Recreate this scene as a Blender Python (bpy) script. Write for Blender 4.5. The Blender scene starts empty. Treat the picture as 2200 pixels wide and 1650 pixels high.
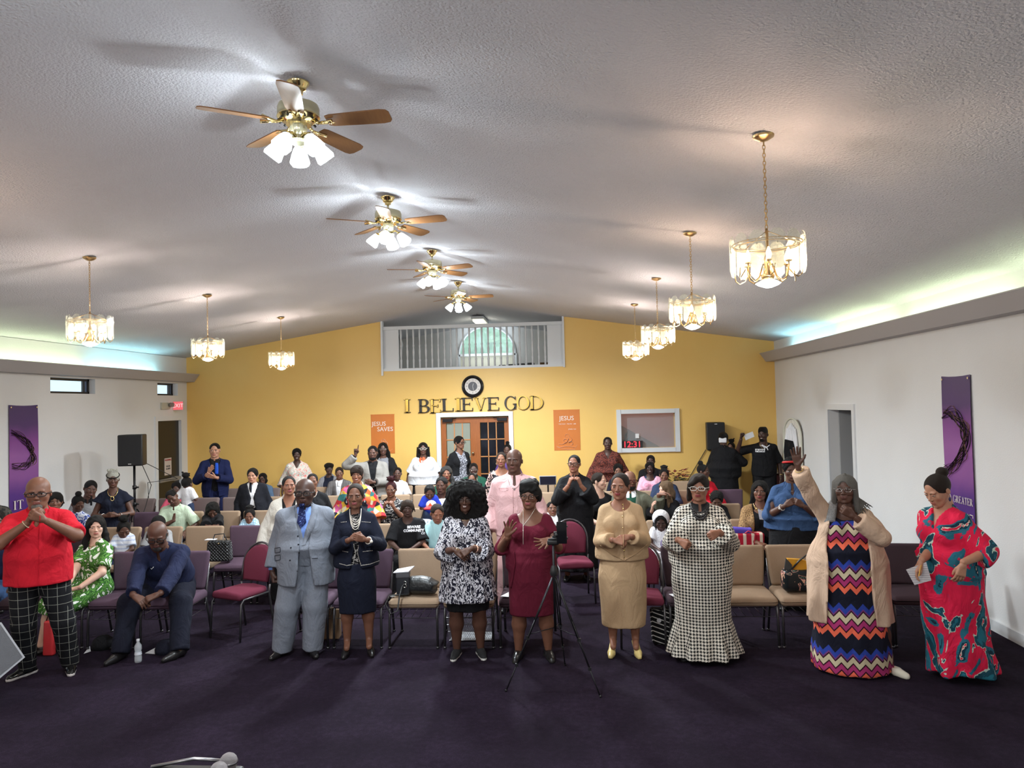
import bpy, bmesh, math, random
import numpy as np
from mathutils import Matrix, Vector

scene = bpy.context.scene
COL = scene.collection
PI = math.pi

# ---------------------------------------------------------------- camera
F = 1600.0
CAMZ = 2.37
_d = Vector((112, -40, -F)).normalized()
_u = Vector((-math.sin(0.026), math.cos(0.026), 0))
_u = (_u - _d * _u.dot(_d)).normalized()
_r = _d.cross(_u)
R_W2C = Matrix(((_r.x, _d.x, _u.x), (_r.y, _d.y, _u.y), (_r.z, _d.z, _u.z)))
R_C2W = R_W2C.transposed()
cam_data = bpy.data.cameras.new('camera')
cam_data.sensor_fit = 'HORIZONTAL'
cam_data.sensor_width = 36
cam_data.lens = F / 2200 * 36
cam_data.clip_end = 200
cam = bpy.data.objects.new('camera', cam_data)
COL.objects.link(cam)
cam.matrix_world = Matrix.Translation((0, 0, CAMZ)) @ R_C2W.to_4x4()
scene.camera = cam


def pix(px, py, Y):
 v = R_C2W @ Vector((px - 1100, -(py - 825), -F))
 t = Y / v.y
 return Vector((v.x * t, Y, CAMZ + v.z * t))


def flo(px, py):
 v = R_C2W @ Vector((px - 1100, -(py - 825), -F))
 t = -CAMZ / v.z
 return Vector((v.x * t, v.y * t, 0))


def onwall(px, py, X):
 v = R_C2W @ Vector((px - 1100, -(py - 825), -F))
 t = X / v.x
 return Vector((X, v.y * t, CAMZ + v.z * t))


# ---------------------------------------------------------------- view / world
scene.view_settings.view_transform = 'Standard'
scene.view_settings.look = 'None'
scene.view_settings.gamma = 1
scene.view_settings.use_curve_mapping = False
scene.view_settings.exposure = 0.0
scene.render.film_transparent = False
try:
 scene.cycles.use_denoising = True
 scene.cycles.use_adaptive_sampling = True
 scene.cycles.adaptive_threshold = 0.03
 scene.cycles.max_bounces = 6
 scene.cycles.diffuse_bounces = 3
 scene.cycles.glossy_bounces = 3
 scene.cycles.transmission_bounces = 4
 scene.cycles.transparent_max_bounces = 12
 scene.cycles.caustics_reflective = False
 scene.cycles.caustics_refractive = False
 scene.cycles.sample_clamp_indirect = 4
except Exception:
 pass
world = bpy.data.worlds.new('world')
scene.world = world
world.use_nodes = True
wn = world.node_tree
wn.nodes['Background'].inputs[0].default_value = (0.75, 0.88, 1.0, 1)
wn.nodes['Background'].inputs[1].default_value = 1.6

K_STAGE, K_FANUP, K_FANDN, K_CHAN, K_COVE = 50, 10, 88, 37, 6.5

# room constants
WY = 15.2
XL = pix(402, 900, WY).x
XR = pix(1668, 900, WY).x
XC = (XL + XR) / 2 - 0.05
ZE, ZR = 3.50, 4.42
Y0 = -4.0
LOFTY = 18.8


def ceilz(x):
 return ZE + (ZR - ZE) * (1 - abs(x - XC) / ((XR - XL) / 2))


def light(name, kind, loc, energy, color, size=0.1, rot=None, sy=None, spread=None):
 L = bpy.data.lights.new(name, kind)
 L.energy = energy
 L.color = color
 if kind == 'AREA':
  L.size = size
  if sy:
   L.shape = 'RECTANGLE'
   L.size_y = sy
  if spread:
   L.spread = spread
 elif kind in ('POINT', 'SPOT'):
  L.shadow_soft_size = size
 o = bpy.data.objects.new(name, L)
 o.location = loc
 if rot:
  o.rotation_euler = rot
 COL.objects.link(o)
 return o


# unseen fill lamps added behind the camera to brighten the congregation
for sx, kk in ((-5.4, 1.35), (-1.8, 1.0), (1.2, 0.8)):
 light('stage_light', 'AREA', (sx, -1.6, 3.3), K_STAGE * kk, (1.0, 0.95, 0.92), 1.2, (math.radians(58), 0, 0), 0.6)


# ---------------------------------------------------------------- materials
def S(*c):
 return tuple((x / 255 / 12.92) if x / 255 <= 0.04045 else ((x / 255 + 0.055) / 1.055) ** 2.4 for x in c)


MATS = {}


class NT:
 def __init__(s, name):
  s.m = bpy.data.materials.new(name)
  s.m.use_nodes = True
  s.t = s.m.node_tree
  s.b = s.t.nodes['Principled BSDF']

 def n(s, typ, **kw):
  nd = s.t.nodes.new(typ)
  for k, v in kw.items():
   setattr(nd, k, v)
  return nd

 def link(s, a, b):
  s.t.links.new(a, b)

 def setin(s, sock, v):
  if isinstance(v, bpy.types.NodeSocket):
   s.t.links.new(v, sock)
  elif isinstance(v, (tuple, list)) and len(v) == 3 and sock.type == 'RGBA':
   sock.default_value = (*v, 1)
  else:
   sock.default_value = v

 def math(s, op, a, b=0.0, c=None, clamp=False):
  nd = s.n('ShaderNodeMath', operation=op)
  nd.use_clamp = clamp
  s.setin(nd.inputs[0], a)
  s.setin(nd.inputs[1], b)
  if c is not None:
   s.setin(nd.inputs[2], c)
  return nd.outputs[0]

 def mix(s, f, a, b):
  nd = s.n('ShaderNodeMix', data_type='RGBA')
  s.setin(nd.inputs[0], f)
  s.setin(nd.inputs[6], a)
  s.setin(nd.inputs[7], b)
  return nd.outputs[2]

 def coord(s, kind='Object'):
  return s.n('ShaderNodeTexCoord').outputs[kind]

 def xyz(s, v=None):
  nd = s.n('ShaderNodeSeparateXYZ')
  s.link(v or s.coord(), nd.inputs[0])
  return nd.outputs

 def mapv(s, v, sc=(1, 1, 1), loc=(0, 0, 0), rot=(0, 0, 0)):
  nd = s.n('ShaderNodeMapping')
  s.link(v, nd.inputs[0])
  nd.inputs[1].default_value = loc
  nd.inputs[2].default_value = rot
  nd.inputs[3].default_value = sc
  return nd.outputs[0]

 def noise(s, scale, v=None, detail=2, rough=0.5, dist=0.0, out=0):
  nd = s.n('ShaderNodeTexNoise')
  s.link(v or s.coord(), nd.inputs['Vector'])
  nd.inputs['Scale'].default_value = scale
  nd.inputs['Detail'].default_value = detail
  nd.inputs['Roughness'].default_value = rough
  nd.inputs['Distortion'].default_value = dist
  return nd.outputs[out]

 def voro(s, scale, v=None, feature='F1', out='Distance', rnd=1.0):
  nd = s.n('ShaderNodeTexVoronoi', feature=feature)
  s.link(v or s.coord(), nd.inputs['Vector'])
  nd.inputs['Scale'].default_value = scale
  nd.inputs['Randomness'].default_value = rnd
  return nd.outputs[out]

 def ramp(s, f, stops, interp='LINEAR'):
  nd = s.n('ShaderNodeValToRGB')
  cr = nd.color_ramp
  cr.interpolation = interp
  while len(cr.elements) < len(stops):
   cr.elements.new(0.5)
  for e, (p, c) in zip(cr.elements, stops):
   e.position = p
   e.color = (*c, 1)
  s.setin(nd.inputs[0], f)
  return nd.outputs[0]

 def bump(s, h, strength=0.3, dist=0.01):
  nd = s.n('ShaderNodeBump')
  nd.inputs['Strength'].default_value = strength
  nd.inputs['Distance'].default_value = dist
  s.link(h, nd.inputs['Height'])
  s.link(nd.outputs[0], s.b.inputs['Normal'])

 def fin(s, col=None, rough=0.8, metal=0.0, **kw):
  if col is not None:
   s.setin(s.b.inputs['Base Color'], col)
  s.setin(s.b.inputs['Roughness'], rough)
  s.b.inputs['Metallic'].default_value = metal
  for k, v in kw.items():
   s.setin(s.b.inputs[k], v)
  return s.m


def plain(name, col, rough=0.8, metal=0.0, bump=None, vary=0.0, **kw):
 if name in MATS:
  return MATS[name]
 t = NT(name)
 c = col
 if vary:
  n = t.noise(9, detail=4)
  c = t.mix(n, tuple(x * (1 - vary) for x in col), tuple(min(1, x * (1 + vary)) for x in col))
 if bump:
  t.bump(t.noise(bump[0], detail=3), bump[1], bump[2] if len(bump) > 2 else 0.01)
 MATS[name] = t.fin(c, rough, metal, **kw)
 return MATS[name]


def cloth(name, col, folds=0.5, rough=0.9, weave=0.0, col2=None):
 """woven fabric: colour, soft creases and a fine grain"""
 if name in MATS:
  return MATS[name]
 t = NT(name)
 co = t.coord()
 c = col
 if isinstance(col, tuple):
  n = t.noise(240, co, 2)
  c = t.mix(n, tuple(x * 0.82 for x in col), tuple(min(1, x * 1.18) for x in col))
 a = t.noise(5.5, t.mapv(co, (1.2, 1.2, 0.75), rot=(0.3, 0.5, 0)), 3, 0.55, 1.2)
 t.bump(a, folds, 0.05)
 MATS[name] = t.fin(c, rough, 0.0, **{'Specular IOR Level': 0.25})
 return MATS[name]


def patmat(name, fn, folds=0.4, rough=0.85):
 """fabric whose printed pattern is computed by fn(t) -> colour socket"""
 if name in MATS:
  return MATS[name]
 t = NT(name)
 c = fn(t)
 t.bump(t.noise(5.5, t.mapv(t.coord(), (1.2, 1.2, 0.75), rot=(0.3, 0.5, 0)), 3, 0.55, 1.2), folds, 0.05)
 MATS[name] = t.fin(c, rough, 0.0, **{'Specular IOR Level': 0.25})
 return MATS[name]


def uv2(t):
 """pattern coordinates that run across the front and round the sides"""
 x, y, z = t.xyz()
 nx, ny, nz = t.xyz(t.coord('Normal'))
 ax, ay, az = [t.math('ABSOLUTE', q) for q in (nx, ny, nz)]
 side = t.math('GREATER_THAN', ax, ay)
 u = t.math('ADD', t.math('MULTIPLY', side, y), t.math('MULTIPLY', t.math('SUBTRACT', 1.0, side), x))
 flat = t.math('GREATER_THAN', az, t.math('MAXIMUM', ax, ay))
 v = t.math('ADD', t.math('MULTIPLY', flat, y), t.math('MULTIPLY', t.math('SUBTRACT', 1.0, flat), z))
 return u, v


def emis(name, col, strength):
 if name in MATS:
  return MATS[name]
 t = NT(name)
 MATS[name] = t.fin((0.02, 0.02, 0.02), 0.5, 0, **{'Emission Color': (*col, 1), 'Emission Strength': strength})
 return MATS[name]


# ---------------------------------------------------------------- mesh tools
def smooth(me, on=True):
 me.polygons.foreach_set('use_smooth', [bool(on)] * len(me.polygons))


def mkmesh(name, V, Fc, mats, mi=None, sm=True):
 me = bpy.data.meshes.new(name)
 V = np.asarray(V, dtype=np.float32).reshape(-1, 3)
 if isinstance(Fc, np.ndarray) and Fc.ndim == 2:
  n, k = Fc.shape
  me.vertices.add(len(V))
  me.vertices.foreach_set('co', V.ravel())
  me.loops.add(n * k)
  me.loops.foreach_set('vertex_index', Fc.ravel().astype(np.int32))
  me.polygons.add(n)
  me.polygons.foreach_set('loop_start', np.arange(0, n * k, k, dtype=np.int32))
  me.polygons.foreach_set('loop_total', np.full(n, k, dtype=np.int32))
  me.update(calc_edges=True)
  me.validate()
 else:
  me.from_pydata([tuple(map(float, v)) for v in V], [], [tuple(map(int, f)) for f in Fc])
 for m in (mats if isinstance(mats, (list, tuple)) else [mats]):
  me.materials.append(m)
 if mi is not None:
  me.polygons.foreach_set('material_index', np.asarray(mi, dtype=np.int32))
 smooth(me, sm)
 me.update()
 return me


def link(name, data, parent=None, loc=None, rot=None, label=None, cat=None, group=None, kind=None):
 o = bpy.data.objects.new(name, data)
 COL.objects.link(o)
 if parent is not None:
  o.parent = parent
 if loc is not None:
  o.location = loc
 if rot is not None:
  o.rotation_euler = rot
 if label:
  o['label'] = label
 if cat:
  o['category'] = cat
 if group:
  o['group'] = group
 if kind:
  o['kind'] = kind
 return o


def empty(name, loc=(0, 0, 0), rz=0, **kw):
 o = link(name, None, None, loc, (0, 0, rz), **kw)
 o.empty_display_size = 0.1
 return o


class MB:
 """collects shapes into one mesh"""

 def __init__(s):
  s.V, s.F, s.I = [], [], []

 def add(s, V, Fc, mi=0):
  o = len(s.V)
  s.V += [tuple(v) for v in V]
  s.F += [tuple(i + o for i in f) for f in Fc]
  s.I += [mi] * len(Fc)
  return s

 def box(s, c, d, mi=0, rot=None):
  x, y, z = d[0] / 2, d[1] / 2, d[2] / 2
  V = [Vector((a * x, b * y, e * z)) for a in (-1, 1) for b in (-1, 1) for e in (-1, 1)]
  if rot is not None:
   V = [rot @ v for v in V]
  V = [v + Vector(c) for v in V]
  return s.add(V, [(0, 1, 3, 2), (4, 6, 7, 5), (0, 4, 5, 1), (2, 3, 7, 6), (0, 2, 6, 4), (1, 5, 7, 3)], mi)

 def rbox(s, c, d, r, mi=0, n=3, deform=None, rot=None):
  """box with rounded edges"""
  h = [max(x / 2 - r, 0.0001) for x in d]
  g = []
  for e in h:
   k = [-1 + 2 * i / n * 0 for i in range(0)]
   g.append(None)
  pts = {}
  V, Fc = [], []

  def vid(p):
   k = (round(p[0], 5), round(p[1], 5), round(p[2], 5))
   if k not in pts:
    pts[k] = len(V)
    V.append(p)
   return pts[k]
  m = n
  ts = [-1.0] + [(-1 + 0.5 * (i + 1) / m) for i in range(m - 1)] + [-0.5, 0.0, 0.5] + [0.5 + 0.5 * (i + 1) / m for i in range(m - 1)] + [1.0]
  for ax in range(3):
   for sg in (-1, 1):
    u, v = (ax + 1) % 3, (ax + 2) % 3
    idx = []
    for a in ts:
     row = []
     for b in ts:
      q = [0, 0, 0]
      q[ax] = sg
      q[u] = a
      q[v] = b
      # inner point + spherical corner
      inn, out = [0] * 3, [0] * 3
      for i in range(3):
       t = q[i]
       if abs(t) <= 0.5:
        inn[i] = t * 2 * h[i]
        out[i] = 0
       else:
        inn[i] = math.copysign(h[i], t)
        out[i] = math.copysign(math.tan((abs(t) - 0.5) * 2 * PI / 4), t)
      L = math.sqrt(sum(o * o for o in out)) or 1
      row.append(vid(tuple(inn[i] + r * out[i] / L for i in range(3))))
     idx.append(row)
    for i in range(len(ts) - 1):
     for j in range(len(ts) - 1):
      f = (idx[i][j], idx[i + 1][j], idx[i + 1][j + 1], idx[i][j + 1])
      if len(set(f)) < 3:
       continue
      Fc.append(f if sg > 0 else f[::-1])
  Fc = [tuple(dict.fromkeys(f)) for f in Fc]
  V = [Vector(p) for p in V]
  if deform:
   V = [Vector(deform(v)) for v in V]
  if rot is not None:
   V = [rot @ v for v in V]
  V = [v + Vector(c) for v in V]
  return s.add(V, Fc, mi)

 def tube(s, pts, r, n=6, mi=0, closed=False, ry=None):
  pts = [Vector(p) for p in pts]
  m = len(pts)
  rr = r if isinstance(r, (list, tuple)) else [r] * m
  V, Fc = [], []
  prev = None
  for i, p in enumerate(pts):
   if closed:
    t = pts[(i + 1) % m] - pts[i - 1]
   else:
    t = pts[min(i + 1, m - 1)] - pts[max(i - 1, 0)]
   t.normalize()
   if prev is None:
    a = Vector((0, 0, 1)) if abs(t.z) < 0.9 else Vector((1, 0, 0))
    u = t.cross(a).normalized()
   else:
    u = (prev - t * prev.dot(t)).normalized()
   prev = u
   w = t.cross(u)
   for k in range(n):
    A = 2 * PI * k / n
    V.append(p + u * math.cos(A) * rr[i] + w * math.sin(A) * (rr[i] if ry is None else ry))
  for i in range(m if closed else m - 1):
   j = (i + 1) % m
   for k in range(n):
    l = (k + 1) % n
    Fc.append((i * n + k, i * n + l, j * n + l, j * n + k))
  if not closed:
   Fc.append(tuple(range(n))[::-1])
   Fc.append(tuple((m - 1) * n + k for k in range(n)))
  return s.add(V, Fc, mi)

 def lathe(s, prof, c=(0, 0, 0), n=16, mi=0, M=None, a0=0.0, cap=True):
  V, Fc = [], []
  for (r, z) in prof:
   for k in range(n):
    A = a0 + 2 * PI * k / n
    v = Vector((r * math.cos(A), r * math.sin(A), z))
    V.append((M @ v if M is not None else v) + Vector(c))
  for i in range(len(prof) - 1):
   for k in range(n):
    l = (k + 1) % n
    Fc.append((i * n + k, i * n + l, (i + 1) * n + l, (i + 1) * n + k))
  if cap:
   Fc.append(tuple(range(n))[::-1])
   Fc.append(tuple((len(prof) - 1) * n + k for k in range(n)))
  return s.add(V, Fc, mi)

 def prism(s, poly, y0, y1, mi=0, M=None):
  """polygon in x,z extruded along y"""
  n = len(poly)
  V = [Vector((a, y0, b)) for a, b in poly] + [Vector((a, y1, b)) for a, b in poly]
  if M is not None:
   V = [M @ v for v in V]
  Fc = [tuple(range(n)), tuple(range(2 * n - 1, n - 1, -1))]
  for i in range(n):
   j = (i + 1) % n
   Fc.append((j, i, i + n, j + n))
  return s.add(V, Fc, mi)

 def ball(s, c, r, n=10, mi=0):
  r3 = r if isinstance(r, (tuple, list)) else (r, r, r)
  V, Fc = [], []
  m = max(4, n // 2)
  for i in range(m + 1):
   t = PI * i / m
   for k in range(n):
    A = 2 * PI * k / n
    V.append((c[0] + r3[0] * math.sin(t) * math.cos(A), c[1] + r3[1] * math.sin(t) * math.sin(A), c[2] + r3[2] * math.cos(t)))
  for i in range(m):
   for k in range(n):
    l = (k + 1) % n
    Fc.append((i * n + k, (i + 1) * n + k, (i + 1) * n + l, i * n + l))
  return s.add(V, Fc, mi)

 def mesh(s, name, mats, sm=False):
  me = mkmesh(name, s.V, s.F, mats, s.I, sm)
  bm_ = bmesh.new()
  bm_.from_mesh(me)
  bmesh.ops.recalc_face_normals(bm_, faces=bm_.faces)
  bm_.to_mesh(me)
  bm_.free()
  return me

 def obj(s, name, mats, parent=None, sm=False, **kw):
  me = s.mesh(name, mats, sm)
  if sm == 'auto':
   smooth(me, True)
   try:
    me.set_sharp_from_angle(angle=math.radians(40))
   except Exception:
    pass
  return link(name, me, parent, **kw)


def copy_tree(o, parent=None):
 c = o.copy()
 COL.objects.link(c)
 if parent is not None:
  c.parent = parent
  c.matrix_parent_inverse = o.matrix_parent_inverse
 for ch in list(o.children):
  copy_tree(ch, c)
 return c


def text(name, body, size, mat, parent, loc, rot, depth=0.002, align='CENTER', sx=1.0, bold=0.0, **kw):
 cu = bpy.data.curves.new(name, 'FONT')
 cu.body = body
 cu.size = size
 cu.align_x = align
 cu.align_y = 'CENTER'
 cu.extrude = depth
 cu.offset = bold
 cu.resolution_u = 3
 tmp = bpy.data.objects.new('tmp', cu)
 COL.objects.link(tmp)
 dg = bpy.context.evaluated_depsgraph_get()
 me = bpy.data.meshes.new_from_object(tmp.evaluated_get(dg))
 bpy.data.objects.remove(tmp)
 me.name = name
 me.materials.clear()
 me.materials.append(mat)
 o = link(name, me, parent, loc, rot, **kw)
 o.scale = (sx, 1, 1)
 return o

# ---------------------------------------------------------------- room materials
def _wallmat():
 t = NT('white_wall_paint')
 n = t.noise(1.3, detail=3)
 c = t.mix(n, S(222, 221, 220), S(230, 230, 230))
 t.bump(t.noise(70, detail=3), 0.18, 0.01)
 return t.fin(c, 0.75)


def _yellow():
 t = NT('golden_yellow_wall_paint')
 n = t.noise(0.8, detail=4, rough=0.6)
 c = t.mix(n, S(236, 188, 98), S(242, 202, 120))
 t.bump(t.noise(55, detail=3), 0.15, 0.01)
 return t.fin(c, 0.42)


def _ceil():
 t = NT('textured_ceiling_plaster')
 co = t.coord('Generated')
 x, y, z = t.xyz()
 n = t.noise(75, detail=3, rough=0.65)
 v = t.voro(70, feature='SMOOTH_F1')
 h = t.math('ADD', n, t.math('MULTIPLY', v, -0.8))
 c = t.mix(t.noise(2.0, detail=2), S(222, 220, 226), S(228, 226, 232))
 t.bump(h, 0.75, 0.022)
 return t.fin(c, 0.85)


def _carpet():
 t = NT('dark_purple_carpet')
 n1 = t.noise(1.6, detail=5, rough=0.65)
 n2 = t.noise(130, detail=3, rough=0.7)
 n3 = t.noise(22, detail=4, rough=0.7)
 f = t.math('ADD', t.math('MULTIPLY', n1, 0.35), t.math('ADD', t.math('MULTIPLY', n2, 0.35), t.math('MULTIPLY', n3, 0.3)))
 c = t.ramp(f, [(0.36, S(23, 16, 26)), (0.5, S(34, 25, 38)), (0.64, S(50, 39, 56))])
 t.bump(n2, 0.6, 0.02)
 return t.fin(c, 0.96, **{'Specular IOR Level': 0.1})


def _wood(name, a, b, sc=(3, 3, 22), rough=0.35):
 t = NT(name)
 v = t.mapv(t.coord(), (sc[2], sc[1], sc[0]))
 n = t.noise(1.5, v, 4, 0.6, 1.5)
 return t.fin(t.mix(n, a, b), rough)


WHITE = _wallmat()
YEL = _yellow()
CEIL = _ceil()
CARPET = _carpet()
TRIM = plain('white_gloss_trim', S(222, 224, 226), 0.4)
SOFF = plain('soffit_paint', S(180, 176, 176), 0.6)
BLACK = plain('black_plastic', (0.012, 0.012, 0.013), 0.45, bump=(300, 0.1))
BLKMET = plain('black_metal', (0.015, 0.015, 0.017), 0.35, 0.6)
CHROME = plain('steel_metal', (0.45, 0.45, 0.47), 0.3, 1.0)
BRASS = plain('polished_brass', (0.83, 0.66, 0.32), 0.16, 1.0)
CREAMB = plain('pale_brass_enamel', (0.70, 0.66, 0.45), 0.22, 0.75)
WOODB = _wood('fan_blade_wood', S(150, 104, 62), S(116, 76, 44))
WOODD = _wood('oak_door_wood', S(176, 104, 52), S(130, 70, 34))
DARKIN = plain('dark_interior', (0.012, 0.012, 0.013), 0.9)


def glassmat(name, tint=(1, 1, 1), op=0.12, rough=0.05, emit=None):
 t = NT(name)
 tr = t.n('ShaderNodeBsdfTransparent')
 tr.inputs[0].default_value = (*tint, 1)
 mx = t.n('ShaderNodeMixShader')
 mx.inputs[0].default_value = op
 out = t.t.nodes['Material Output']
 t.link(tr.outputs[0], mx.inputs[1])
 t.link(t.b.outputs[0], mx.inputs[2])
 t.link(mx.outputs[0], out.inputs[0])
 t.fin(tint, rough, 0.0, **{'Specular IOR Level': 0.9})
 return t.m


PANE = glassmat('window_glass', (0.9, 0.97, 1.0), 0.12)
CRYST = glassmat('bevelled_glass', (0.97, 0.98, 0.93), 0.2, 0.06)


# ---------------------------------------------------------------- shell
def wallgrid(name, along, fixed, a0, a1, z0, ztop, holes, th, mat, splits=(), **kw):
 """wall in the plane x=fixed (along='y') or y=fixed (along='x'); thickness th away from the room"""
 As = sorted(set([a0, a1] + [h[0] for h in holes] + [h[1] for h in holes] + list(splits)))
 Zs = sorted(set([z0] + [h[2] for h in holes] + [h[3] for h in holes if h[3] < 90]))
 m = MB()
 for i in range(len(As) - 1):
  p, q = As[i], As[i + 1]
  mid = (p + q) / 2
  for j in range(len(Zs)):
   lo = Zs[j]
   hi = Zs[j + 1] if j + 1 < len(Zs) else None
   zm = lo + 0.001 if hi is None else (lo + hi) / 2
   if any(h[0] < mid < h[1] and h[2] < zm < h[3] for h in holes):
    continue
   tp, tq = (hi, hi) if hi is not None else (ztop(p), ztop(q))
   poly = [(p, lo), (q, lo), (q, tq), (p, tp)]
   if along == 'x':
    m.prism(poly, fixed, fixed + th)
   else:
    M = Matrix(((0, 1, 0), (1, 0, 0), (0, 0, 1)))
    m.prism(poly, fixed, fixed + th, M=M)
 return m.obj(name, mat, kind='structure', **kw)


m = MB()
m.box(((XL + XR) / 2, (Y0 + WY + 4) / 2, -0.05), (XR - XL + 1, WY + 4 - Y0 + 0.4, 0.1))
floor = m.obj('floor', CARPET, kind='structure', label='dark purple carpet floor')
m = MB()
zc = [(XL - 0.2, ceilz(XL) - 0.03), (XC, ZR), (XR + 0.2, ceilz(XR) - 0.03)]
m.prism([zc[0], zc[1], (zc[1][0], zc[1][1] + 0.1), (zc[0][0], zc[0][1] + 0.1)], Y0, LOFTY + 0.2)
m.prism([zc[1], zc[2], (zc[2][0], zc[2][1] + 0.1), (zc[1][0], zc[1][1] + 0.1)], Y0, LOFTY + 0.2)
m.obj('ceiling', CEIL, kind='structure')

# left wall: door_1 and two small windows
w1a, w1b = onwall(108, 810, XL), onwall(203, 849, XL)
w2a, w2b = onwall(338, 822, XL), onwall(381, 850, XL)
LW1 = (w1a.y, w1b.y + 0.02, w1b.z + 0.02, w1a.z)
LW2 = (w2a.y, w2b.y + 0.02, w2b.z, w2a.z)
ld0, ld1 = onwall(337, 905, XL), onwall(387, 905, XL)
LD = (ld0.y, ld1.y, 0.0, ld0.z)
wallgrid('wall_left', 'y', XL, Y0, WY, 0, lambda a: ZE, [LW1, LW2, LD], -0.2, WHITE)
rd0, rd1 = onwall(1832, 880, XR), onwall(1781, 880, XR)
RD = (rd0.y, rd1.y, 0.0, rd1.z)
wallgrid('wall_right', 'y', XR, Y0, WY, 0, lambda a: ZE, [RD], 0.2, WHITE)
# back wall
dd0, dd1 = pix(947, 905, WY), pix(1093, 903, WY)
DD = (dd0.x, dd1.x, 0.0, 2.13)
bw0, bw1 = pix(1333, 889, WY), pix(1452, 961, WY)
BWH = (bw0.x, bw1.x, bw1.z, bw0.z)
lo0, lo1 = pix(820, 797, WY), pix(1214, 786, WY)
LO = (lo0.x, lo1.x, (lo0.z + lo1.z) / 2, 99)
wallgrid('wall_back', 'x', WY, XL - 0.2, XR + 0.2, 0, ceilz, [DD, BWH, LO], 0.2, YEL, splits=[XC])
wallgrid('wall_front', 'x', Y0, XL - 0.2, XR + 0.2, 0, ceilz, [], -0.2, WHITE, splits=[XC])

# rooms behind the back wall
m = MB()
sy = WY + 0.2
m.box((LO[0] - 0.55, (sy + LOFTY) / 2, 3.6), (0.1, LOFTY - sy, 2.2))
m.box((LO[1] + 0.35, (sy + LOFTY) / 2, 3.6), (0.1, LOFTY - sy, 2.2))
m.obj('wall_loft', WHITE, kind='structure')
MB().box(((LO[0] + LO[1]) / 2, (sy + LOFTY) / 2, LO[2] - 0.22), (LO[1] - LO[0] + 1.4, LOFTY - sy + 0.2, 0.1)).obj('floor_loft', TRIM, kind='structure')
# arched loft window: wall with arched hole
ac = pix(1047, 762, LOFTY)
AR = 0.72
m = MB()
zt = 4.5
arc = [(ac.x + AR * math.cos(a), ac.z + AR * math.sin(a)) for a in [PI - PI * k / 18 for k in range(19)]]
hz = ac.z - 0.34
x0, x1 = LO[0] - 0.6, LO[1] + 0.4
m.prism([(x0, 2.6), (x1, 2.6), (x1, hz), (x0, hz)], LOFTY, LOFTY + 0.12)
m.prism([(x0, hz), (arc[0][0], hz), arc[0], (x0, ac.z)], LOFTY, LOFTY + 0.12)
m.prism([(arc[-1][0], hz), (x1, hz), (x1, ac.z), arc[-1]], LOFTY, LOFTY + 0.12)
for i in range(18):
 a, b = arc[i], arc[i + 1]
 m.prism([a, b, (b[0], 4.46), (a[0], 4.46)], LOFTY, LOFTY + 0.12)
m.prism([(x0, ac.z), arc[0], (arc[0][0], 4.46), (x0, 4.46)], LOFTY, LOFTY + 0.12)
m.prism([arc[-1], (x1, ac.z), (x1, 4.46), (arc[-1][0], 4.46)], LOFTY, LOFTY + 0.12)
m.obj('wall_loft_back', WHITE, kind='structure')
w = empty('window_3', (ac.x, LOFTY, ac.z), kind='structure', label='white arched window in the loft')
m = MB()
pl = [(AR * math.cos(a), -0.02, AR * math.sin(a)) for a in [PI * k / 18 for k in range(19)]]
m.tube(pl, 0.03, 6)
m.box((0, -0.02, 0), (2 * AR, 0.07, 0.06))
m.box((-AR, -0.02, -0.17), (0.06, 0.07, 0.36))
m.box((AR, -0.02, -0.17), (0.06, 0.07, 0.36))
m.obj('window_frame', TRIM, w)
m = MB()
m.prism([(AR * math.cos(PI * k / 18), AR * math.sin(PI * k / 18)) for k in range(19)], 0.04, 0.05)
m.obj('pane', PANE, w)
MB().box((0, 0.06, -0.17), (2 * AR, 0.02, 0.34)).obj('infill_panel', plain('cream_panel', S(214, 208, 190), 0.6), w)
# greenery and sky seen outside are simple lit surroundings
t = NT('outdoor_foliage')
t.fin(t.ramp(t.noise(2.2, detail=5, rough=0.7), [(0.35, S(90, 130, 90)), (0.5, S(170, 200, 150)), (0.65, S(214, 226, 200))]), 0.9)
FOLI = t.m
m = MB()
rnd = random.Random(3)
for k in range(16):
 m.ball((ac.x - 6 + rnd.uniform(0, 5.8), LOFTY + 9 + rnd.uniform(-1, 1), rnd.uniform(2.6, 4.6)), rnd.uniform(0.9, 1.5), 8)
m.tube([(ac.x - 3, LOFTY + 9, -0.05), (ac.x - 3, LOFTY + 9, 3.0)], 0.2, 8)
MB().box((ac.x, LOFTY + 8, -0.1), (40, 14, 0.1)).obj('ground', plain('outdoor_grass', S(90, 110, 70), 0.9), kind='structure')
m.obj('tree', FOLI, label='pale green tree outside the arched loft window', cat='tree', sm=True)
light('loft_daylight', 'AREA', (ac.x, LOFTY - 0.3, ac.z + 0.2), 7, (0.8, 0.93, 1.0), 1.2, (math.radians(90), 0, 0), 0.9)

# lobby behind the double door
m = MB()
m.box((DD[0] - 0.8, sy + 1.6, 1.3), (0.1, 3.2, 2.6))
m.box((DD[1] + 0.5, sy + 1.6, 1.3), (0.1, 3.2, 2.6))
m.box(((DD[0] + DD[1]) / 2, sy + 3.2, 1.3), (3.2, 0.1, 2.6))
m.box(((DD[0] + DD[1]) / 2, sy + 1.6, 2.6), (3.2, 3.3, 0.1))
m.obj('wall_lobby', plain('lobby_wall', S(196, 190, 130), 0.7), kind='structure')
MB().box((DD[0] + 0.95, sy + 2.2, 1.1), (0.5, 0.4, 2.2)).obj('lobby_partition', plain('olive_partition', S(120, 116, 70), 0.7), label='olive lobby partition behind the double door glass', cat='partition')
light('lobby_light', 'POINT', (DD[0] + 0.2, sy + 1.2, 2.3), 9, (1.0, 0.95, 0.7), 0.15)
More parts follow.
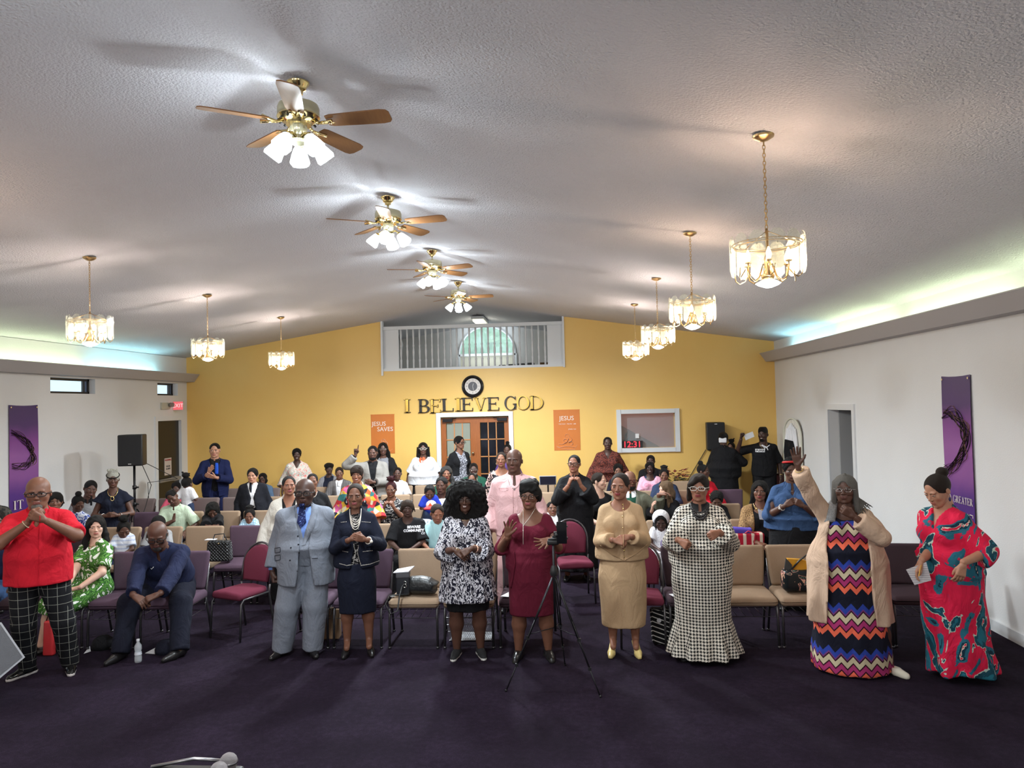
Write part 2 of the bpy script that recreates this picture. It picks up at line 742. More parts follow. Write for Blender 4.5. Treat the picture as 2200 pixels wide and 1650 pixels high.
# booth behind the window
m = MB()
bx0, bx1 = BWH[0] - 0.5, BWH[1] + 0.6
m.box(((bx0 + bx1) / 2, sy + 1.9, 1.5), (bx1 - bx0, 0.1, 3))
m.box((bx0, sy + 0.95, 1.5), (0.1, 1.9, 3))
m.box((bx1, sy + 0.95, 1.5), (0.1, 1.9, 3))
m.box(((bx0 + bx1) / 2, sy + 0.95, 2.75), (bx1 - bx0, 1.9, 0.1))
m.obj('wall_booth', plain('pink_booth_wall', S(214, 168, 158), 0.7), kind='structure')
light('booth_light', 'POINT', ((bx0 + bx1) / 2, sy + 0.6, 2.5), 12, (1.0, 0.82, 0.74), 0.15)
# stair stringer seen through the booth window
sa, sb = pix(1333, 912, WY + 1.6), pix(1412, 958, WY + 1.6)
m = MB()
m.prism([(sa.x - 0.4, sa.z + 0.22), (sb.x + 0.5, sb.z - 0.28), (sb.x + 0.5, 0.3), (sa.x - 0.4, 0.3)], WY + 1.55, WY + 1.7)
m.obj('stair_side', plain('stair_brown', S(118, 96, 84), 0.7), label='brown slanting side of the stairs behind the booth window', cat='stairs')

# corridor through the right doorway
m = MB()
m.box((XR + 0.2 + 1.2, (RD[0] + RD[1]) / 2, 1.2), (0.1, 2.6, 2.6))
m.box((XR + 0.2 + 0.6, RD[0] - 0.5, 1.2), (1.3, 0.1, 2.6))
m.box((XR + 0.2 + 0.6, RD[1] + 0.9, 1.2), (1.3, 0.1, 2.6))
m.box((XR + 0.2 + 0.6, (RD[0] + RD[1]) / 2, 2.45), (1.4, 2.8, 0.1))
m.obj('wall_corridor', DARKIN, kind='structure')

# ---------------------------------------------------------------- doors, windows, trims
MY = Matrix(((0, 1, 0), (1, 0, 0), (0, 0, 1)))


def frame_y(name, X, a0, a1, z0, z1, wd, out, mat, sill=False, **kw):
 """trim round a hole in a side wall"""
 m = MB()
 s = out
 m.box((X + s / 2, a0 - wd / 2, (z0 + z1) / 2), (abs(s), wd, z1 - z0))
 m.box((X + s / 2, a1 + wd / 2, (z0 + z1) / 2), (abs(s), wd, z1 - z0))
 m.box((X + s / 2, (a0 + a1) / 2, z1 + wd / 2), (abs(s), a1 - a0 + 2 * wd, wd))
 if sill:
  m.box((X + s / 2, (a0 + a1) / 2, z0 - wd / 2), (abs(s), a1 - a0 + 2 * wd, wd))
 return m.obj(name, mat, kind='structure', **kw)


frame_y('trim_1', XL, LD[0], LD[1], 0, LD[3], 0.09, 0.025, TRIM)
frame_y('trim_2', XR, RD[0], RD[1], 0, RD[3], 0.09, -0.025, TRIM)
DKBR = plain('dark_bronze', (0.018, 0.014, 0.012), 0.4)
for k, H in enumerate((LW1, LW2)):
 w = empty('window_%d' % (k + 1), (XL - 0.13, (H[0] + H[1]) / 2, (H[2] + H[3]) / 2), kind='structure',
   label=('long slot window high on the left wall', 'short slot window above the exit sign')[k])
 hw, hh = (H[1] - H[0]) / 2, (H[3] - H[2]) / 2
 m = MB()
 for sg in (-1, 1):
  m.box((0, sg * (hw - 0.02), 0), (0.05, 0.04, 2 * hh))
  m.box((0, 0, sg * (hh - 0.018)), (0.05, 2 * hw, 0.036))
 m.box((0, hw - 0.13, 0), (0.04, 0.03, 2 * hh))
 m.obj('window_frame', DKBR, w)
 MB().box((0, 0, 0), (0.008, 2 * hw - 0.06, 2 * hh - 0.06)).obj('pane', PANE, w)
 MB().box((0, hw - 0.075, 0), (0.012, 0.09, 2 * hh - 0.06)).obj('blind', plain('blue_grey_blind', S(96, 112, 140), 0.6), w)
# exit door in the left wall
d = empty('door_1', (XL - 0.06, (LD[0] + LD[1]) / 2, 0), kind='structure', label='dark exit door with push bar and notice')
hw = (LD[1] - LD[0]) / 2
MB().box((0, 0, LD[3] / 2), (0.05, 2 * hw, LD[3])).obj('door_leaf', plain('dark_door', (0.014, 0.012, 0.011), 0.3), d)
m = MB()
m.box((0.07, 0, 1.02), (0.04, 2 * hw * 0.9, 0.06))
m.box((0.05, hw * 0.55, 1.02), (0.07, 0.2, 0.085))
m.obj('push_bar', plain('grey_push_bar', (0.3, 0.3, 0.31), 0.4, 0.5), d)
pn = MB().box((0.03, 0, 1.28), (0.006, 0.26, 0.34)).obj('notice', plain('notice_paper', S(205, 190, 180), 0.7), d)
RED = plain('red_ink', S(170, 40, 40), 0.6)
text('notice_heading', 'WARNING', 0.05, RED, pn, (0.035, 0, 1.41), (PI / 2, 0, PI / 2))
INK = plain('dark_ink', (0.02, 0.02, 0.022), 0.7)
text('notice_text', 'DOOR\nALARM', 0.05, INK, pn, (0.035, 0, 1.26), (PI / 2, 0, PI / 2))
# right doorway: grey leaf swung into the corridor
d = empty('door_2', (XR + 0.2, RD[1] - 0.02, 0), rz=math.radians(-8), kind='structure', label='plain grey door standing open in the right wall')
MB().box((0.24, -0.02, RD[3] / 2), (0.60, 0.04, RD[3] - 0.02)).obj('door_leaf', plain('grey_door', S(150, 150, 150), 0.6), d)
MB().box((0.5, -0.07, 1.0), (0.1, 0.03, 0.02)).obj('door_handle', CHROME, d)

# double French doors
fr = MB()
for x in (DD[0] - 0.045, DD[1] + 0.045):
 fr.box((x, WY - 0.02, 1.065), (0.09, 0.05, 2.13))
fr.box(((DD[0] + DD[1]) / 2, WY - 0.02, 2.175), (DD[1] - DD[0] + 0.18, 0.05, 0.09))
fr.obj('trim_3', TRIM, kind='structure')
DGL = glassmat('door_glass', (0.75, 0.78, 0.7), 0.3, 0.06)
DGD = plain('dark_door_glass', (0.012, 0.012, 0.016), 0.08)
wl = (DD[1] - DD[0]) / 2
for k in range(2):
 d = empty('door_%d' % (3 + k), (DD[0] + wl * k + wl / 2, WY + 0.08, 0), kind='structure',
   label=('left oak leaf of the double door, lit lobby behind', 'right oak leaf of the double door with dark panes')[k])
 m = MB()
 for sg in (-1, 1):
  m.box((sg * (wl / 2 - 0.05), 0, 1.06), (0.1, 0.045, 2.1))
 m.box((0, 0, 2.058), (wl - 0.2, 0.044, 0.108))
 m.box((0, 0, 0.12), (wl - 0.2, 0.044, 0.24))
 m.obj('door_frame', WOODD, d)
 iw = wl - 0.2
 m = MB()
 for j in (1, 2):
  m.box((-iw / 2 + iw * j / 3, 0, 1.12), (0.02, 0.03, 1.77))
 for j in range(1, 5):
  m.box((0, 0, 0.24 + 1.77 * j / 5), (iw, 0.03, 0.02))
 m.obj('glazing_bars', plain('light_oak', S(190, 128, 76), 0.4), d)
 for a in range(3):
  for b in range(5):
   MB().box((-iw / 2 + iw * (a + 0.5) / 3, 0.0, 0.24 + 1.77 * (b + 0.5) / 5), (iw / 3 - 0.02, 0.008, 1.77 / 5 - 0.02)).obj(
    'pane', DGL if k == 0 else DGD, d)
 m = MB()
 m.box(((-1) ** (k + 1) * (wl / 2 - 0.14), -0.06, 2.06), (0.2, 0.08, 0.06))
 m.tube([((-1) ** (k + 1) * (wl / 2 - 0.2), -0.08, 2.09), ((-1) ** (k + 1) * (wl / 2 - 0.32), -0.1, 2.1)], 0.008)
 m.obj('door_closer', BLKMET, d)
 if k == 0:
  MB().ball((wl / 2 - 0.05, -0.06, 1.38), 0.03, 10).obj('door_knob', plain('bright_brass', (0.95, 0.85, 0.6), 0.1, 1), d, sm=True)

# booth window
w = empty('window_4', ((BWH[0] + BWH[1]) / 2, WY, (BWH[2] + BWH[3]) / 2), kind='structure', label='white framed booth window in the yellow wall')
hw, hh = (BWH[1] - BWH[0]) / 2, (BWH[3] - BWH[2]) / 2
m = MB()
for sg in (-1, 1):
 m.box((sg * (hw + 0.04), -0.02, 0), (0.09, 0.06, 2 * hh + 0.17))
 m.box((0, -0.02, sg * (hh + 0.04)), (2 * hw, 0.06, 0.085))
m.obj('window_frame', TRIM, w)
MB().box((0, 0.1, 0), (2 * hw, 0.006, 2 * hh)).obj('pane', PANE, w)
ck = empty('digital_clock', (BWH[0] + 0.22, WY + 0.06, BWH[2] + 0.05), label='digital clock with red figures on the booth window ledge', cat='clock')
MB().box((0, 0, 0.02), (0.42, 0.07, 0.15)).obj('clock_case', BLACK, ck)
text('figures', '12:31', 0.17, emis('red_led', (1, 0.02, 0.04), 3), ck, (0, -0.04, 0.02), (PI / 2, 0, 0))
MB().box((BWH[0] + 0.33, WY + 0.08, BWH[2] + 0.24), (0.07, 0.03, 0.09)).obj('light_switch', plain('switch_white', S(235, 235, 235), 0.4), label='white switch plate behind the booth window', cat='switch')
# potted palm in booth
pp = empty('potted_plant', (BWH[0] + 0.1, WY + 0.75, 0), label='dark leafy plant behind the booth window', cat='plant')
MB().lathe([(0.12, 0), (0.17, 0.3)], n=12).obj('pot', DARKIN, pp)
LEAFD = plain('dark_leaf', (0.02, 0.035, 0.02), 0.5)
rnd = random.Random(5)
m = MB()
m.tube([(0, 0, 0.25), (0.02, 0, 1.0), (0.05, 0, 1.35)], 0.015)
m.obj('stem', LEAFD, pp)
m = MB()
for k in range(26):
 a = rnd.uniform(0, 2 * PI)
 L = rnd.uniform(0.25, 0.5)
 b = Vector((0.03, 0, rnd.uniform(1.1, 1.5)))
 e = b + Vector((math.cos(a) * L, math.sin(a) * L * 0.6, rnd.uniform(0.0, 0.25)))
 mm = (b + e) / 2 + Vector((0, 0, 0.06))
 m.tube([b, mm, e], [0.008, 0.022, 0.003], 4, ry=0.005)
m.obj('fronds', LEAFD, pp)

# baseboards
for nm, X, sg in (('baseboard_left', XL, 1), ('baseboard_right', XR, -1)):
 m = MB()
 segs = [(Y0, LD[0] - 0.09), (LD[1] + 0.09, WY)] if sg == 1 else [(Y0, RD[0] - 0.09), (RD[1] + 0.09, WY)]
 for a, b in segs:
  m.box((X + sg * 0.012, (a + b) / 2, 0.055), (0.024, b - a, 0.11))
 m.obj(nm, TRIM, kind='structure')
m = MB()
m.box(((XL + DD[0] - 0.09) / 2, WY - 0.012, 0.055), (DD[0] - 0.09 - XL, 0.024, 0.11))
m.box(((XR + DD[1] + 0.09) / 2, WY - 0.012, 0.055), (XR - DD[1] - 0.09, 0.024, 0.11))
m.obj('baseboard_back', TRIM, kind='structure')

# light coves along both side walls
for nm, X, sg, zt_, zb in (('trim_4', XL, 1, 3.14, 2.99), ('trim_5', XR, -1, 3.25, 3.09)):
 m = MB()
 a, b = X + sg * 0.17, X + sg * 0.28
 P = [(X, zb), (a, zb), (b, zt_), (b - sg * 0.02, zt_ + 0.002), (a - sg * 0.02, zb + 0.02), (X, zb + 0.02)]
 m.prism(P if sg == 1 else P[::-1], Y0, WY - 0.0)
 m.box((b - sg * 0.01, (Y0 + WY) / 2, zt_ + 0.006), (0.035, WY - Y0, 0.014), 0)
 m.obj(nm, SOFF, kind='structure', label='sloping cove ledge hiding the wall lights')
TUBE_G = emis('tube_greenish', (0.8, 1.0, 0.55), 2.0)
TUBE_C = emis('tube_cyan', (0.5, 0.95, 1.0), 2.0)
for X, sg, zb in ((XL, 1, 3.03), (XR, -1, 3.13)):
 for i, (a, b) in enumerate([(11.9, 14.0), (9.6, 11.75), (7.2, 9.4), (4.8, 7.0), (2.4, 4.6), (0.0, 2.2)]):
  cy = i == 0
  MB().tube([(X + sg * 0.1, a, zb + 0.035), (X + sg * 0.1, b, zb + 0.035)], 0.014, 8).obj(
   'fluorescent_tube', TUBE_C if cy else TUBE_G, group='cove tubes along the side walls', cat='lamp',
   label='fluorescent tube in the %s wall cove, %s from the yellow wall' % ('left' if sg == 1 else 'right', ('first', 'second', 'third', 'fourth', 'fifth', 'sixth')[i]))
  light('cove_light', 'AREA', (X + sg * 0.13, (a + b) / 2, zb + 0.06), (1.3 if cy else 1.0) * K_COVE,
   (0.42, 0.92, 1.0) if cy else (0.82, 1.0, 0.62), 0.06, (math.radians(180), math.radians(12) * -sg, 0), b - a)

# ---------------------------------------------------------------- loft railing
lr = empty('loft_railing', ((LO[0] + LO[1]) / 2, WY + 0.08, LO[2]), label='white turned baluster railing across the loft opening', cat='railing')
hw = (LO[1] - LO[0]) / 2
rh = pix(1000, 700, WY).z - LO[2]
m = MB()
m.box((0, -0.02, rh), (2 * hw, 0.09, 0.07))
m.obj('top_rail', TRIM, lr)
MB().box((0, -0.03, 0.015), (2 * hw, 0.11, 0.05)).obj('bottom_rail', TRIM, lr)
for sg in (-1, 1):
 MB().box((sg * (hw - 0.02), -0.06, rh / 2 + 0.15), (0.04, 0.12, rh + 0.5 if sg == -1 else rh + 0.35)).obj('corner_post', TRIM, lr)
for sg in (-1, 1):
 MB().box((sg * (hw - 0.19), 0, rh / 2), (0.32, 0.03, rh - 0.05)).obj('side_panel', TRIM, lr)
NB = 24
prof = [(0.02, 0.03), (0.02, 0.2), (0.026, 0.23), (0.013, 0.27), (0.022, 0.38), (0.024, 0.45), (0.013, 0.54), (0.024, 0.57), (0.013, 0.61), (0.017, 0.75), (0.02, 0.8), (0.02, 0.97)]
bm = MB().lathe([(r, z * rh) for r, z in prof], n=8).mesh('baluster', TRIM, True)
for k in range(NB):
 link('baluster', bm, lr, (-hw + 0.4 + (2 * hw - 0.8) * k / (NB - 1), 0, 0))
fx = empty('fluorescent_fixture', (XC, 17.3, ceilz(XC) - 0.13), label='fluorescent fixture on the loft ceiling ridge', cat='ceiling light')
MB().box((0, 0, 0.05), (0.28, 1.2, 0.06)).obj('housing', TRIM, fx)
MB().box((0, 0, 0.0), (0.22, 1.15, 0.05)).obj('diffuser', emis('warm_diffuser', (1, 0.98, 0.72), 1.6), fx)
light('loft_lamp', 'POINT', (XC, 17.3, ceilz(XC) - 0.3), 6, (1, 0.98, 0.8), 0.15)
BOXB = plain('cardboard_brown', S(110, 84, 50), 0.8)
for px, w_, c_, nm, lb in ((876, 0.12, BOXB, 'box', 'small brown box by the loft railing, left end'), (894, 0.16, BOXB, 'box', 'wider brown box behind the left loft balusters'),
      (1170, 0.24, BOXB, 'box', 'brown box behind the right loft balusters')):
 p = pix(px, 786, WY + 0.35)
 hgt = 0.26 if px > 1000 else 0.16
 m = MB().box((0, 0, hgt / 2), (w_, 0.2, hgt), 0)
 m.box((0, 0, hgt + 0.003), (w_ + 0.01, 0.21, 0.012), 1)
 m.obj(nm, [c_, plain('box_lid', S(90, 68, 40), 0.8)], loc=(p.x, WY + 0.4, LO[2] - 0.17), label=lb, cat='box')
p = pix(1113, 788, WY + 0.4)
m = MB()
for k in range(4):
 m.rbox((-0.33 + 0.2 * k, 0, 0.05 + 0.01 * k), (0.15, 0.1, 0.09), 0.015)
m.obj('speaker_bar', BLACK, loc=(p.x, WY + 0.4, LO[2] - 0.02), label='low black speaker bar behind the loft balusters', cat='speaker')
# white statue wing seen at the left end
m = MB()
p = pix(857, 750, WY + 0.5)
m.tube([(0, 0, -0.25), (0.03, 0, -0.1), (0.06, 0, 0.1), (0.02, 0, 0.3)], [0.03, 0.06, 0.09, 0.01], 8, ry=0.03)
m.tube([(0.02, 0, -0.7), (0, 0, -0.25)], [0.07, 0.03], 8)
m.obj('figurine', TRIM, loc=(p.x, WY + 0.5, p.z), label='white winged figurine behind the left loft balusters', cat='ornament', sm=True)


# ---------------------------------------------------------------- ceiling fans
SHADE = None


def shade_mat():
 t = NT('lit_frosted_glass')
 return t.fin(S(235, 240, 240), 0.35, 0, **{'Emission Color': (0.86, 0.97, 1.0, 1), 'Emission Strength': 2.1})


SHADE = shade_mat()
BULB = emis('white_bulb', (0.95, 1.0, 1.0), 14)


def make_fan(nshade, label, base):
 t = empty('ceiling_fan', label=label, cat='ceiling fan', group='brass ceiling fans along the ridge')
 MB().lathe([(0.068, 0), (0.066, -0.012), (0.05, -0.03), (0.046, -0.045), (0.03, -0.055), (0.028, -0.07), (0.012, -0.075)], n=20).obj('canopy', BRASS, t, sm='auto')
 MB().tube([(0, 0, -0.07), (0, 0, -0.13)], 0.011, 8).obj('downrod', CREAMB, t, sm=True)
 MB().lathe([(0.03, -0.115), (0.07, -0.122), (0.118, -0.14), (0.125, -0.16), (0.125, -0.205), (0.122, -0.21)], n=28).obj('motor_housing', CREAMB, t, sm='auto')
 m = MB()
 m.lathe([(0.126, -0.208), (0.128, -0.216), (0.11, -0.235), (0.08, -0.25), (0.075, -0.262), (0.05, -0.262)], n=28)
 for k in range(14):
  a = 2 * PI * k / 14
  m.box((0.106 * math.cos(a), 0.106 * math.sin(a), -0.232), (0.035, 0.008, 0.012), 1, Matrix.Rotation(a, 3, 'Z') @ Matrix.Rotation(0.6, 3, 'Y'))
 m.obj('motor_vent_ring', [BRASS, BLACK], t, sm='auto')
 MB().lathe([(0.05, -0.26), (0.052, -0.275), (0.046, -0.315), (0.03, -0.33), (0.03, -0.345), (0.055, -0.355), (0.05, -0.375), (0.012, -0.39), (0.01, -0.40)], n=18).obj('switch_housing', CREAMB, t, sm='auto')
 for k in range(5):
  a = math.radians(base + 72 * k)
  R = Matrix.Rotation(a, 3, 'Z')
  m = MB()
  V = []
  prof = [(0.18, 0.045), (0.21, 0.055), (0.38, 0.062), (0.52, 0.066), (0.56, 0.058), (0.575, 0.035)]
  tw = math.radians(-13)
  up = [(x, w) for x, w in prof]
  for zz in (0, -0.007):
   for (x, w_) in up:
    V.append(R @ Vector((x, w_ * math.cos(tw), -0.243 + zz + w_ * math.sin(tw))))
   for (x, w_) in up[::-1]:
    V.append(R @ Vector((x, -w_ * math.cos(tw), -0.243 + zz - w_ * math.sin(tw))))
  n = len(up) * 2
  Fc = [tuple(range(n)), tuple(range(2 * n - 1, n - 1, -1))] + [((i + 1) % n, i, i + n, (i + 1) % n + n) for i in range(n)]
  m.add(V, Fc)
  b = m.obj('blade', WOODB, t)
  m = MB()
  m.tube([R @ Vector((0.09, 0, -0.24)), R @ Vector((0.13, 0.0, -0.258)), R @ Vector((0.17, 0.012, -0.254)), R @ Vector((0.22, 0.028, -0.248))], [0.012, 0.009, 0.009, 0.012], 6)
  m.tube([R @ Vector((0.13, 0.0, -0.258)), R @ Vector((0.17, -0.014, -0.26)), R @ Vector((0.22, -0.028, -0.262))], [0.009, 0.008, 0.012], 6)
  m.obj('blade_bracket', BRASS, b, sm=True)
 for k in range(nshade):
  a = 2 * PI * (k + 0.25 + (0.5 if nshade == 5 else 0.0)) / nshade - PI / 2 - (0.0 if nshade == 5 else PI / 8)
  R = Matrix.Rotation(a, 3, 'Z')
  tilt = Matrix.Rotation(math.radians(-38), 3, 'Y')
  arm = MB().tube([R @ Vector((0.03, 0, -0.34)), R @ Vector((0.06, 0, -0.325)), R @ Vector((0.085, 0, -0.335)), R @ Vector((0.095, 0, -0.352))], 0.008, 6)
  arm.lathe([(0.02, 0.0), (0.024, -0.03)], R @ Vector((0.098, 0, -0.345)), 10, M=R @ tilt)
  ao = arm.obj('lamp_arm', BRASS, t, sm=True)
  c = R @ Vector((0.103, 0, -0.36))
  m = MB()
  m.lathe([(0.028, 0), (0.036, -0.012), (0.052, -0.06), (0.062, -0.10), (0.055, -0.115), (0.052, -0.112), (0.058, -0.098), (0.048, -0.06), (0.032, -0.014)], c, 8, M=R @ tilt, cap=False)
  m.obj('glass_shade', SHADE, t)
  bc = c + (R @ tilt @ Vector((0, 0, -0.06)))
  MB().ball(bc, 0.022, 8).obj('bulb', BULB, t, sm=True)
 return t




def mount(px, py):
 """point of the sloping ceiling seen at a pixel"""
 lo_, hi_ = 2.0, 15.0
 for _ in range(40):
  y = (lo_ + hi_) / 2
  q = pix(px, py, y)
  if q.z > ceilz(q.x):
   hi_ = y
  else:
   lo_ = y
 return (q.x, q.y, ceilz(q.x) - 0.016)


fan_lab = ['nearest brass ceiling fan with five lit glass shades', 'second brass ceiling fan from the camera, four lit shades',
  'third brass ceiling fan from the camera, before the loft', 'farthest and smallest brass ceiling fan, nearest the loft']
f5 = make_fan(5, fan_lab[0], 68)
f4 = make_fan(4, fan_lab[1], 350)
fans = [f5, f4, copy_tree(f4), copy_tree(f4)]
for i, f in enumerate(fans):
 f['label'] = fan_lab[i]
 p = mount(*((640, 172), (833, 420), (928, 536), (984, 604))[i])
 f.location = p
 f.rotation_euler = (0, 0, math.radians((0, 0, -12, 6)[i]))
 for q in range(4):
  a = PI / 4 + q * PI / 2
  light('fan_lamp', 'POINT', (p[0] + 0.15 * math.cos(a), p[1] + 0.15 * math.sin(a), p[2] - 0.46), K_FANUP, (0.84, 0.95, 1.0), 0.03)
 L = light('fan_downlight', 'SPOT', (p[0], p[1], p[2] - 0.50), K_FANDN * (2.2, 3.2, 6.5, 10.5)[i], (0.86, 0.95, 1.0), 0.14)
 L.data.spot_size = math.radians(168)
 L.data.spot_blend = 0.6
L = light('fan_downlight', 'SPOT', (XC, 2.1, ZR - 0.5), K_FANDN * 2, (0.86, 0.95, 1.0), 0.14)  # extra unseen lamp pair above the camera, no fan is modelled here
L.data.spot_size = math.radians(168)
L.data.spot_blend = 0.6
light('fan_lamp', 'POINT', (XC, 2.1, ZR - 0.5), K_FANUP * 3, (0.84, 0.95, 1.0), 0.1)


# ---------------------------------------------------------------- chandeliers
WBULB = emis('warm_bulb', (1.0, 0.72, 0.38), 11)
BRDIM = plain('antique_brass', (0.62, 0.42, 0.2), 0.28, 1.0)
ETCH = plain('etched_line', (0.9, 0.86, 0.7), 0.4)


def make_chandelier(drop):
 """origin at the ceiling plate; drop = distance to the top of the glass"""
 t = empty('chandelier', cat='chandelier', group='brass and glass chandeliers in two rows')
 MB().lathe([(0.064, 0), (0.06, -0.012), (0.03, -0.03), (0.01, -0.035)], n=20).obj('ceiling_plate', BRDIM, t, sm='auto')
 m = MB()
 n = int((drop - 0.03) / 0.024)
 for k in range(n):
  z = -0.035 - 0.024 * k
  pts = []
  for j in range(8):
   a = 2 * PI * j / 8
   x, y_ = 0.008 * math.cos(a), 0.0165 * math.sin(a)
   pts.append((x, 0, z - 0.012 + y_) if k % 2 else (0, x, z - 0.012 + y_))
  m.tube(pts, 0.0024, 4, closed=True)
 m.obj('chain', BRDIM, t)
 zt = -drop
 zm = zt - 0.05
 m = MB()
 for rr, zz in ((0.2, zm), (0.19, zm - 0.012), (0.16, zm - 0.006)):
  m.tube([(rr * math.cos(2 * PI * k / 32), rr * math.sin(2 * PI * k / 32), zz) for k in range(32)], 0.0035, 5, closed=True)
 for k in range(3):
  a = 2 * PI * k / 3
  m.tube([(0, 0, zt + 0.03), (0.19 * math.cos(a), 0.19 * math.sin(a), zm)], 0.003, 5)
 m.obj('ring', BRDIM, t, sm=True)
 m = MB()
 m.lathe([(0.008, zt + 0.04), (0.012, zt), (0.008, zt - 0.1), (0.02, zt - 0.13), (0.03, zt - 0.17), (0.016, zt - 0.2), (0.04, zt - 0.24), (0.03, zt - 0.265), (0.008, zt - 0.275)], n=12)
 m.obj('stem', BRDIM, t, sm=True)
 MB().lathe([(0.03, zt - 0.262), (0.075, zt - 0.285), (0.06, zt - 0.295), (0.02, zt - 0.31), (0.002, zt - 0.312)], n=16, cap=False).obj(
  'bottom_lamp', SHADE, t, sm=True)
 for k in range(6):
  a = 2 * PI * (k + 0.3) / 6
  R = Matrix.Rotation(a, 3, 'Z')
  pts = [R @ Vector(v) for v in ((0.03, 0, zt - 0.17), (0.06, 0, zt - 0.25), (0.09, 0, zt - 0.275), (0.12, 0, zt - 0.255), (0.13, 0, zt - 0.2), (0.13, 0, zt - 0.17))]
  m = MB().tube(pts, 0.0045, 6)
  m.lathe([(0.018, zt - 0.172), (0.02, zt - 0.165), (0.008, zt - 0.16)], R @ Vector((0.13, 0, 0)), 8)
  ar = m.obj('arm', BRDIM, t, sm=True)
  MB().lathe([(0.009, zt - 0.16), (0.016, zt - 0.14), (0.015, zt - 0.12), (0.004, zt - 0.09)], R @ Vector((0.13, 0, 0)), 8).obj('candle_bulb', WBULB, t, sm=True)
  # outer loop below the glass
  pts = [R @ Vector(v) for v in ((0.13, -0.03, zt - 0.2), (0.165, -0.03, zt - 0.25), (0.185, 0, zt - 0.268), (0.2, 0.02, zt - 0.25), (0.2, 0.03, zt - 0.2))]
  MB().tube(pts, 0.0035, 5).obj('scroll', BRDIM, t, sm=True)
 for k in range(12):
  a = 2 * PI * k / 12
  R = Matrix.Rotation(a, 3, 'Z')
  W, H, c = 0.048, 0.115, 0.03
  poly = [(-W + c, H), (W - c, H), (W, H - c), (W, -H + c), (W - c, -H), (-W + c, -H), (-W, -H + c), (-W, H - c)]
  Mx = R @ Matrix.Rotation(PI / 2, 3, 'Z')
  m = MB()
  # local: x across, y outward radius 0.205
  V = []
  for yy, sc in ((-0.213, 0.9), (-0.208, 1.0), (-0.204, 1.0)):
   for (x, z) in poly:
    V.append(Mx @ Vector((x * sc, yy, z * (1 - (1 - sc) * 0.4) + zt - H)))
  Fc = [tuple(range(8)), tuple(range(23, 15, -1))]
  for s_ in (0, 8):
   for i in range(8):
    j = (i + 1) % 8
    Fc.append((s_ + j, s_ + i, s_ + i + 8, s_ + j + 8))
  m.add(V, Fc)
  g = m.obj('glass_panel', CRYST, t)
  m = MB()
  for q in range(8):
   b = PI * q / 8
   L = 0.034 if q % 2 == 0 else 0.022
   p0 = Mx @ Vector((-L * math.cos(b), -0.2145, zt - 0.08 - L * math.sin(b)))
   p1 = Mx @ Vector((L * math.cos(b), -0.2145, zt - 0.08 + L * math.sin(b)))
   m.tube([p0, p1], 0.0007, 3)
  m.obj('etched_star', ETCH, g)
 return t


ch0 = None
spots = [(1, 289, 1640, 'nearest and largest glass chandelier, hanging on the right'),
  (1, 499, 1482, 'second glass chandelier from the camera in the right row'),
  (1, 597, 1410, 'third glass chandelier from the camera in the right row'),
  (1, 653, 1363, 'farthest glass chandelier in the right row, by the yellow wall'),
  (-1, 552, 192, 'nearest glass chandelier of the left row, by the slot window'),
  (-1, 633, 445, 'middle glass chandelier of the left row'),
  (-1, 681, 603, 'farthest glass chandelier of the left row, before the yellow wall')]
for (sd, my, px, lb) in spots:
 p = Vector(mount(px, my))
 y, z = p.y, p.z + 0.01
 if ch0 is None:
  ch0 = make_chandelier(z - 3.335)
  c = ch0
 else:
  c = copy_tree(ch0)
 c['label'] = lb
 c.location = (p.x, y, z)
 if sd == -1:
  pass
 warm = (1.0, 0.72, 0.50) if sd == 1 and y < 8 else (1.0, 0.85, 0.73)
 light('chandelier_lamp', 'POINT', (p.x + 0.13, y, 3.335 - 0.13), K_CHAN / 2 * (1.5 if y > 9 else 1.0), warm, 0.02)
 light('chandelier_lamp', 'POINT', (p.x - 0.10, y + 0.09, 3.335 - 0.13), K_CHAN / 2 * (1.5 if y > 9 else 1.0), warm, 0.02)
 light('chandelier_lamp', 'POINT', (p.x, y, 2.98), K_CHAN * 0.4, (0.95, 0.97, 1.0), 0.04)
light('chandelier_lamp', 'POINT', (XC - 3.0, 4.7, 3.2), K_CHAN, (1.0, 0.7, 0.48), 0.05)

# ---------------------------------------------------------------- chairs
def fabric(name, a, b):
 t = NT(name)
 n = t.noise(160, detail=3, rough=0.7)
 n2 = t.noise(6, detail=3)
 c = t.mix(t.math('ADD', t.math('MULTIPLY', n, 0.7), t.math('MULTIPLY', n2, 0.3)), a, b)
 t.bump(n, 0.25, 0.005)
 return t.fin(c, 0.95, **{'Specular IOR Level': 0.15})


FB = {'b': fabric('beige_chair_fabric', S(140, 118, 98), S(172, 148, 124)),
 'p': fabric('purple_grey_chair_fabric', S(78, 60, 76), S(104, 84, 98)),
 'd': fabric('dark_aubergine_chair_fabric', S(56, 44, 50), S(76, 60, 66)),
 'g': fabric('grey_taupe_chair_fabric', S(106, 92, 92), S(134, 118, 114)),
 'm': fabric('maroon_chair_fabric', S(92, 36, 52), S(122, 56, 74))}
CNAME = {'b': 'beige', 'p': 'purple-grey', 'd': 'dark aubergine', 'g': 'grey-taupe', 'm': 'maroon'}
LEGM = plain('chair_leg_metal', (0.10, 0.095, 0.10), 0.35, 0.7)

_seat = MB()


def _sd(v):
 # crowned cushion with a waterfall front edge
 k = (1 - (v.x / 0.27) ** 2) * (1 - (v.y / 0.27) ** 2)
 z = v.z + (0.022 * max(k, 0) if v.z > 0 else 0)
 if v.z > 0 and v.y < -0.12:
  z -= 0.5 * (-(v.y + 0.12)) ** 1.6
 return (v.x * (1 - 0.05 * (v.y + 0.25)), v.y, z)


_seat.rbox((0, -0.01, 0.43), (0.50, 0.49, 0.095), 0.04, n=3, deform=_sd)
BT = math.radians(10)
RB = Matrix.Rotation(-BT, 3, 'X')


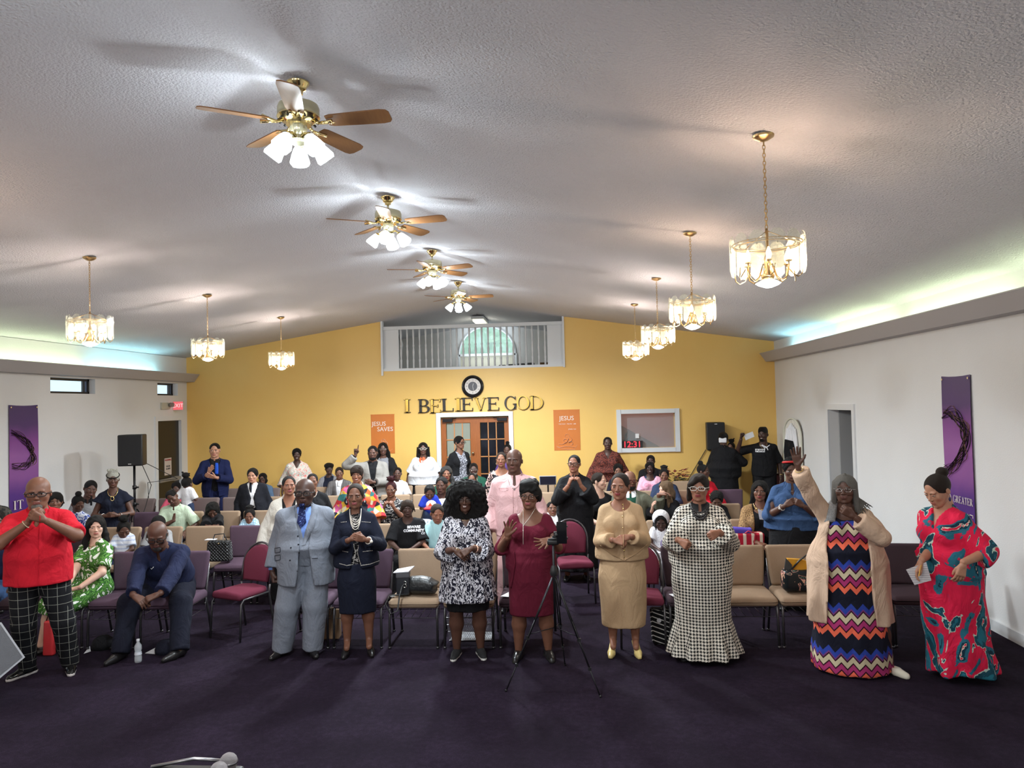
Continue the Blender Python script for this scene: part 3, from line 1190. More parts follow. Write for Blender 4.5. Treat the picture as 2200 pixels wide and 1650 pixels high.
def _bd(v):
 k = (v.z + 0.2) / 0.4
 w = 0.86 + 0.14 * min(1, max(0, k) * 1.3)
 return (v.x * w, v.y - 0.03 * (1 - (v.x / 0.25) ** 2) * (-1 if v.y > 0 else 1) * 0.35 + 0.05 * (v.x / 0.25) ** 2 * -0.3, v.z)


_back = MB().rbox((0, 0.245, 0.675), (0.508, 0.07, 0.40), 0.033, n=3, deform=_bd, rot=RB)
_low = MB().rbox((0, 0.215, 0.485), (0.42, 0.03, 0.1), 0.013, n=2, rot=RB)


def _legm(sx, front):
 if front:
  return MB().tube([(sx * 0.235, -0.19, 0.41), (sx * 0.235, -0.235, 0.37), (sx * 0.236, -0.245, 0.3), (sx * 0.238, -0.255, 0.006)], 0.0125, 8).lathe([(0.016, 0), (0.016, 0.02)], (sx * 0.238, -0.255, 0), 8).mesh('leg', LEGM, True)
 return MB().tube([(sx * 0.235, 0.27, 0.74), (sx * 0.23, 0.20, 0.40), (sx * 0.235, 0.25, 0.2), (sx * 0.236, 0.30, 0.006)], 0.0125, 8).lathe([(0.016, 0), (0.016, 0.02)], (sx * 0.236, 0.30, 0), 8).mesh('leg', LEGM, True)


_legs = [_legm(-1, 1), _legm(1, 1), _legm(-1, 0), _legm(1, 0)]
_frm = MB()
for sx in (-1, 1):
 _frm.tube([(sx * 0.235, -0.19, 0.40), (sx * 0.23, 0.2, 0.40)], 0.011, 6)
_frm.tube([(-0.25, -0.2, 0.395), (0.25, -0.2, 0.395)], 0.010, 6)
_frm.tube([(-0.24, 0.18, 0.395), (0.24, 0.18, 0.395)], 0.010, 6)
_frm = _frm.mesh('seat_frame', LEGM, True)
_rk = MB()
for k in range(6):
 _rk.tube([(-0.2 + 0.08 * k, -0.16, 0.27), (-0.2 + 0.08 * k, 0.16, 0.27)], 0.003, 4)
for yy in (-0.16, 0.16):
 _rk.tube([(-0.25, yy, 0.4), (-0.24, yy, 0.27), (0.24, yy, 0.27), (0.25, yy, 0.4)], 0.004, 5)
_rk = _rk.mesh('book_rack', LEGM, True)
CH = {}
for k, fm in FB.items():
 if k == 'm':
  continue
 CH[k] = (_seat.mesh('seat', fm, True), _back.mesh('backrest', fm, True), _low.mesh('lower_back_panel', fm, True))


def chair(x, y, rz, col, label, group):
 t = empty('church_chair', (x, y, 0), rz, label=label, cat='chair', group=group)
 s_, b_, l_ = CH[col]
 link('seat', s_, t)
 link('backrest', b_, t)
 link('lower_back_panel', l_, t)
 for l in _legs:
  link('leg', l, t)
 link('seat_frame', _frm, t)
 link('book_rack', _rk, t)
 return t


# stacking banquet chair: round-topped back in a tube frame
def _banquet():
 t = empty('banquet_chair')
 MB().rbox((0, -0.02, 0.445), (0.43, 0.42, 0.07), 0.034, n=3, deform=lambda v: (v.x * (1 - 0.12 * (v.y / 0.22 + 1) / 2 - 0.25 * max(0, (abs(v.y) / 0.21)) ** 6 * 0.3), v.y, v.z + (0.02 * (1 - (v.x / 0.22) ** 2) if v.z > 0 else 0))).obj('seat', FB['m'], t, sm=True)
 m = MB()
 W, H = 0.19, 0.39
 poly = [(-W * 0.93, 0.52), (W * 0.93, 0.52)] + [(W * math.cos(a) ** 0.999 if a < PI / 2 else -W * abs(math.cos(a)), 0.70 + 0.19 * math.sin(a)) for a in [PI * k / 14 for k in range(15)]]
 cx = lambda x, y, z: (x, y + 0.20 + (z - 0.5) * 0.18 - 0.03 * (1 - (x / W) ** 2) * -1, z)
 V = [cx(a, -0.022, b) for a, b in poly] + [cx(a, 0.022, b) for a, b in poly]
 n = len(poly)
 ins = [cx(a * 0.85, -0.036, 0.7 + (b - 0.7) * 0.88) for a, b in poly]
 Fc = [tuple(range(n, 2 * n))[::-1][::-1]] + [(i, (i + 1) % n, n + (i + 1) % n, n + i) for i in range(n)]
 o = len(V)
 V += ins
 Fc += [(i, o + i, o + (i + 1) % n, (i + 1) % n) for i in range(n)] + [tuple(range(o, o + n))]
 m.add(V, Fc)
 b = m.obj('backrest', FB['m'], t, sm=True)
 fr = [cx(-0.205, 0, 0.50 - 0.0)] + [cx(-0.205, 0, 0.6)] + [cx(0.205 * math.cos(a), 0, 0.70 + 0.215 * math.sin(a)) for a in [PI - PI * k / 12 for k in range(13)]] + [cx(0.205, 0, 0.6), cx(0.205, 0, 0.5)]
 MB().tube(fr, 0.0115, 7).obj('back_frame', LEGM, t, sm=True)
 for sx in (-1, 1):
  MB().tube([(sx * 0.2, 0.19, 0.42), (sx * 0.2, -0.17, 0.415), (sx * 0.205, -0.21, 0.38), (sx * 0.21, -0.235, 0.006)], 0.0115, 7).obj('leg', LEGM, t, sm=True)
  MB().tube([cx(sx * 0.205, 0, 0.5), (sx * 0.2, 0.185, 0.42), (sx * 0.205, 0.22, 0.2), (sx * 0.21, 0.25, 0.006)], 0.0115, 7).obj('leg', LEGM, t, sm=True)
 MB().tube([(-0.2, -0.12, 0.405), (0.2, -0.12, 0.405)], 0.009, 6).obj('seat_frame', LEGM, t, sm=True)
 return t


bq = _banquet()
bq['category'] = 'chair'
bq['group'] = 'maroon banquet chairs'
bql = [(flo(521, 1362), -22, 'maroon banquet chair angled in front of the grey-suited man'),
 (pix(1233, 1200, 9.05), 8, 'maroon banquet chair in the aisle behind the camera tripod'),
 (pix(1379, 1290, 7.45), -4, 'maroon banquet chair half hidden behind the tan knit dress')]
for i, (p, a, lb) in enumerate(bql):
 b = bq if i == 0 else copy_tree(bq)
 b.location = (p.x, p.y, 0)
 b.rotation_euler = (0, 0, math.radians(a))
 b['label'] = lb

# rows: (row phrase, y of chair centres, [(centre pixel, colour, rotation)]) ; pixel = back cushion centre
ROWS = [
 ('front row', 7.52, 1188, [(86, 'd', 3), (192, 'd', 3), (298, 'p', 2), (404, 'p', 2), (688, 'p', 0), (795, 'p', 0), (907, 'b', 0), (1018, 'b', 0), (1130, 'd', 0),
       (1472, 'd', 0), (1586, 'b', 0), (1698, 'b', 0), (1812, 'b', 0), (1930, 'd', -6)]),
 ('second row', 9.2, 1140, [(85, 'd', 2), (176, 'd', 2), (266, 'b', 1), (354, 'b', 1), (442, 'b', 1), (536, 'p', 0), (625, 'b', 0), (714, 'b', 0), (803, 'b', 0), (893, 'b', 0), (982, 'b', 0), (1071, 'b', 0),
        (1432, 'b', 0), (1521, 'b', 0), (1611, 'b', 0), (1701, 'b', 0), (1791, 'b', 0)]),
 ('third row', 10.6, 1105, [(170, 'd', 4), (248, 'd', 3), (326, 'p', 2), (404, 'b', 2), (482, 'b', 0), (560, 'b', 0), (638, 'b', 0), (716, 'b', 0), (794, 'b', 0), (872, 'b', 0), (950, 'b', 0), (1028, 'b', 0), (1106, 'b', 0), (1184, 'b', 0),
        (1290, 'b', 0), (1368, 'p', 0), (1446, 'b', 0), (1552, 'b', 0)]),
 ('fourth row', 12.3, 1066, [(306, 'g', 2), (374, 'g', 2), (442, 'g', 0), (510, 'g', 0), (578, 'b', 0), (646, 'b', 0), (714, 'b', 0), (782, 'b', 0), (850, 'b', 0), (918, 'b', 0), (986, 'b', 0), (1054, 'b', 0), (1122, 'b', 0), (1190, 'b', 0),
        (1330, 'b', 0), (1398, 'b', 0), (1466, 'b', 0), (1562, 'p', 0)]),
 ('back row', 13.7, 1045, [(515, 'g', 0), (575, 'g', 0), (676, 'b', 0), (737, 'b', 0), (798, 'b', 0), (859, 'b', 0), (920, 'b', 0), (981, 'b', 0), (1042, 'b', 0), (1103, 'b', 0), (1164, 'b', 0),
       (1290, 'b', 0), (1351, 'b', 0), (1412, 'b', 0), (1473, 'b', 0)]),
 ('rear row by the wall', 14.55, 1035, [(706, 'g', 0), (1398, 'b', 0)]),
]
ORD = ['first', 'second', 'third', 'fourth', 'fifth', 'sixth', 'seventh', 'eighth', 'ninth', 'tenth', 'eleventh', 'twelfth', 'thirteenth', 'fourteenth', 'fifteenth', 'sixteenth', 'seventeenth', 'eighteenth', 'nineteenth', 'twentieth']
for rn, yc, py, L in ROWS:
 for k, (px, c, rz) in enumerate(L):
  p = pix(px, py, yc + 0.27)
  chair(p.x, yc, math.radians(rz), c, '%s padded chair, %s from the left in the %s' % (CNAME[c], ORD[k], rn), 'padded church chairs, ' + rn)

# ---------------------------------------------------------------- figures: implicit surfaces meshed here
class Field:
 def __init__(s, lo, hi, v):
  s.v = v
  s.ax = [np.arange(lo[i], hi[i] + v, v, dtype=np.float32) for i in range(3)]
  s.d = np.full([len(a) for a in s.ax], 1.0, dtype=np.float32)

 def sl(s, lo, hi, pad):
  out = []
  for i in range(3):
   a = int(max(0, (lo[i] - pad - s.ax[i][0]) / s.v))
   b = int(min(len(s.ax[i]), (hi[i] + pad - s.ax[i][0]) / s.v + 2))
   if b <= a:
    return None
   out.append(slice(a, b))
  return tuple(out)

 def grid(s, sl):
  return s.ax[0][sl[0]][:, None, None], s.ax[1][sl[1]][None, :, None], s.ax[2][sl[2]][None, None, :]

 def add(s, f, lo, hi, k=0.02):
  sl = s.sl(lo, hi, k + 2.5 * s.v)
  if sl is None:
   return
  a = f(*s.grid(sl))
  b = s.d[sl]
  if k <= 1e-5:
   s.d[sl] = np.minimum(a, b)
   return
  h = np.clip(0.5 + 0.5 * (b - a) / k, 0, 1)
  s.d[sl] = b * (1 - h) + a * h - k * h * (1 - h)

 def cut(s, f, lo, hi, k=0.0):
  sl = s.sl(lo, hi, 0.02)
  if sl is None:
   return
  a = -f(*s.grid(sl))
  b = s.d[sl]
  if k <= 1e-5:
   s.d[sl] = np.maximum(a, b)
  else:
   h = np.clip(0.5 - 0.5 * (b - a) / k, 0, 1)
   s.d[sl] = b * (1 - h) + a * h + k * h * (1 - h)

 # primitives ------------------------------------------------
 def cap(s, a, b, ra, rb, k=0.02, sq=None):
  a, b = np.array(a, float), np.array(b, float)
  r = max(ra, rb)
  ab = b - a
  L2 = float(ab @ ab) + 1e-12

  def f(X, Y, Z):
   x, y, z = X - a[0], Y - a[1], Z - a[2]
   t = np.clip((x * ab[0] + y * ab[1] + z * ab[2]) / L2, 0, 1)
   return np.sqrt((x - t * ab[0]) ** 2 + (y - t * ab[1]) ** 2 + (z - t * ab[2]) ** 2) - (ra + (rb - ra) * t)
  s.add(f, np.minimum(a, b) - r, np.maximum(a, b) + r, k)

 def ell(s, c, r, k=0.02, cut=False):
  c, r = np.array(c, float), np.array(r, float)

  def f(X, Y, Z):
   x, y, z = (X - c[0]) / r[0], (Y - c[1]) / r[1], (Z - c[2]) / r[2]
   k0 = np.sqrt(x * x + y * y + z * z)
   k1 = np.sqrt((x / r[0]) ** 2 + (y / r[1]) ** 2 + (z / r[2]) ** 2) + 1e-9
   return k0 * (k0 - 1) / k1
  (s.cut if cut else s.add)(f, c - r, c + r, k)

 def loft(s, o, M, zs, rx, ry, cy, k=0.02, ripple=None, n=2.0):
  """elliptical sections along the third axis of frame M (3x3, columns) from origin o"""
  o = np.array(o, float)
  M = np.array(M, float)
  zs, rx, ry, cy = [np.array(q, float) for q in (zs, rx, ry, cy)]
  R = max(rx.max(), ry.max()) * (1.25 if ripple else 1.05) + abs(cy).max()
  e0, e1 = o + M[:, 2] * zs[0], o + M[:, 2] * zs[-1]
  lo, hi = np.minimum(e0, e1) - R, np.maximum(e0, e1) + R

  def f(X, Y, Z):
   x0, y0, z0 = X - o[0], Y - o[1], Z - o[2]
   x = x0 * M[0, 0] + y0 * M[1, 0] + z0 * M[2, 0]
   y = x0 * M[0, 1] + y0 * M[1, 1] + z0 * M[2, 1]
   z = x0 * M[0, 2] + y0 * M[1, 2] + z0 * M[2, 2]
   A, B, Cc = np.interp(z, zs, rx), np.interp(z, zs, ry), np.interp(z, zs, cy)
   y = y - Cc
   if ripple:
    amp, cnt, zt, zb, ph = ripple
    th = np.arctan2(y, x)
    w = np.clip((zt - z) / (zt - zb), 0, 1)
    g = 1 + amp * w * (np.sin(th * cnt + ph) + 0.5 * np.sin(th * (cnt * 0.5 + 1) + 1.3 + ph))
    A, B = A * g, B * g
   q = np.sqrt((x / A) ** 2 + (y / B) ** 2 + 1e-9)
   d = (q - 1) * np.minimum(A, B)
   return np.maximum(d, np.maximum(zs[0] - z, z - zs[-1]))
  s.add(f, lo, hi, k)

 def plane(s, p, n):
  """keep the side the normal points away from"""
  X, Y, Z = s.ax[0][:, None, None], s.ax[1][None, :, None], s.ax[2][None, None, :]
  s.d = np.maximum(s.d, (X - p[0]) * n[0] + (Y - p[1]) * n[1] + (Z - p[2]) * n[2]).astype(np.float32)

 def wobble(s, amp, fr, seed=0):
  X, Y, Z = s.ax[0][:, None, None], s.ax[1][None, :, None], s.ax[2][None, None, :]
  g = np.sin(X * fr + seed + 2.1 * np.sin(Y * fr * 0.7 + seed)) * np.sin(Z * fr * 0.9 + seed * 2 + 1.7 * np.sin(X * fr * 0.6)) + 0.6 * np.sin(Y * fr * 1.3 + Z * fr * 0.5 + seed)
  s.d = (s.d + amp * g).astype(np.float32)

 def nets(s):
  d = s.d.copy()
  for ax_ in range(3):
   ix = [slice(None)] * 3
   for e in (0, -1):
    ix[ax_] = e
    d[tuple(ix)] = np.maximum(d[tuple(ix)], s.v * 0.3)
  ins = d < 0
  if not ins.any():
   return np.zeros((0, 3), np.float32), np.zeros((0, 4), np.int32)
  n = d.shape
  cnt = np.zeros([q - 1 for q in n], np.int8)
  for i in (0, 1):
   for j in (0, 1):
    for k in (0, 1):
     cnt += ins[i:n[0] - 1 + i, j:n[1] - 1 + j, k:n[2] - 1 + k]
  act = (cnt > 0) & (cnt < 8)
  ids = np.full(act.shape, -1, np.int32)
  I, J, K = np.nonzero(act)
  ids[I, J, K] = np.arange(len(I))
  P = np.zeros((len(I), 3), np.float32)
  C = np.zeros(len(I), np.float32)
  cor = {}
  for i in (0, 1):
   for j in (0, 1):
    for k in (0, 1):
     cor[i, j, k] = d[I + i, J + j, K + k]
  E = [((0, b, c), (1, b, c)) for b in (0, 1) for c in (0, 1)] + [((a, 0, c), (a, 1, c)) for a in (0, 1) for c in (0, 1)] + [((a, b, 0), (a, b, 1)) for a in (0, 1) for b in (0, 1)]
  for p, q in E:
   u, v = cor[p], cor[q]
   m = (u < 0) != (v < 0)
   t = np.where(m, u / np.where(m, u - v, 1), 0)
   for ax_ in range(3):
    P[:, ax_] += np.where(m, p[ax_] + t * (q[ax_] - p[ax_]), 0)
   C += m
  P /= C[:, None]
  V = np.stack([s.ax[0][0] + (I + P[:, 0]) * s.v, s.ax[1][0] + (J + P[:, 1]) * s.v, s.ax[2][0] + (K + P[:, 2]) * s.v], 1)
  Q = []
  for ax_ in range(3):
   u, v = (ax_ + 1) % 3, (ax_ + 2) % 3
   a = [slice(0, n[0]), slice(0, n[1]), slice(0, n[2])]
   lo = list(a)
   hi = list(a)
   for w in (u, v):
    lo[w] = slice(1, n[w] - 1)
    hi[w] = slice(1, n[w] - 1)
   lo[ax_] = slice(0, n[ax_] - 1)
   hi[ax_] = slice(1, n[ax_])
   A, B = ins[tuple(lo)], ins[tuple(hi)]
   m = np.nonzero(A != B)
   flip = B[m]
   base = [m[0].copy(), m[1].copy(), m[2].copy()]
   base[u] += 1
   base[v] += 1

   def cell(du, dv):
    q = [base[0].copy(), base[1].copy(), base[2].copy()]
    q[u] -= du
    q[v] -= dv
    return ids[q[0], q[1], q[2]]
   c0, c1, c2, c3 = cell(1, 1), cell(0, 1), cell(0, 0), cell(1, 0)
   f = np.stack([c0, c1, c2, c3], 1)
   f[flip] = f[flip][:, ::-1]
   Q.append(f)
  Q = np.concatenate(Q)
  Q = Q[(Q >= 0).all(1)]
  return V.astype(np.float32), Q.astype(np.int32)


def nrm(v):
 v = np.array(v, float)
 return v / (np.linalg.norm(v) + 1e-9)


# ---------------------------------------------------------------- head template (head height = 1, faces -y)
def head_field(v, kind):
 f = Field((-0.48, -0.62, -0.62), (0.48, 0.56, 0.58), v)
 wj = {'m': 1.12, 'f': 0.98, 'k': 0.92, 'h': 1.2}[kind]
 f.ell((0, 0.06, 0.14), (0.335, 0.40, 0.36), 0)
 f.ell((0, -0.10, -0.10), (0.275 * (0.5 + wj / 2), 0.275, 0.36), 0.08)
 f.ell((0, -0.17, -0.33), (0.17 * wj, 0.17, 0.15), 0.10)
 for s in (-1, 1):
  f.cap((s * 0.235, 0.03, -0.14), (s * 0.10 * wj, -0.22, -0.38), 0.07, 0.085, 0.09)
  f.ell((s * 0.165, -0.235, -0.10), (0.105, 0.10, 0.10), 0.07)
  f.ell((s * 0.12, -0.315, 0.085), (0.10, 0.055, 0.035), 0.05)
 f.ell((0, -0.27, -0.255), (0.13, 0.12, 0.085), 0.05)
 f.ell((0, -0.31, -0.43), (0.075 * wj, 0.055, 0.05), 0.05)
 for s in (-1, 1):
  f.ell((s * 0.135, -0.395, 0.012), (0.075, 0.06, 0.042), 0.03, cut=True)
 f.cap((0, -0.33, 0.045), (0, -0.425, -0.125), 0.026, 0.046, 0.03)
 for s in (-1, 1):
  f.ell((s * 0.052, -0.395, -0.145), (0.034, 0.042, 0.028), 0.015)
 f.ell((0, -0.372, -0.238), (0.095, 0.040, 0.021), 0.012)
 f.ell((0, -0.366, -0.283), (0.082, 0.044, 0.026), 0.012)
 f.ell((0, -0.42, -0.26), (0.10, 0.035, 0.006), 0.008, cut=True)
 for s in (-1, 1):
  f.ell((s * 0.345, 0.055, -0.03), (0.035, 0.075, 0.105), 0.02)
  f.ell((s * 0.375, 0.03, -0.02), (0.02, 0.04, 0.06), 0.015, cut=True)
 f.cap((0, 0.06, -0.2), (0, 0.10, -0.62), 0.22, 0.225 * (wj if wj > 1 else 0.85), 0.08)
 return f


HEADS = {}
MI_SKIN, MI_LIP, MI_EYE, MI_IRIS, MI_HAIR, MI_TEETH = 0, 1, 2, 3, 4, 5


def head_template(kind, hi, smile, closed):
 key = (kind, hi, smile, closed)
 if key in HEADS:
  return HEADS[key]
 V, Q = head_field(0.021 if hi else 0.034, kind).nets()
 c = V[Q].mean(1)
 mi = np.zeros(len(Q), np.int32)
 lip = (np.abs(c[:, 0]) < 0.093) & (c[:, 1] < -0.352) & (c[:, 2] > -0.31) & (c[:, 2] < -0.216)
 mi[lip] = MI_LIP
 if smile:
  # corners up and wide
  m = (np.abs(V[:, 0]) > 0.04) & (V[:, 1] < -0.25) & (V[:, 2] > -0.32) & (V[:, 2] < -0.2)
  V[m, 2] += 0.022 * ((np.abs(V[m, 0]) - 0.04) / 0.08).clip(0, 1)
 parts = [(V, Q, mi)]
 m = MB()
 for s in (-1, 1):
  ex, ey, ez = s * 0.135, -0.335, 0.008
  if closed:
   m.ball((ex, ey, ez - 0.004), (0.062, 0.036, 0.03), 12, MI_SKIN)
   m.ball((ex, ey - 0.03, ez - 0.026), (0.055, 0.012, 0.006), 8, MI_HAIR)
  else:
   m.ball((ex, ey, ez), (0.060, 0.036, 0.026), 12, MI_EYE)
   m.ball((ex, ey - 0.024, ez + 0.001), (0.025, 0.016, 0.024), 10, MI_IRIS)
   m.ball((ex, ey - 0.018, ez + 0.024), (0.066, 0.026, 0.013), 10, MI_SKIN)
   m.ball((ex, ey - 0.034, ez + 0.017), (0.058, 0.012, 0.006), 8, MI_HAIR)
   m.ball((ex, ey - 0.014, ez - 0.026), (0.058, 0.022, 0.009), 8, MI_SKIN)
  for q in range(4):
   m.ball((s * (0.075 + 0.038 * q), -0.372 + 0.010 * q * q * 0.55, 0.075 + 0.012 * math.sin(q * 0.9)), (0.028, 0.014, 0.012), 6, MI_HAIR)
 if smile == 2:
  m.ball((0, -0.395, -0.255), (0.075, 0.02, 0.020), 10, MI_TEETH)
 out = [V], [[tuple(f) for f in Q]], [mi]
 VV = np.concatenate([V, np.array(m.V, np.float32)])
 FF = [tuple(int(i) for i in f) for f in Q] + [tuple(i + len(V) for i in f) for f in m.F]
 MI = np.concatenate([mi, np.array(m.I, np.int32)])
 HEADS[key] = (VV, FF, MI)
 return HEADS[key]


# ---------------------------------------------------------------- hair, in head units
HAIRS = {}


def hair_mesh(style, hi):
 key = (style, hi)
 if key in HAIRS:
  return HAIRS[key]
 v = 0.032 if hi else 0.048
 f = Field((-1.0, -0.75, -1.6), (1.0, 1.0, 1.05), v)
 sk = lambda o, fc=0.0: f.ell((0, 0.06, 0.14), (0.335 + o, 0.40 + o, 0.36 + o), 0)

 def face(w=0.29, top=0.30, bot=-0.75, y=-0.46, dy=0.42):
  cz, rz = (top + bot) / 2, (top - bot) / 2
  f.ell((0, y, cz), (w, dy, rz), 0.02, cut=True)
 rnd = random.Random(hash(style) % 1000 if False else sum(map(ord, style)))
 if style == 'buzz':
  sk(0.018)
  face(0.30, 0.30)
  f.plane((0, 0, -0.12), (0, 0, -1))
  f.ell((0, -0.25, -0.25), (0.6, 0.35, 0.3), 0.0, cut=True)
 elif style == 'fade':
  sk(0.028)
  f.wobble(0.006, 30)
  face(0.32, 0.40, y=-0.50, dy=0.5)
  f.plane((0, 0, 0.10), (0, 0, -1))
 elif style == 'flattop':
  f.ell((0, 0.03, 0.22), (0.34, 0.39, 0.42), 0)
  f.plane((0, 0, 0.55), (0, 0, 1))
  face(0.28, 0.27)
  f.plane((0, 0, 0.06), (0, 0, -1))
 elif style == 'fringe_bald':
  f.ell((0, 0.10, 0.0), (0.36, 0.39, 0.26), 0)
  f.ell((0, -0.12, 0.35), (0.32, 0.5, 0.33), 0.0, cut=True)
  face(0.36, 0.3, y=-0.5, dy=0.5)
  f.plane((0, 0, -0.22), (0, 0, -1))
 elif style == 'short':
  sk(0.038)
  f.wobble(0.012, 22)
  face(0.29, 0.34)
  f.plane((0, 0, -0.30), (0, 0, -1))
  f.ell((0, -0.38, -0.3), (0.6, 0.36, 0.35), 0.02, cut=True)
 elif style == 'short_curly':
  f.ell((0, 0.06, 0.19), (0.40, 0.45, 0.41), 0)
  f.wobble(0.028, 40, 1)
  face(0.31, 0.33, y=-0.48, dy=0.46)
  f.plane((0, 0, -0.2), (0, 0, -1))
  f.ell((0, -0.42, -0.3), (0.6, 0.40, 0.36), 0.02, cut=True)
 elif style == 'pulled':
  sk(0.016)
  face(0.33, 0.43, y=-0.50, dy=0.50)
  f.ell((0, -0.28, -0.32), (0.6, 0.35, 0.34), 0.02, cut=True)
  f.plane((0, 0, -0.30), (0, 0, -1))
  f.ell((0, 0.46, -0.08), (0.13, 0.11, 0.13), 0.03)
 elif style in ('top_bun', 'high_puff', 'back_bun'):
  sk(0.018)
  face(0.32, 0.40, y=-0.50, dy=0.49)
  f.ell((0, -0.28, -0.32), (0.6, 0.35, 0.34), 0.02, cut=True)
  f.plane((0, 0, -0.28), (0, 0, -1))
  if style == 'top_bun':
   f.ell((0, 0.2, 0.60), (0.19, 0.19, 0.17), 0.04)
  elif style == 'back_bun':
   f.ell((0, 0.42, 0.42), (0.20, 0.17, 0.17), 0.04)
  else:
   f.ell((0, 0.16, 0.66), (0.27, 0.25, 0.20), 0.05)
   for q in range(9):
    a = rnd.uniform(0, 2 * PI)
    f.cap((0.12 * math.cos(a), 0.16, 0.7), (0.27 * math.cos(a), 0.16 + 0.2 * math.sin(a), 0.7 + rnd.uniform(-0.12, 0.2)), 0.07, 0.05, 0.02)
 elif style == 'bangs':
  f.ell((0, 0.04, 0.16), (0.40, 0.46, 0.40), 0)
  f.ell((0, 0.28, -0.22), (0.34, 0.22, 0.24), 0.08)
  face(0.27, 0.20)
  for q in range(6):
   a = -0.26 + 0.085 * q
   f.cap((a + 0.05, -0.18, 0.40), (a - 0.02, -0.385 + 0.25 * abs(a), 0.17 + 0.02 * (q % 2)), 0.07, 0.045, 0.03)
  f.cap((-0.30, -0.2, 0.2), (-0.31, -0.2, -0.05), 0.06, 0.035, 0.02)
  f.cap((0.30, -0.1, 0.2), (0.33, -0.08, -0.02), 0.06, 0.035, 0.02)
  f.wobble(0.008, 28)
 elif style == 'sideswept':
  f.ell((0, 0.05, 0.15), (0.375, 0.44, 0.375), 0)
  f.ell((-0.33, 0.0, -0.15), (0.12, 0.22, 0.36), 0.05)
  f.ell((-0.4, -0.02, -0.38), (0.07, 0.12, 0.16), 0.04)
  face(0.27, 0.30)
  f.cap((0.16, -0.26, 0.40), (-0.28, -0.34, 0.12), 0.09, 0.10, 0.04)
  f.cap((-0.05, -0.30, 0.36), (-0.36, -0.24, -0.02), 0.10, 0.06, 0.04)
  f.cap((-0.3, -0.24, 0.1), (-0.38, -0.2, -0.3), 0.07, 0.04, 0.04)
  f.plane((0, 0, -0.56), (0, 0, -1))
 elif style == 'bob':
  f.ell((0, 0.06, 0.12), (0.42, 0.46, 0.41), 0)
  f.ell((0, 0.16, -0.28), (0.44, 0.36, 0.36), 0.1)
  face(0.275, 0.31, -0.95)
  f.wobble(0.01, 20, 2)
  f.cap((0.02, -0.26, 0.42), (-0.3, -0.3, 0.1), 0.08, 0.06, 0.04)
 elif style in ('long', 'long_wavy', 'long_locs', 'long_ringlets'):
  w = {'long': 0.40, 'long_wavy': 0.44, 'long_locs': 0.42, 'long_ringlets': 0.46}[style]
  f.ell((0, 0.06, 0.13), (0.40, 0.46, 0.40), 0)
  f.ell((0, 0.20, -0.35), (w + 0.03, 0.34, 0.5), 0.1)
  for s in (-1, 1):
   f.cap((s * 0.33, 0.0, 0.05), (s * w, 0.02, -0.75), 0.10, 0.13, 0.08)
   if style == 'long_ringlets':
    f.cap((s * 0.40, -0.02, -0.3), (s * 0.50, 0.0, -0.95), 0.16, 0.16, 0.08)
   if style == 'long_wavy':
    f.cap((s * 0.40, -0.08, -0.4), (s * 0.42, -0.18, -1.0), 0.13, 0.09, 0.06)
  face(0.27, 0.35, -1.1)
  if style == 'long_locs':
   for q in range(9):
    for s in (-1, 1):
     a = 0.25 + 0.03 * q
     f.cap((s * a, -0.12 + 0.05 * q, 0.1), (s * (a + 0.10), -0.12 + 0.06 * q, -0.95 - 0.05 * (q % 3)), 0.04, 0.032, 0.01)
  else:
   f.wobble(0.02, 26 if style == 'long_ringlets' else 16, 3)
 elif style == 'grey_locs':
  f.ell((0, 0.06, 0.13), (0.385, 0.45, 0.39), 0)
  f.ell((0.02, 0.22, -0.3), (0.38, 0.28, 0.5), 0.1)
  for s in (-1, 1):
   f.cap((s * 0.30, -0.08, 0.2), (s * 0.38, -0.05, -0.7), 0.11, 0.09, 0.06)
  face(0.255, 0.31, -1.2)
  for q in range(7):
   f.cap((0.34, -0.05 + 0.05 * q, -0.3), (0.42 + 0.075 * q, -0.10, -1.0 + 0.07 * q), 0.045, 0.02, 0.01)
   f.cap((-0.34, -0.05 + 0.04 * q, -0.3), (-0.40 - 0.02 * q, -0.2, -1.25 + 0.03 * q), 0.045, 0.03, 0.01)
   a = -0.3 + 0.1 * q
   f.cap((0.02, -0.12, 0.53), (a * 1.15, -0.22 + 0.5 * abs(a), 0.30 - 0.5 * abs(a)), 0.035, 0.035, 0.01)
 elif style == 'afro':
  f.ell((0.03, 0.10, 0.10), (0.80, 0.58, 0.66), 0)
  f.ell((0.04, 0.14, -0.40), (0.86, 0.52, 0.56), 0.12)
  f.ell((0.02, -0.5, -0.22), (0.26, 0.56, 0.42), 0.03, cut=True)
  f.wobble(0.035, 24, 1)
  for q in range(8):
   a = -0.28 + 0.075 * q
   f.cap((a, -0.28, 0.42), (a * 0.9 + 0.02 * math.sin(q * 2), -0.42, 0.12 + 0.05 * (q % 3)), 0.07, 0.03, 0.02)
 elif style in ('dreads', 'loose_curls'):
  f.ell((0, 0.05, 0.16), (0.40, 0.44, 0.39), 0)
  f.ell((0, 0.22, -0.1), (0.40, 0.3, 0.35), 0.05)
  face(0.265, 0.24)
  for q in range(46):
   a = rnd.uniform(0, 2 * PI)
   e = rnd.uniform(0.1, 0.9)
   p = (0.36 * math.cos(a) * math.cos(e), 0.06 + 0.4 * math.sin(a) * math.cos(e), 0.14 + 0.38 * math.sin(e))
   front = math.sin(a) < -0.5
   q2 = (p[0] * 1.32, 0.06 + (p[1] - 0.06) * (1.18 if not front else 1.06), p[2] - (0.24 if front else 0.42))
   f.cap(p, q2, 0.055, 0.035, 0.01)
 elif style == 'braids_bun':
  sk(0.03)
  f.wobble(0.012, 40)
  face(0.31, 0.38)
  f.ell((0, -0.28, -0.32), (0.6, 0.35, 0.34), 0.02, cut=True)
  f.plane((0, 0, -0.28), (0, 0, -1))
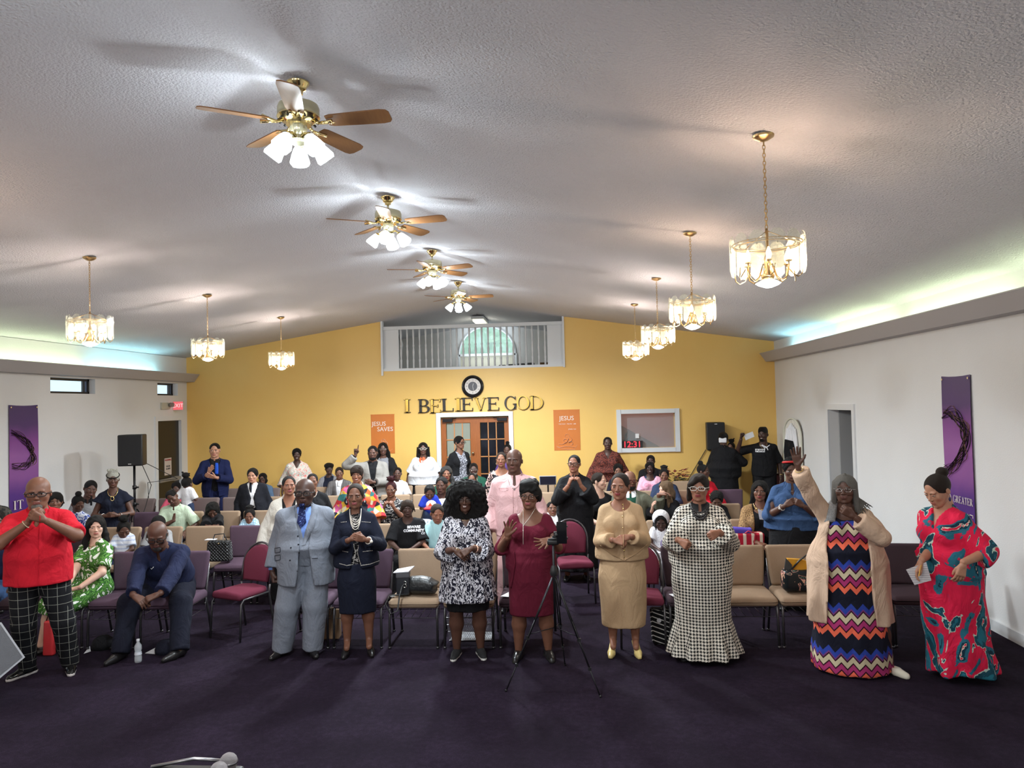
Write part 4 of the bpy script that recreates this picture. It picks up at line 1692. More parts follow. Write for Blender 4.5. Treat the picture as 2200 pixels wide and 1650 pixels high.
  f.ell((0, 0.25, 0.55), (0.24, 0.22, 0.20), 0.05)
  for q in range(8):
   a = 2 * PI * q / 8
   f.cap((0.2 * math.cos(a), 0.22 + 0.15 * math.sin(a), 0.52), (0.24 * math.cos(a + 0.9), 0.22 + 0.18 * math.sin(a + 0.9), 0.62), 0.06, 0.06, 0.01)
 elif style == 'hanging_braids':
  sk(0.03)
  face(0.27, 0.30)
  for s in (-1, 1):
   for q in range(5):
    f.cap((s * (0.25 + 0.03 * q), -0.2 + 0.07 * q, 0.2), (s * (0.30 + 0.05 * q), -0.28 + 0.07 * q, -0.9 - 0.05 * q), 0.045, 0.03, 0.01)
  f.ell((0, 0.3, -0.2), (0.3, 0.2, 0.4), 0.05)
 elif style == 'white_wisps':
  sk(0.03)
  face(0.29, 0.26)
  f.ell((0, -0.28, -0.34), (0.6, 0.35, 0.34), 0.02, cut=True)
  for q in range(40):
   a = rnd.uniform(0, 2 * PI)
   r = rnd.uniform(0.05, 0.3)
   f.cap((r * math.cos(a), 0.1 + r * math.sin(a), 0.42), (r * 1.3 * math.cos(a + 0.3), 0.1 + r * 1.2 * math.sin(a), 0.50 + rnd.uniform(0, 0.12)), 0.07, 0.05, 0.03)
  f.plane((0, 0, -0.25), (0, 0, -1))
 elif style == 'beret':
  f.ell((0, 0.05, 0.30), (0.44, 0.46, 0.26), 0)
  f.ell((0, 0.05, 0.17), (0.37, 0.43, 0.30), 0.05)
  face(0.28, 0.21)
  f.plane((0, 0, -0.1), (0, 0, -1))
  f.wobble(0.012, 18)
 elif style == 'updo_curls':
  sk(0.06)
  f.ell((0, 0.02, 0.42), (0.36, 0.38, 0.22), 0.05)
  f.ell((0.08, 0.36, 0.0), (0.34, 0.24, 0.34), 0.08)
  face(0.27, 0.20)
  for q in range(9):
   a = -0.27 + 0.068 * q
   f.cap((a, -0.2, 0.45), (a * 1.1, -0.37 + 0.3 * abs(a), 0.20 + 0.035 * (q % 3)), 0.07, 0.045, 0.02)
  for q in range(14):
   a = rnd.uniform(0, PI)
   f.ell((0.3 * math.cos(a), 0.02 + rnd.uniform(-0.1, 0.3), 0.42 + 0.16 * math.sin(a)), (0.10, 0.10, 0.08), 0.02)
  f.ell((0.36, 0.12, 0.0), (0.10, 0.2, 0.26), 0.05)
  f.plane((0, 0, -0.34), (0, 0, -1))
 # facial hair -------------------------------------------------
 elif style in ('goatee', 'beard', 'moustache_goatee'):
  f = Field((-0.5, -0.6, -0.6), (0.5, 0.4, 0.2), v * 0.75)
  if style != 'beard':
   f.ell((0, -0.275, -0.40), (0.165, 0.140, 0.125), 0)
   for s in (-1, 1):
    f.cap((s * 0.12, -0.30, -0.24), (s * 0.12, -0.27, -0.38), 0.035, 0.045, 0.03)
   f.cap((-0.11, -0.345, -0.212), (0.11, -0.345, -0.212), 0.022, 0.022, 0.02)
  else:
   f.ell((0, -0.22, -0.38), (0.21, 0.20, 0.15), 0)
   for s in (-1, 1):
    f.cap((s * 0.30, 0.0, -0.06), (s * 0.19, -0.2, -0.36), 0.05, 0.09, 0.05)
   f.cap((-0.12, -0.345, -0.212), (0.12, -0.345, -0.212), 0.024, 0.024, 0.02)
  f.ell((0, -0.42, -0.262), (0.092, 0.12, 0.042), 0.01, cut=True)
  f.wobble(0.004, 60)
 V, Q = f.nets()
 HAIRS[key] = mkmesh('hair', V, Q, [])
 return HAIRS[key]


# ---------------------------------------------------------------- hands (length 1, wrist at 0, fingers +z, palm -y, right hand thumb +x)
HANDS = {}


def hand_template(pose, left, hi):
 key = (pose, left, hi)
 if key in HANDS:
  return HANDS[key]
 f = Field((-0.5, -0.6, -0.25), (0.62, 0.3, 1.12), 0.030 if hi else 0.045)
 f.cap((0, 0, -0.16), (0, 0, 0.05), 0.135, 0.135, 0)
 for x in (-0.13, -0.04, 0.05, 0.13):
  f.cap((x * 0.7, 0, 0.08), (x * 1.15, 0, 0.46), 0.085, 0.075, 0.05)
 curl = {'open': (4, 6, 5), 'relaxed': (22, 26, 18), 'curl': (50, 52, 30), 'fist': (80, 88, 60), 'point': (80, 88, 60), 'spread': (8, 10, 6)}[pose]
 L = ((-0.165, 0.16, 0.13, 0.10, 0.050), (-0.055, 0.20, 0.15, 0.11, 0.056), (0.06, 0.22, 0.16, 0.12, 0.058), (0.165, 0.19, 0.14, 0.11, 0.056))
 for i, (x, a, b, c, r) in enumerate(L):
  cu = (4, 6, 4) if (pose == 'point' and i == 3) else curl
  sp = {'open': 0.16, 'spread': 0.42, 'relaxed': 0.08}.get(pose, 0.0) * (x / 0.165)
  p = np.array((x, 0, 0.46))
  ang = 0.0
  for l, da, rr in ((a, cu[0], r), (b, cu[1], r * 0.93), (c, cu[2], r * 0.85)):
   ang += math.radians(da)
   q = p + l * np.array((math.sin(sp) * math.cos(ang), -math.sin(ang), math.cos(sp) * math.cos(ang)))
   f.cap(p, q, rr, rr * 0.93, 0.018)
   p = q
 if pose in ('fist', 'point', 'curl'):
  T = [(0.10, -0.03, 0.12), (0.20, -0.12, 0.26), (0.14, -0.22, 0.40), (0.04, -0.25, 0.47)]
 elif pose in ('open', 'spread'):
  T = [(0.08, -0.02, 0.10), (0.22, -0.05, 0.24), (0.34, -0.06, 0.38), (0.41, -0.05, 0.49)]
 else:
  T = [(0.08, -0.02, 0.10), (0.19, -0.08, 0.25), (0.24, -0.13, 0.40), (0.24, -0.16, 0.52)]
 for i, (ra, rb) in enumerate(((0.10, 0.075), (0.075, 0.062), (0.062, 0.052))):
  f.cap(T[i], T[i + 1], ra, rb, 0.03)
 V, Q = f.nets()
 if left:
  V = V * np.array((-1, 1, 1), np.float32)
  Q = Q[:, ::-1].copy()
 HANDS[key] = (V, Q)
 return HANDS[key]


# ---------------------------------------------------------------- shoes (length 1 along -y from heel, ankle at 0)
SHOES = {}
SHMATS = {}


def shoe_mesh(style):
 if style in SHOES:
  return SHOES[style]
 f = Field((-0.3, -0.95, -0.10), (0.3, 0.4, 0.75), 0.034)
 mi = None
 if style == 'heel':
  f.cap((0, 0.08, 0.42), (0, -0.40, 0.14), 0.13, 0.13, 0)
  f.cap((0, -0.42, 0.12), (0, -0.66, 0.08), 0.15, 0.08, 0.06)
  f.ell((0, 0.02, 0.62), (0.13, 0.2, 0.22), 0.02, cut=True)
  f.ell((0, -0.2, 0.48), (0.10, 0.25, 0.16), 0.02, cut=True)
  f.plane((0, 0, 0.0), (0, 0, -1))
  f.cap((0, 0.16, 0.36), (0, 0.14, 0.02), 0.05, 0.03, 0.02)
  f.cap((0, -0.38, 0.04), (0, -0.62, 0.03), 0.13, 0.09, 0.02)
  f.plane((0, 0, 0.0), (0, 0, -1))
 else:
  tall = {'dress': 0.30, 'sneaker': 0.34, 'flat': 0.18, 'slipon': 0.28}[style]
  f.cap((0, 0.10, 0.17), (0, -0.28, 0.13), 0.16, 0.15, 0)
  f.cap((0, -0.28, 0.11), (0, -0.62, 0.08), 0.165, 0.10 if style == 'dress' else 0.12, 0.05)
  if style != 'flat':
   f.cap((0, 0.04, 0.2), (0, 0.03, tall + 0.02), 0.15, 0.145, 0.05)
   f.ell((0, 0.03, tall + 0.12), (0.12, 0.14, 0.12), 0.01, cut=True)
  else:
   f.ell((0, -0.06, 0.36), (0.135, 0.32, 0.20), 0.01, cut=True)
  if style in ('sneaker', 'slipon'):
   f.cap((0, 0.14, 0.05), (0, -0.64, 0.05), 0.175, 0.12, 0.01)
  f.plane((0, 0, 0.0), (0, 0, -1))
 V, Q = f.nets()
 c = V[Q].mean(1)
 mi = (c[:, 2] < (0.085 if style in ('sneaker', 'slipon') else 0.03)).astype(np.int32)
 SHOES[style] = (V, Q, mi)
 return SHOES[style]


def shoe_obj(style, size, upper, sole, parent, loc, rz, pitch=0.0):
 key = (style, upper.name, sole.name)
 if key not in SHMATS:
  V, Q, mi = shoe_mesh(style)
  SHMATS[key] = mkmesh('shoe', V, Q, [upper, sole], mi)
 o = link('shoe', SHMATS[key], parent, loc, (pitch, 0, rz))
 o.scale = (size,) * 3
 return o


# ---------------------------------------------------------------- glasses (head units)
GL = {}


def glasses_mesh(style, mat_):
 key = (style, mat_.name)
 if key in GL:
  return GL[key]
 m = MB()
 w, h = {'wide': (0.115, 0.07), 'round': (0.10, 0.085), 'narrow': (0.12, 0.055), 'thin': (0.10, 0.06)}[style]
 r = 0.014 if style in ('wide', 'narrow', 'round') else 0.007
 for s in (-1, 1):
  pts = []
  for k in range(14):
   a = 2 * PI * k / 14
   ca, sa = math.cos(a), math.sin(a)
   e = 0.6
   pts.append((s * 0.145 + w * math.copysign(abs(ca) ** e, ca), -0.435 + 0.25 * abs(s * 0.145 + w * ca) ** 2, -0.005 + h * math.copysign(abs(sa) ** e, sa)))
  m.tube(pts, r, 5, closed=True)
  m.tube([(s * (0.145 + w), -0.415, 0.02), (s * 0.345, -0.30, 0.02), (s * 0.365, 0.03, 0.01), (s * 0.36, 0.09, -0.04)], r, 5)
 m.tube([(-0.035, -0.43, 0.01), (0, -0.44, 0.02), (0.035, -0.43, 0.01)], r, 5)
 GL[key] = m.mesh('glasses', mat_, True)
 return GL[key]


# ---------------------------------------------------------------- person
SK = {'d0': S(74, 50, 42), 'd1': S(92, 62, 50), 'd2': S(122, 82, 64), 'd3': S(150, 102, 80), 'm': S(184, 134, 108), 'l': S(222, 178, 156)}
LIPC = {'d0': S(86, 54, 50), 'd1': S(106, 66, 60), 'd2': S(130, 76, 68), 'd3': S(152, 88, 78), 'm': S(176, 108, 94), 'l': S(200, 126, 114)}
HAIRC = {'black': S(24, 21, 21), 'brown': S(52, 38, 30), 'grey': S(138, 134, 128), 'white': S(232, 226, 210), 'maroon': S(70, 22, 32), 'saltpepper': S(72, 70, 70),
  'light': S(140, 112, 84), 'stubble': S(58, 42, 36), 'greybeard': S(140, 134, 128), 'brownlocs': S(62, 44, 32)}


def skinmats(tone, hair, lip=None):
 key = 'skin_' + tone
 if key not in MATS:
  t = NT(key)
  c = SK[tone]
  n = t.noise(30, detail=3)
  t.bump(t.noise(90, detail=2), 0.12, 0.004)
  MATS[key] = t.fin(t.mix(n, tuple(x * 0.88 for x in c), tuple(min(1, x * 1.1) for x in c)), 0.48, 0, **{'Specular IOR Level': 0.42})
 lk = lip or ('lip_' + tone)
 if lk not in MATS:
  plain(lk, LIPC[tone] if not lip else lip_col[lip], 0.4)
 return [MATS[key], MATS[lk], plain('eye_white', S(205, 200, 196), 0.3), plain('iris_dark', (0.012, 0.008, 0.006), 0.12), hairmat(hair if hair in HAIRC else 'black'), plain('teeth', S(225, 220, 210), 0.35)]


lip_col = {'lip_red': S(138, 56, 58), 'lip_pink': S(158, 84, 88)}


def hairmat(c):
 key = 'hair_' + c
 if key not in MATS:
  t = NT(key)
  co = HAIRC[c]
  n = t.noise(14, t.mapv(t.coord(), (3, 3, 0.8)), 4, 0.7)
  t.bump(t.noise(30, t.mapv(t.coord(), (3, 3, 0.8)), 4, 0.7), 0.9, 0.04)
  MATS[key] = t.fin(t.mix(n, tuple(x * 0.6 for x in co), tuple(min(1, x * 1.35) for x in co)), 0.55, 0, **{'Specular IOR Level': 0.3})
 return MATS[key]


def ik(A, T, l1, l2, pole):
 A, T, pole = np.array(A, float), np.array(T, float), np.array(pole, float)
 d = T - A
 L = np.linalg.norm(d)
 mx = (l1 + l2) * 0.998
 if L > mx:
  T = A + d / L * mx
  d = T - A
  L = mx
 if L < abs(l1 - l2) + 0.02:
  L = abs(l1 - l2) + 0.02
 u = d / (np.linalg.norm(d) + 1e-9)
 a = (l1 * l1 - l2 * l2 + L * L) / (2 * L)
 h = math.sqrt(max(l1 * l1 - a * a, 0))
 w = pole - u * (pole @ u)
 w = w / (np.linalg.norm(w) + 1e-9)
 return A + u * a + w * h, T


def rot3(rx, ry, rz):
 return np.array((Matrix.Rotation(rz, 3, 'Z') @ Matrix.Rotation(ry, 3, 'Y') @ Matrix.Rotation(rx, 3, 'X')))


ARMS = {
 'down': dict(w=(0.160, -0.02, -0.05), f=(0.04, -0.05, -1), n=(-1, 0, 0.0), p='relaxed', pole=(0.35, 0.6, -0.2)),
 'down_fist': dict(w=(0.165, -0.03, -0.045), f=(0.02, -0.1, -1), n=(-1, 0, 0), p='fist', pole=(0.35, 0.6, -0.2)),
 'clasp': dict(w=(0.052, -0.135, 0.09), f=(-0.8, -0.45, 0.15), n=(-0.5, 0.8, 0.1), p='curl', pole=(0.7, 0.3, -0.9)),
 'claspR': dict(w=(0.060, -0.150, 0.105), f=(-0.8, -0.4, -0.1), n=(-0.5, 0.75, -0.3), p='curl', pole=(0.7, 0.3, -0.9)),
 'chest': dict(w=(0.062, -0.145, 0.17), f=(-0.75, -0.3, 0.5), n=(-0.6, 0.7, 0.2), p='curl', pole=(0.7, 0.2, -1)),
 'chin': dict(w=(0.05, -0.15, 0.235), f=(-0.35, -0.15, 0.9), n=(-0.9, 0.3, 0.3), p='curl', pole=(0.7, 0.0, -1)),
 'lap': dict(w=(0.06, -0.20, 0.065), f=(-0.6, -0.8, -0.1), n=(-0.1, 0.2, -1), p='relaxed', pole=(0.8, 0.4, -0.6)),
 'side': dict(w=(0.15, -0.06, 0.02), f=(0, -0.6, -0.7), n=(-1, 0, 0), p='relaxed', pole=(0.5, 0.8, -0.3)),
}


def person(px, ytop, z, label, H=None, sit=False, sex='f', tone='d2', hair=('short', 'black'), fat=1.0, yaw=0.0, lean=0.0, leanx=0.0,
  head=(0, 0, 0), a='down', b='down', clothes=(), shoes=('flat', 'blk'), hi=False, hx=0.0, smile=0, closed=False, beard=None,
  glasses=None, hs=1.0, legs=None, rz=None, z0=0.0, kind=None, group=None, bust=None, heel=0.0, shw=1.0, lift=0.0, seat=0.47,
  lip=None, extras=(), child=False, stance=0.075, headpx=None):
 """one figure: (px, ytop) is the crown of the head in the photograph, z its distance; arms a (its right) and b (its left)"""
 male = sex == 'm'
 top = pix(px, ytop, z)
 Zt = top.z - hx - z0
 if H is None:
  H = (Zt - heel) if not sit else (Zt - seat + 0.01) / 0.528
 if child:
  hs *= 1.0 + 1.0 * max(0.0, min(1.0, (1.55 - H) / 0.9))
 hh = H / 6.95 * hs * (1.0 if male else 0.98)
 vox = 0.0125 if hi else 0.0185
 if H < 1.2:
  vox *= 0.85
 L = 0.295 * H
 pel = np.array((0.0, 0.0, 0.53 * H + heel)) if not sit else np.array((0.0, 0.10, seat + 0.052 * H))
 pel[2] += lift
 T = rot3(-math.radians(lean), math.radians(leanx), 0)     # torso frame: z up along the spine
 # lean>0 bends forward (towards -y)
 T = rot3(math.radians(lean), math.radians(leanx), 0)
 up = T @ np.array((0, 0, 1.0))
 nb = pel + up * L
 hr = rot3(math.radians(head[1]), math.radians(head[2]), math.radians(head[0]))
 hup = hr @ np.array((0, 0, 1.0))
 nl = 0.103 * H - (hh / 2 - H / 15)
 hdir = nrm(up * 0.75 + hup * 0.5 + np.array((0, -0.12, 0)))
 hc = nb + hdir * nl
 # place the root so that the crown lands on its pixel
 tocam = math.degrees(math.atan2(-top.x, z))
 k_ = 0.35 if sit else 0.8
 yaw = yaw + tocam * k_
 head = (head[0] + tocam * (1 - k_) * 0.9, head[1], head[2])
 hr = rot3(math.radians(head[1]), math.radians(head[2]), math.radians(head[0]))
 hup = hr @ np.array((0, 0, 1.0))
 hdir = nrm(up * 0.75 + hup * 0.5 + np.array((0, -0.12, 0)))
 hc = nb + hdir * nl
 yw = math.radians(yaw)
 rootM = Matrix.Rotation(yw, 3, 'Z')
 off = rootM @ Vector(hc)
 rx = top.x - off.x
 ry = z if rz is None else rz
 p = empty('person', (rx, ry, z0), yw, label=label, cat='person', group=group)
 toloc = lambda w: np.array(rootM.inverted() @ (Vector(w) - Vector((rx, ry, z0))))
 f_ = fat
 # joints ------------------------------------------------------
 sw = (0.097 if male else 0.084) * H * shw * (0.85 + 0.15 * fat)
 SH = {}
 for s in (-1, 1):
  SH[s] = nb + T @ np.array((s * sw, 0.0, (-0.047 if male else -0.051) * H))
 l1, l2 = 0.172 * H, 0.152 * H
 ARM = {}
 for s, spec in ((-1, a), (1, b)):
  q = dict(ARMS[spec]) if isinstance(spec, str) else dict(ARMS['down'], **spec)
  if 'at' in q:     # photograph pixel and depth
   w = toloc(pix(q['at'][0], q['at'][1], z + q['at'][2]))
  else:
   if q['w'][0] > 0.12 and q['w'][0] < 0.2 and q['w'][2] < 0:
    q['w'] = (max(q['w'][0], (0.096 * fat ** 0.45 if male else 0.104 * fat ** 0.85) + 0.045), *q['w'][1:])
   w = pel + T @ (np.array(q['w']) * np.array((s, 1, 1)) * H + np.array((0, -(f_ - 1) * 0.05, 0)) * (1 if q['w'][1] < -0.1 else 0) )
  absd = 'at' in q
  fd = nrm(q['f'] if absd else np.array(q['f']) * np.array((s, 1, 1)))
  pn = nrm(q['n'] if absd else np.array(q['n']) * np.array((s, 1, 1)))
  pole = np.array(q['pole'] if absd and 'pole' in q and q.get('abs') else np.array(q['pole']) * np.array((s, 1, 1)))
  el, w = ik(SH[s], w, l1, l2, pole)
  ARM[s] = dict(e=el, w=w, f=fd, n=pn, p=q['p'])
 # legs ----------------------------------------------------------
 t1, t2 = 0.245 * H, 0.246 * H
 LEG = {}
 for s in (-1, 1):
  hp = pel + np.array((s * 0.052 * H * (f_ ** 0.5), 0, -0.015 * H))
  if legs and s in legs:
   lg = legs[s]
   ank = toloc(flo(*lg['at'])) if 'at' in lg else np.array(lg['xyz'], float)
   ank = ank + np.array((0, 0, 0.045 * H + lg.get('up', 0)))
   pole = np.array(lg.get('pole', (0, -1, 0.3)), float)
  elif sit:
   kn_f = pel[1] - t1 * 0.93
   drop = min(t2 * 0.99, seat - 0.03 + 0.03 * H)
   ank = np.array((s * stance * H * 1.1, kn_f - 0.03, max(0.045 * H, seat + 0.03 - t2)))
   pole = np.array((0, -1, 0.6))
  else:
   ank = np.array((s * stance * H, 0.02, 0.045 * H + heel))
   pole = np.array((0, -1, 0.1))
  if not sit:
   dl = float(np.linalg.norm(hp - ank))
   t1_, t2_ = dl * 0.503, dl * 0.503
  else:
   t1_, t2_ = t1, t2
  kn, ank = ik(hp, ank, t1_, t2_, pole)
  LEG[s] = (hp, kn, ank)
 g = 0.5 + f_ / 2
 # body field ------------------------------------------------------
 pts = [nb, hc] + [v for s in (-1, 1) for v in (SH[s], ARM[s]['e'], ARM[s]['w'], *LEG[s])]
 lo = np.min(pts, 0) - 0.24 * (0.6 + 0.4 * f_)
 hi_ = np.max(pts, 0) + 0.24 * (0.6 + 0.4 * f_)
 lo[2] = max(lo[2], -0.05 if z0 == 0 else lo[2])
 bk = dict(H=H, hh=hh, pel=pel, nb=nb, T=T, SH=SH, ARM=ARM, LEG=LEG, g=g, fat=f_, male=male, lo=lo, hi=hi_, vox=vox, sit=sit, up=up, L=L, bust=(0.0 if male or child else 0.9 * g) if bust is None else bust, toloc=toloc, child=child, walk=bool(legs))

 F_ = Field(lo, np.array((hi_[0], hi_[1], hc[2])), vox * 1.1)
 torso(F_, bk, -0.004)
 for s in (-1, 1):
  limb_arm(F_, bk, s, 0.0)
  hp, kn, an = LEG[s]
  F_.cap(hp, kn, 0.052 * H * g, 0.034 * H * g, 0.03)
  F_.cap(kn, kn * 0.62 + an * 0.38 + np.array((0, 0.012 * H, 0)), 0.033 * H * g, 0.036 * H * g, 0.02)
  F_.cap(kn * 0.62 + an * 0.38 + np.array((0, 0.012 * H, 0)), an, 0.034 * H * g, 0.021 * H, 0.02)
  if heel > 0.03:
   F_.cap(an, an + np.array((0, -0.10 * H * 0.6, -heel * 0.75)), 0.02 * H, 0.018 * H, 0.01)
 nr = (0.036 if male else 0.030) * H * (0.6 + 0.4 * g)
 F_.cap(nb - up * 0.02 * H, hc - hup * hh * 0.22, nr * 1.15, nr, 0.04)
 V, Q = F_.nets()
 VV = [V]
 FF = [tuple(q) for q in Q.tolist()]
 MI = [np.zeros(len(Q), np.int32)]
 off_ = len(V)
 tv, tf, tm = head_template(kind or ('k' if child else 'm' if male else 'f'), hi, smile, closed)
 W = tv @ (hr.T * hh) + hc
 VV.append(W)
 FF += [tuple(i + off_ for i in q) for q in tf]
 MI.append(tm)
 off_ += len(W)
 hl = 0.107 * H * (1.0 if male else 0.96)
 for s in (-1, 1):
  A = ARM[s]
  Zx = A['f']
  Yx = -(A['n'] - Zx * (A['n'] @ Zx))
  Yx = nrm(Yx)
  Xx = np.cross(Yx, Zx)
  hv, hq = hand_template(A['p'], s == 1, hi)
  A['M'] = np.stack([Xx, Yx, Zx], 1)
  W = (hv * hl) @ A['M'].T + A['w'] + Zx * 0.012 * H
  VV.append(W)
  FF += [tuple(i + off_ for i in q) for q in hq.tolist()]
  MI.append(np.zeros(len(hq), np.int32))
  off_ += len(W)
 hc_ = hair[1] if hair else 'black'
 me = mkmesh('body', np.concatenate(VV), FF, skinmats(tone, 'black' if hc_ in ('white',) else hc_, lip), np.concatenate(MI))
 link('body', me, p)
 # hair etc -------------------------------------------------------
 HM = Matrix(((*(hr[0] * hh), hc[0]), (*(hr[1] * hh), hc[1]), (*(hr[2] * hh), hc[2]), (0, 0, 0, 1)))

 def onhead(nm, me_, mt=None):
  if mt is not None and not me_.materials:
   me_.materials.append(mt)
  o = link(nm, me_, p)
  o.matrix_local = HM
  if mt is not None:
   o.material_slots[0].link = 'OBJECT'
   o.material_slots[0].material = mt
  return o
 bk['onhead'] = onhead
 if hair and hair[0] != 'bald':
  onhead('hair', hair_mesh(hair[0], hi), hairmat(hair[1]))
 if beard:
  onhead('beard', hair_mesh(beard[0], hi), hairmat(beard[1]))
 if glasses:
  onhead('glasses', glasses_mesh(glasses[0], glasses[1]))
 bk['p'] = p
 bk['hc'] = hc
 bk['hr'] = hr
 bk['HM'] = HM
 for c in clothes:
  garment(bk, **c)
 if shoes:
  up_, so = SHOEC[shoes[1]]
  for s in (-1, 1):
   hp, kn, an = LEG[s]
   d = (legs or {}).get(s, {}).get('dir', s * (0.18 if not sit else 0.05))
   shoe_obj(shoes[0], 0.152 * H, up_, so, p, (an[0], an[1] + 0.008, max(0.0, an[2] - 0.045 * H - (heel if heel > 0.03 else heel))), d)
 for e in extras:
  e(bk)
 return bk


def torso(F_, bk, o, lo=-0.12, hi=1.0, k=0.03, hip=1.0):
 H, g, L, fa = bk['H'], bk['g'], bk['L'], bk['fat']
 m = bk['male']
 ch = bk.get('child')
 s = np.array((-0.16, -0.05, 0.08, 0.28, 0.45, 0.62, 0.80, 0.92, 1.0))
 if m:
  rx = np.array((0.066, 0.092, 0.096, 0.088 * (1 + (fa - 1) * 0.6), 0.094 * (1 + (fa - 1) * 0.3), 0.102, 0.102, 0.070, 0.042))
  ry = np.array((0.05, 0.062, 0.066, 0.062 * (1 + (fa - 1) * 1.0), 0.066, 0.070, 0.060, 0.045, 0.034))
 elif ch:
  rx = np.array((0.060, 0.082, 0.084, 0.080, 0.083, 0.086, 0.084, 0.060, 0.040))
  ry = np.array((0.05, 0.058, 0.060, 0.060, 0.060, 0.060, 0.052, 0.042, 0.032))
 else:
  rx = np.array((0.070, 0.104, 0.104, 0.080 * (1 + (fa - 1) * 0.5), 0.083, 0.090, 0.086, 0.056, 0.038))
  ry = np.array((0.055, 0.070, 0.070, 0.058 * (1 + (fa - 1) * 0.8), 0.062, 0.066, 0.054, 0.042, 0.030))
 cy = np.array((0.0, 0.004, 0.0, -0.006 * fa, -0.004, -0.002, 0.0, 0.006, 0.008)) * H
 gg = np.interp(s, (-0.16, 0.3, 0.62, 0.85, 1.0), (fa ** (0.45 if m else 0.85), fa ** (0.8 if m else 0.9), 0.35 + 0.65 * fa, 0.7 + 0.3 * fa, 1))
 keep = (s >= lo - 1e-6) & (s <= hi + 1e-6)
 ss = np.concatenate([[lo], s[(s > lo) & (s < hi)], [hi]])
 R = lambda v: np.interp(ss, s, v)
 F_.loft(bk['pel'], bk['T'], ss * L, R(rx * gg) * H + o, R(ry * gg) * H + o, R(cy), k)
 if bk['bust'] > 0:
  for q in (-1, 1):
   c = bk['pel'] + bk['T'] @ np.array((q * 0.042 * H * g, -0.052 * H * g, 0.60 * L))
   F_.ell(c, np.array((0.040, 0.036, 0.042)) * H * bk['bust'] + o * 0.8, 0.03)
 for q in (-1, 1):
  a_ = bk['nb'] + bk['T'] @ np.array((q * 0.022 * H, 0.006 * H, -0.016 * H))
  F_.cap(a_, bk['SH'][q], 0.026 * H + o, (0.032 if m else 0.028) * H * (0.7 + 0.3 * g) + o * 0.8, 0.03)


def limb_arm(F_, bk, s, o, upto=2.0, loose=0.0, k=0.02):
 """arm or sleeve from the shoulder: upto 1 = elbow, 2 = wrist"""
 H, g = bk['H'], bk['g']
 A = bk['ARM'][s]
 S0, E, W = bk['SH'][s], A['e'], A['w']
 m = 1.0 if bk['male'] else 0.92
 g = g ** 0.7
 o = o * 0.8
 r0, r1, r2, r3 = 0.032 * H * m * g + o, 0.0255 * H * m * g + o, 0.0265 * H * m * g + o, 0.0165 * H + o
 if upto < 2 and upto > 1 and loose:
  r3 += loose
 if upto <= 1:
  P = S0 + (E - S0) * upto
  F_.cap(S0, P, r0, r0 + (r1 - r0) * upto + loose, k)
 else:
  F_.cap(S0, E, r0, r1 + loose * 0.4, k)
  t = upto - 1
  P = E + (W - E) * t
  F_.cap(E, P, r2 + loose * 0.4, r2 + (r3 - r2) * t + loose, k)
 return P


def cover(bk, prof):
 """sections of a skirt, never narrower than the legs inside it"""
 H, g = bk['H'], bk['g']
 if bk['walk']:
  return sorted(prof)
 out = []
 for u in sorted(prof):
  z = u[0] * H
  need = 0
  for s in (-1, 1):
   hp, kn, an = bk['LEG'][s]
   zz = [an[2], kn[2], hp[2]]
   xx = [abs(an[0] - bk['pel'][0]), abs(kn[0] - bk['pel'][0]), abs(hp[0] - bk['pel'][0])]
   rr = [0.024 * H, 0.037 * H * g, 0.050 * H * g]
   if z < hp[2] and z > an[2] + 0.1:
    need = max(need, np.interp(z, zz, xx) + np.interp(z, zz, rr) + 0.020)
  out.append((u[0], max(u[1], need / H), max(u[2], min(0.1, need / H * 0.62))) + tuple(u[3:]))
 return out


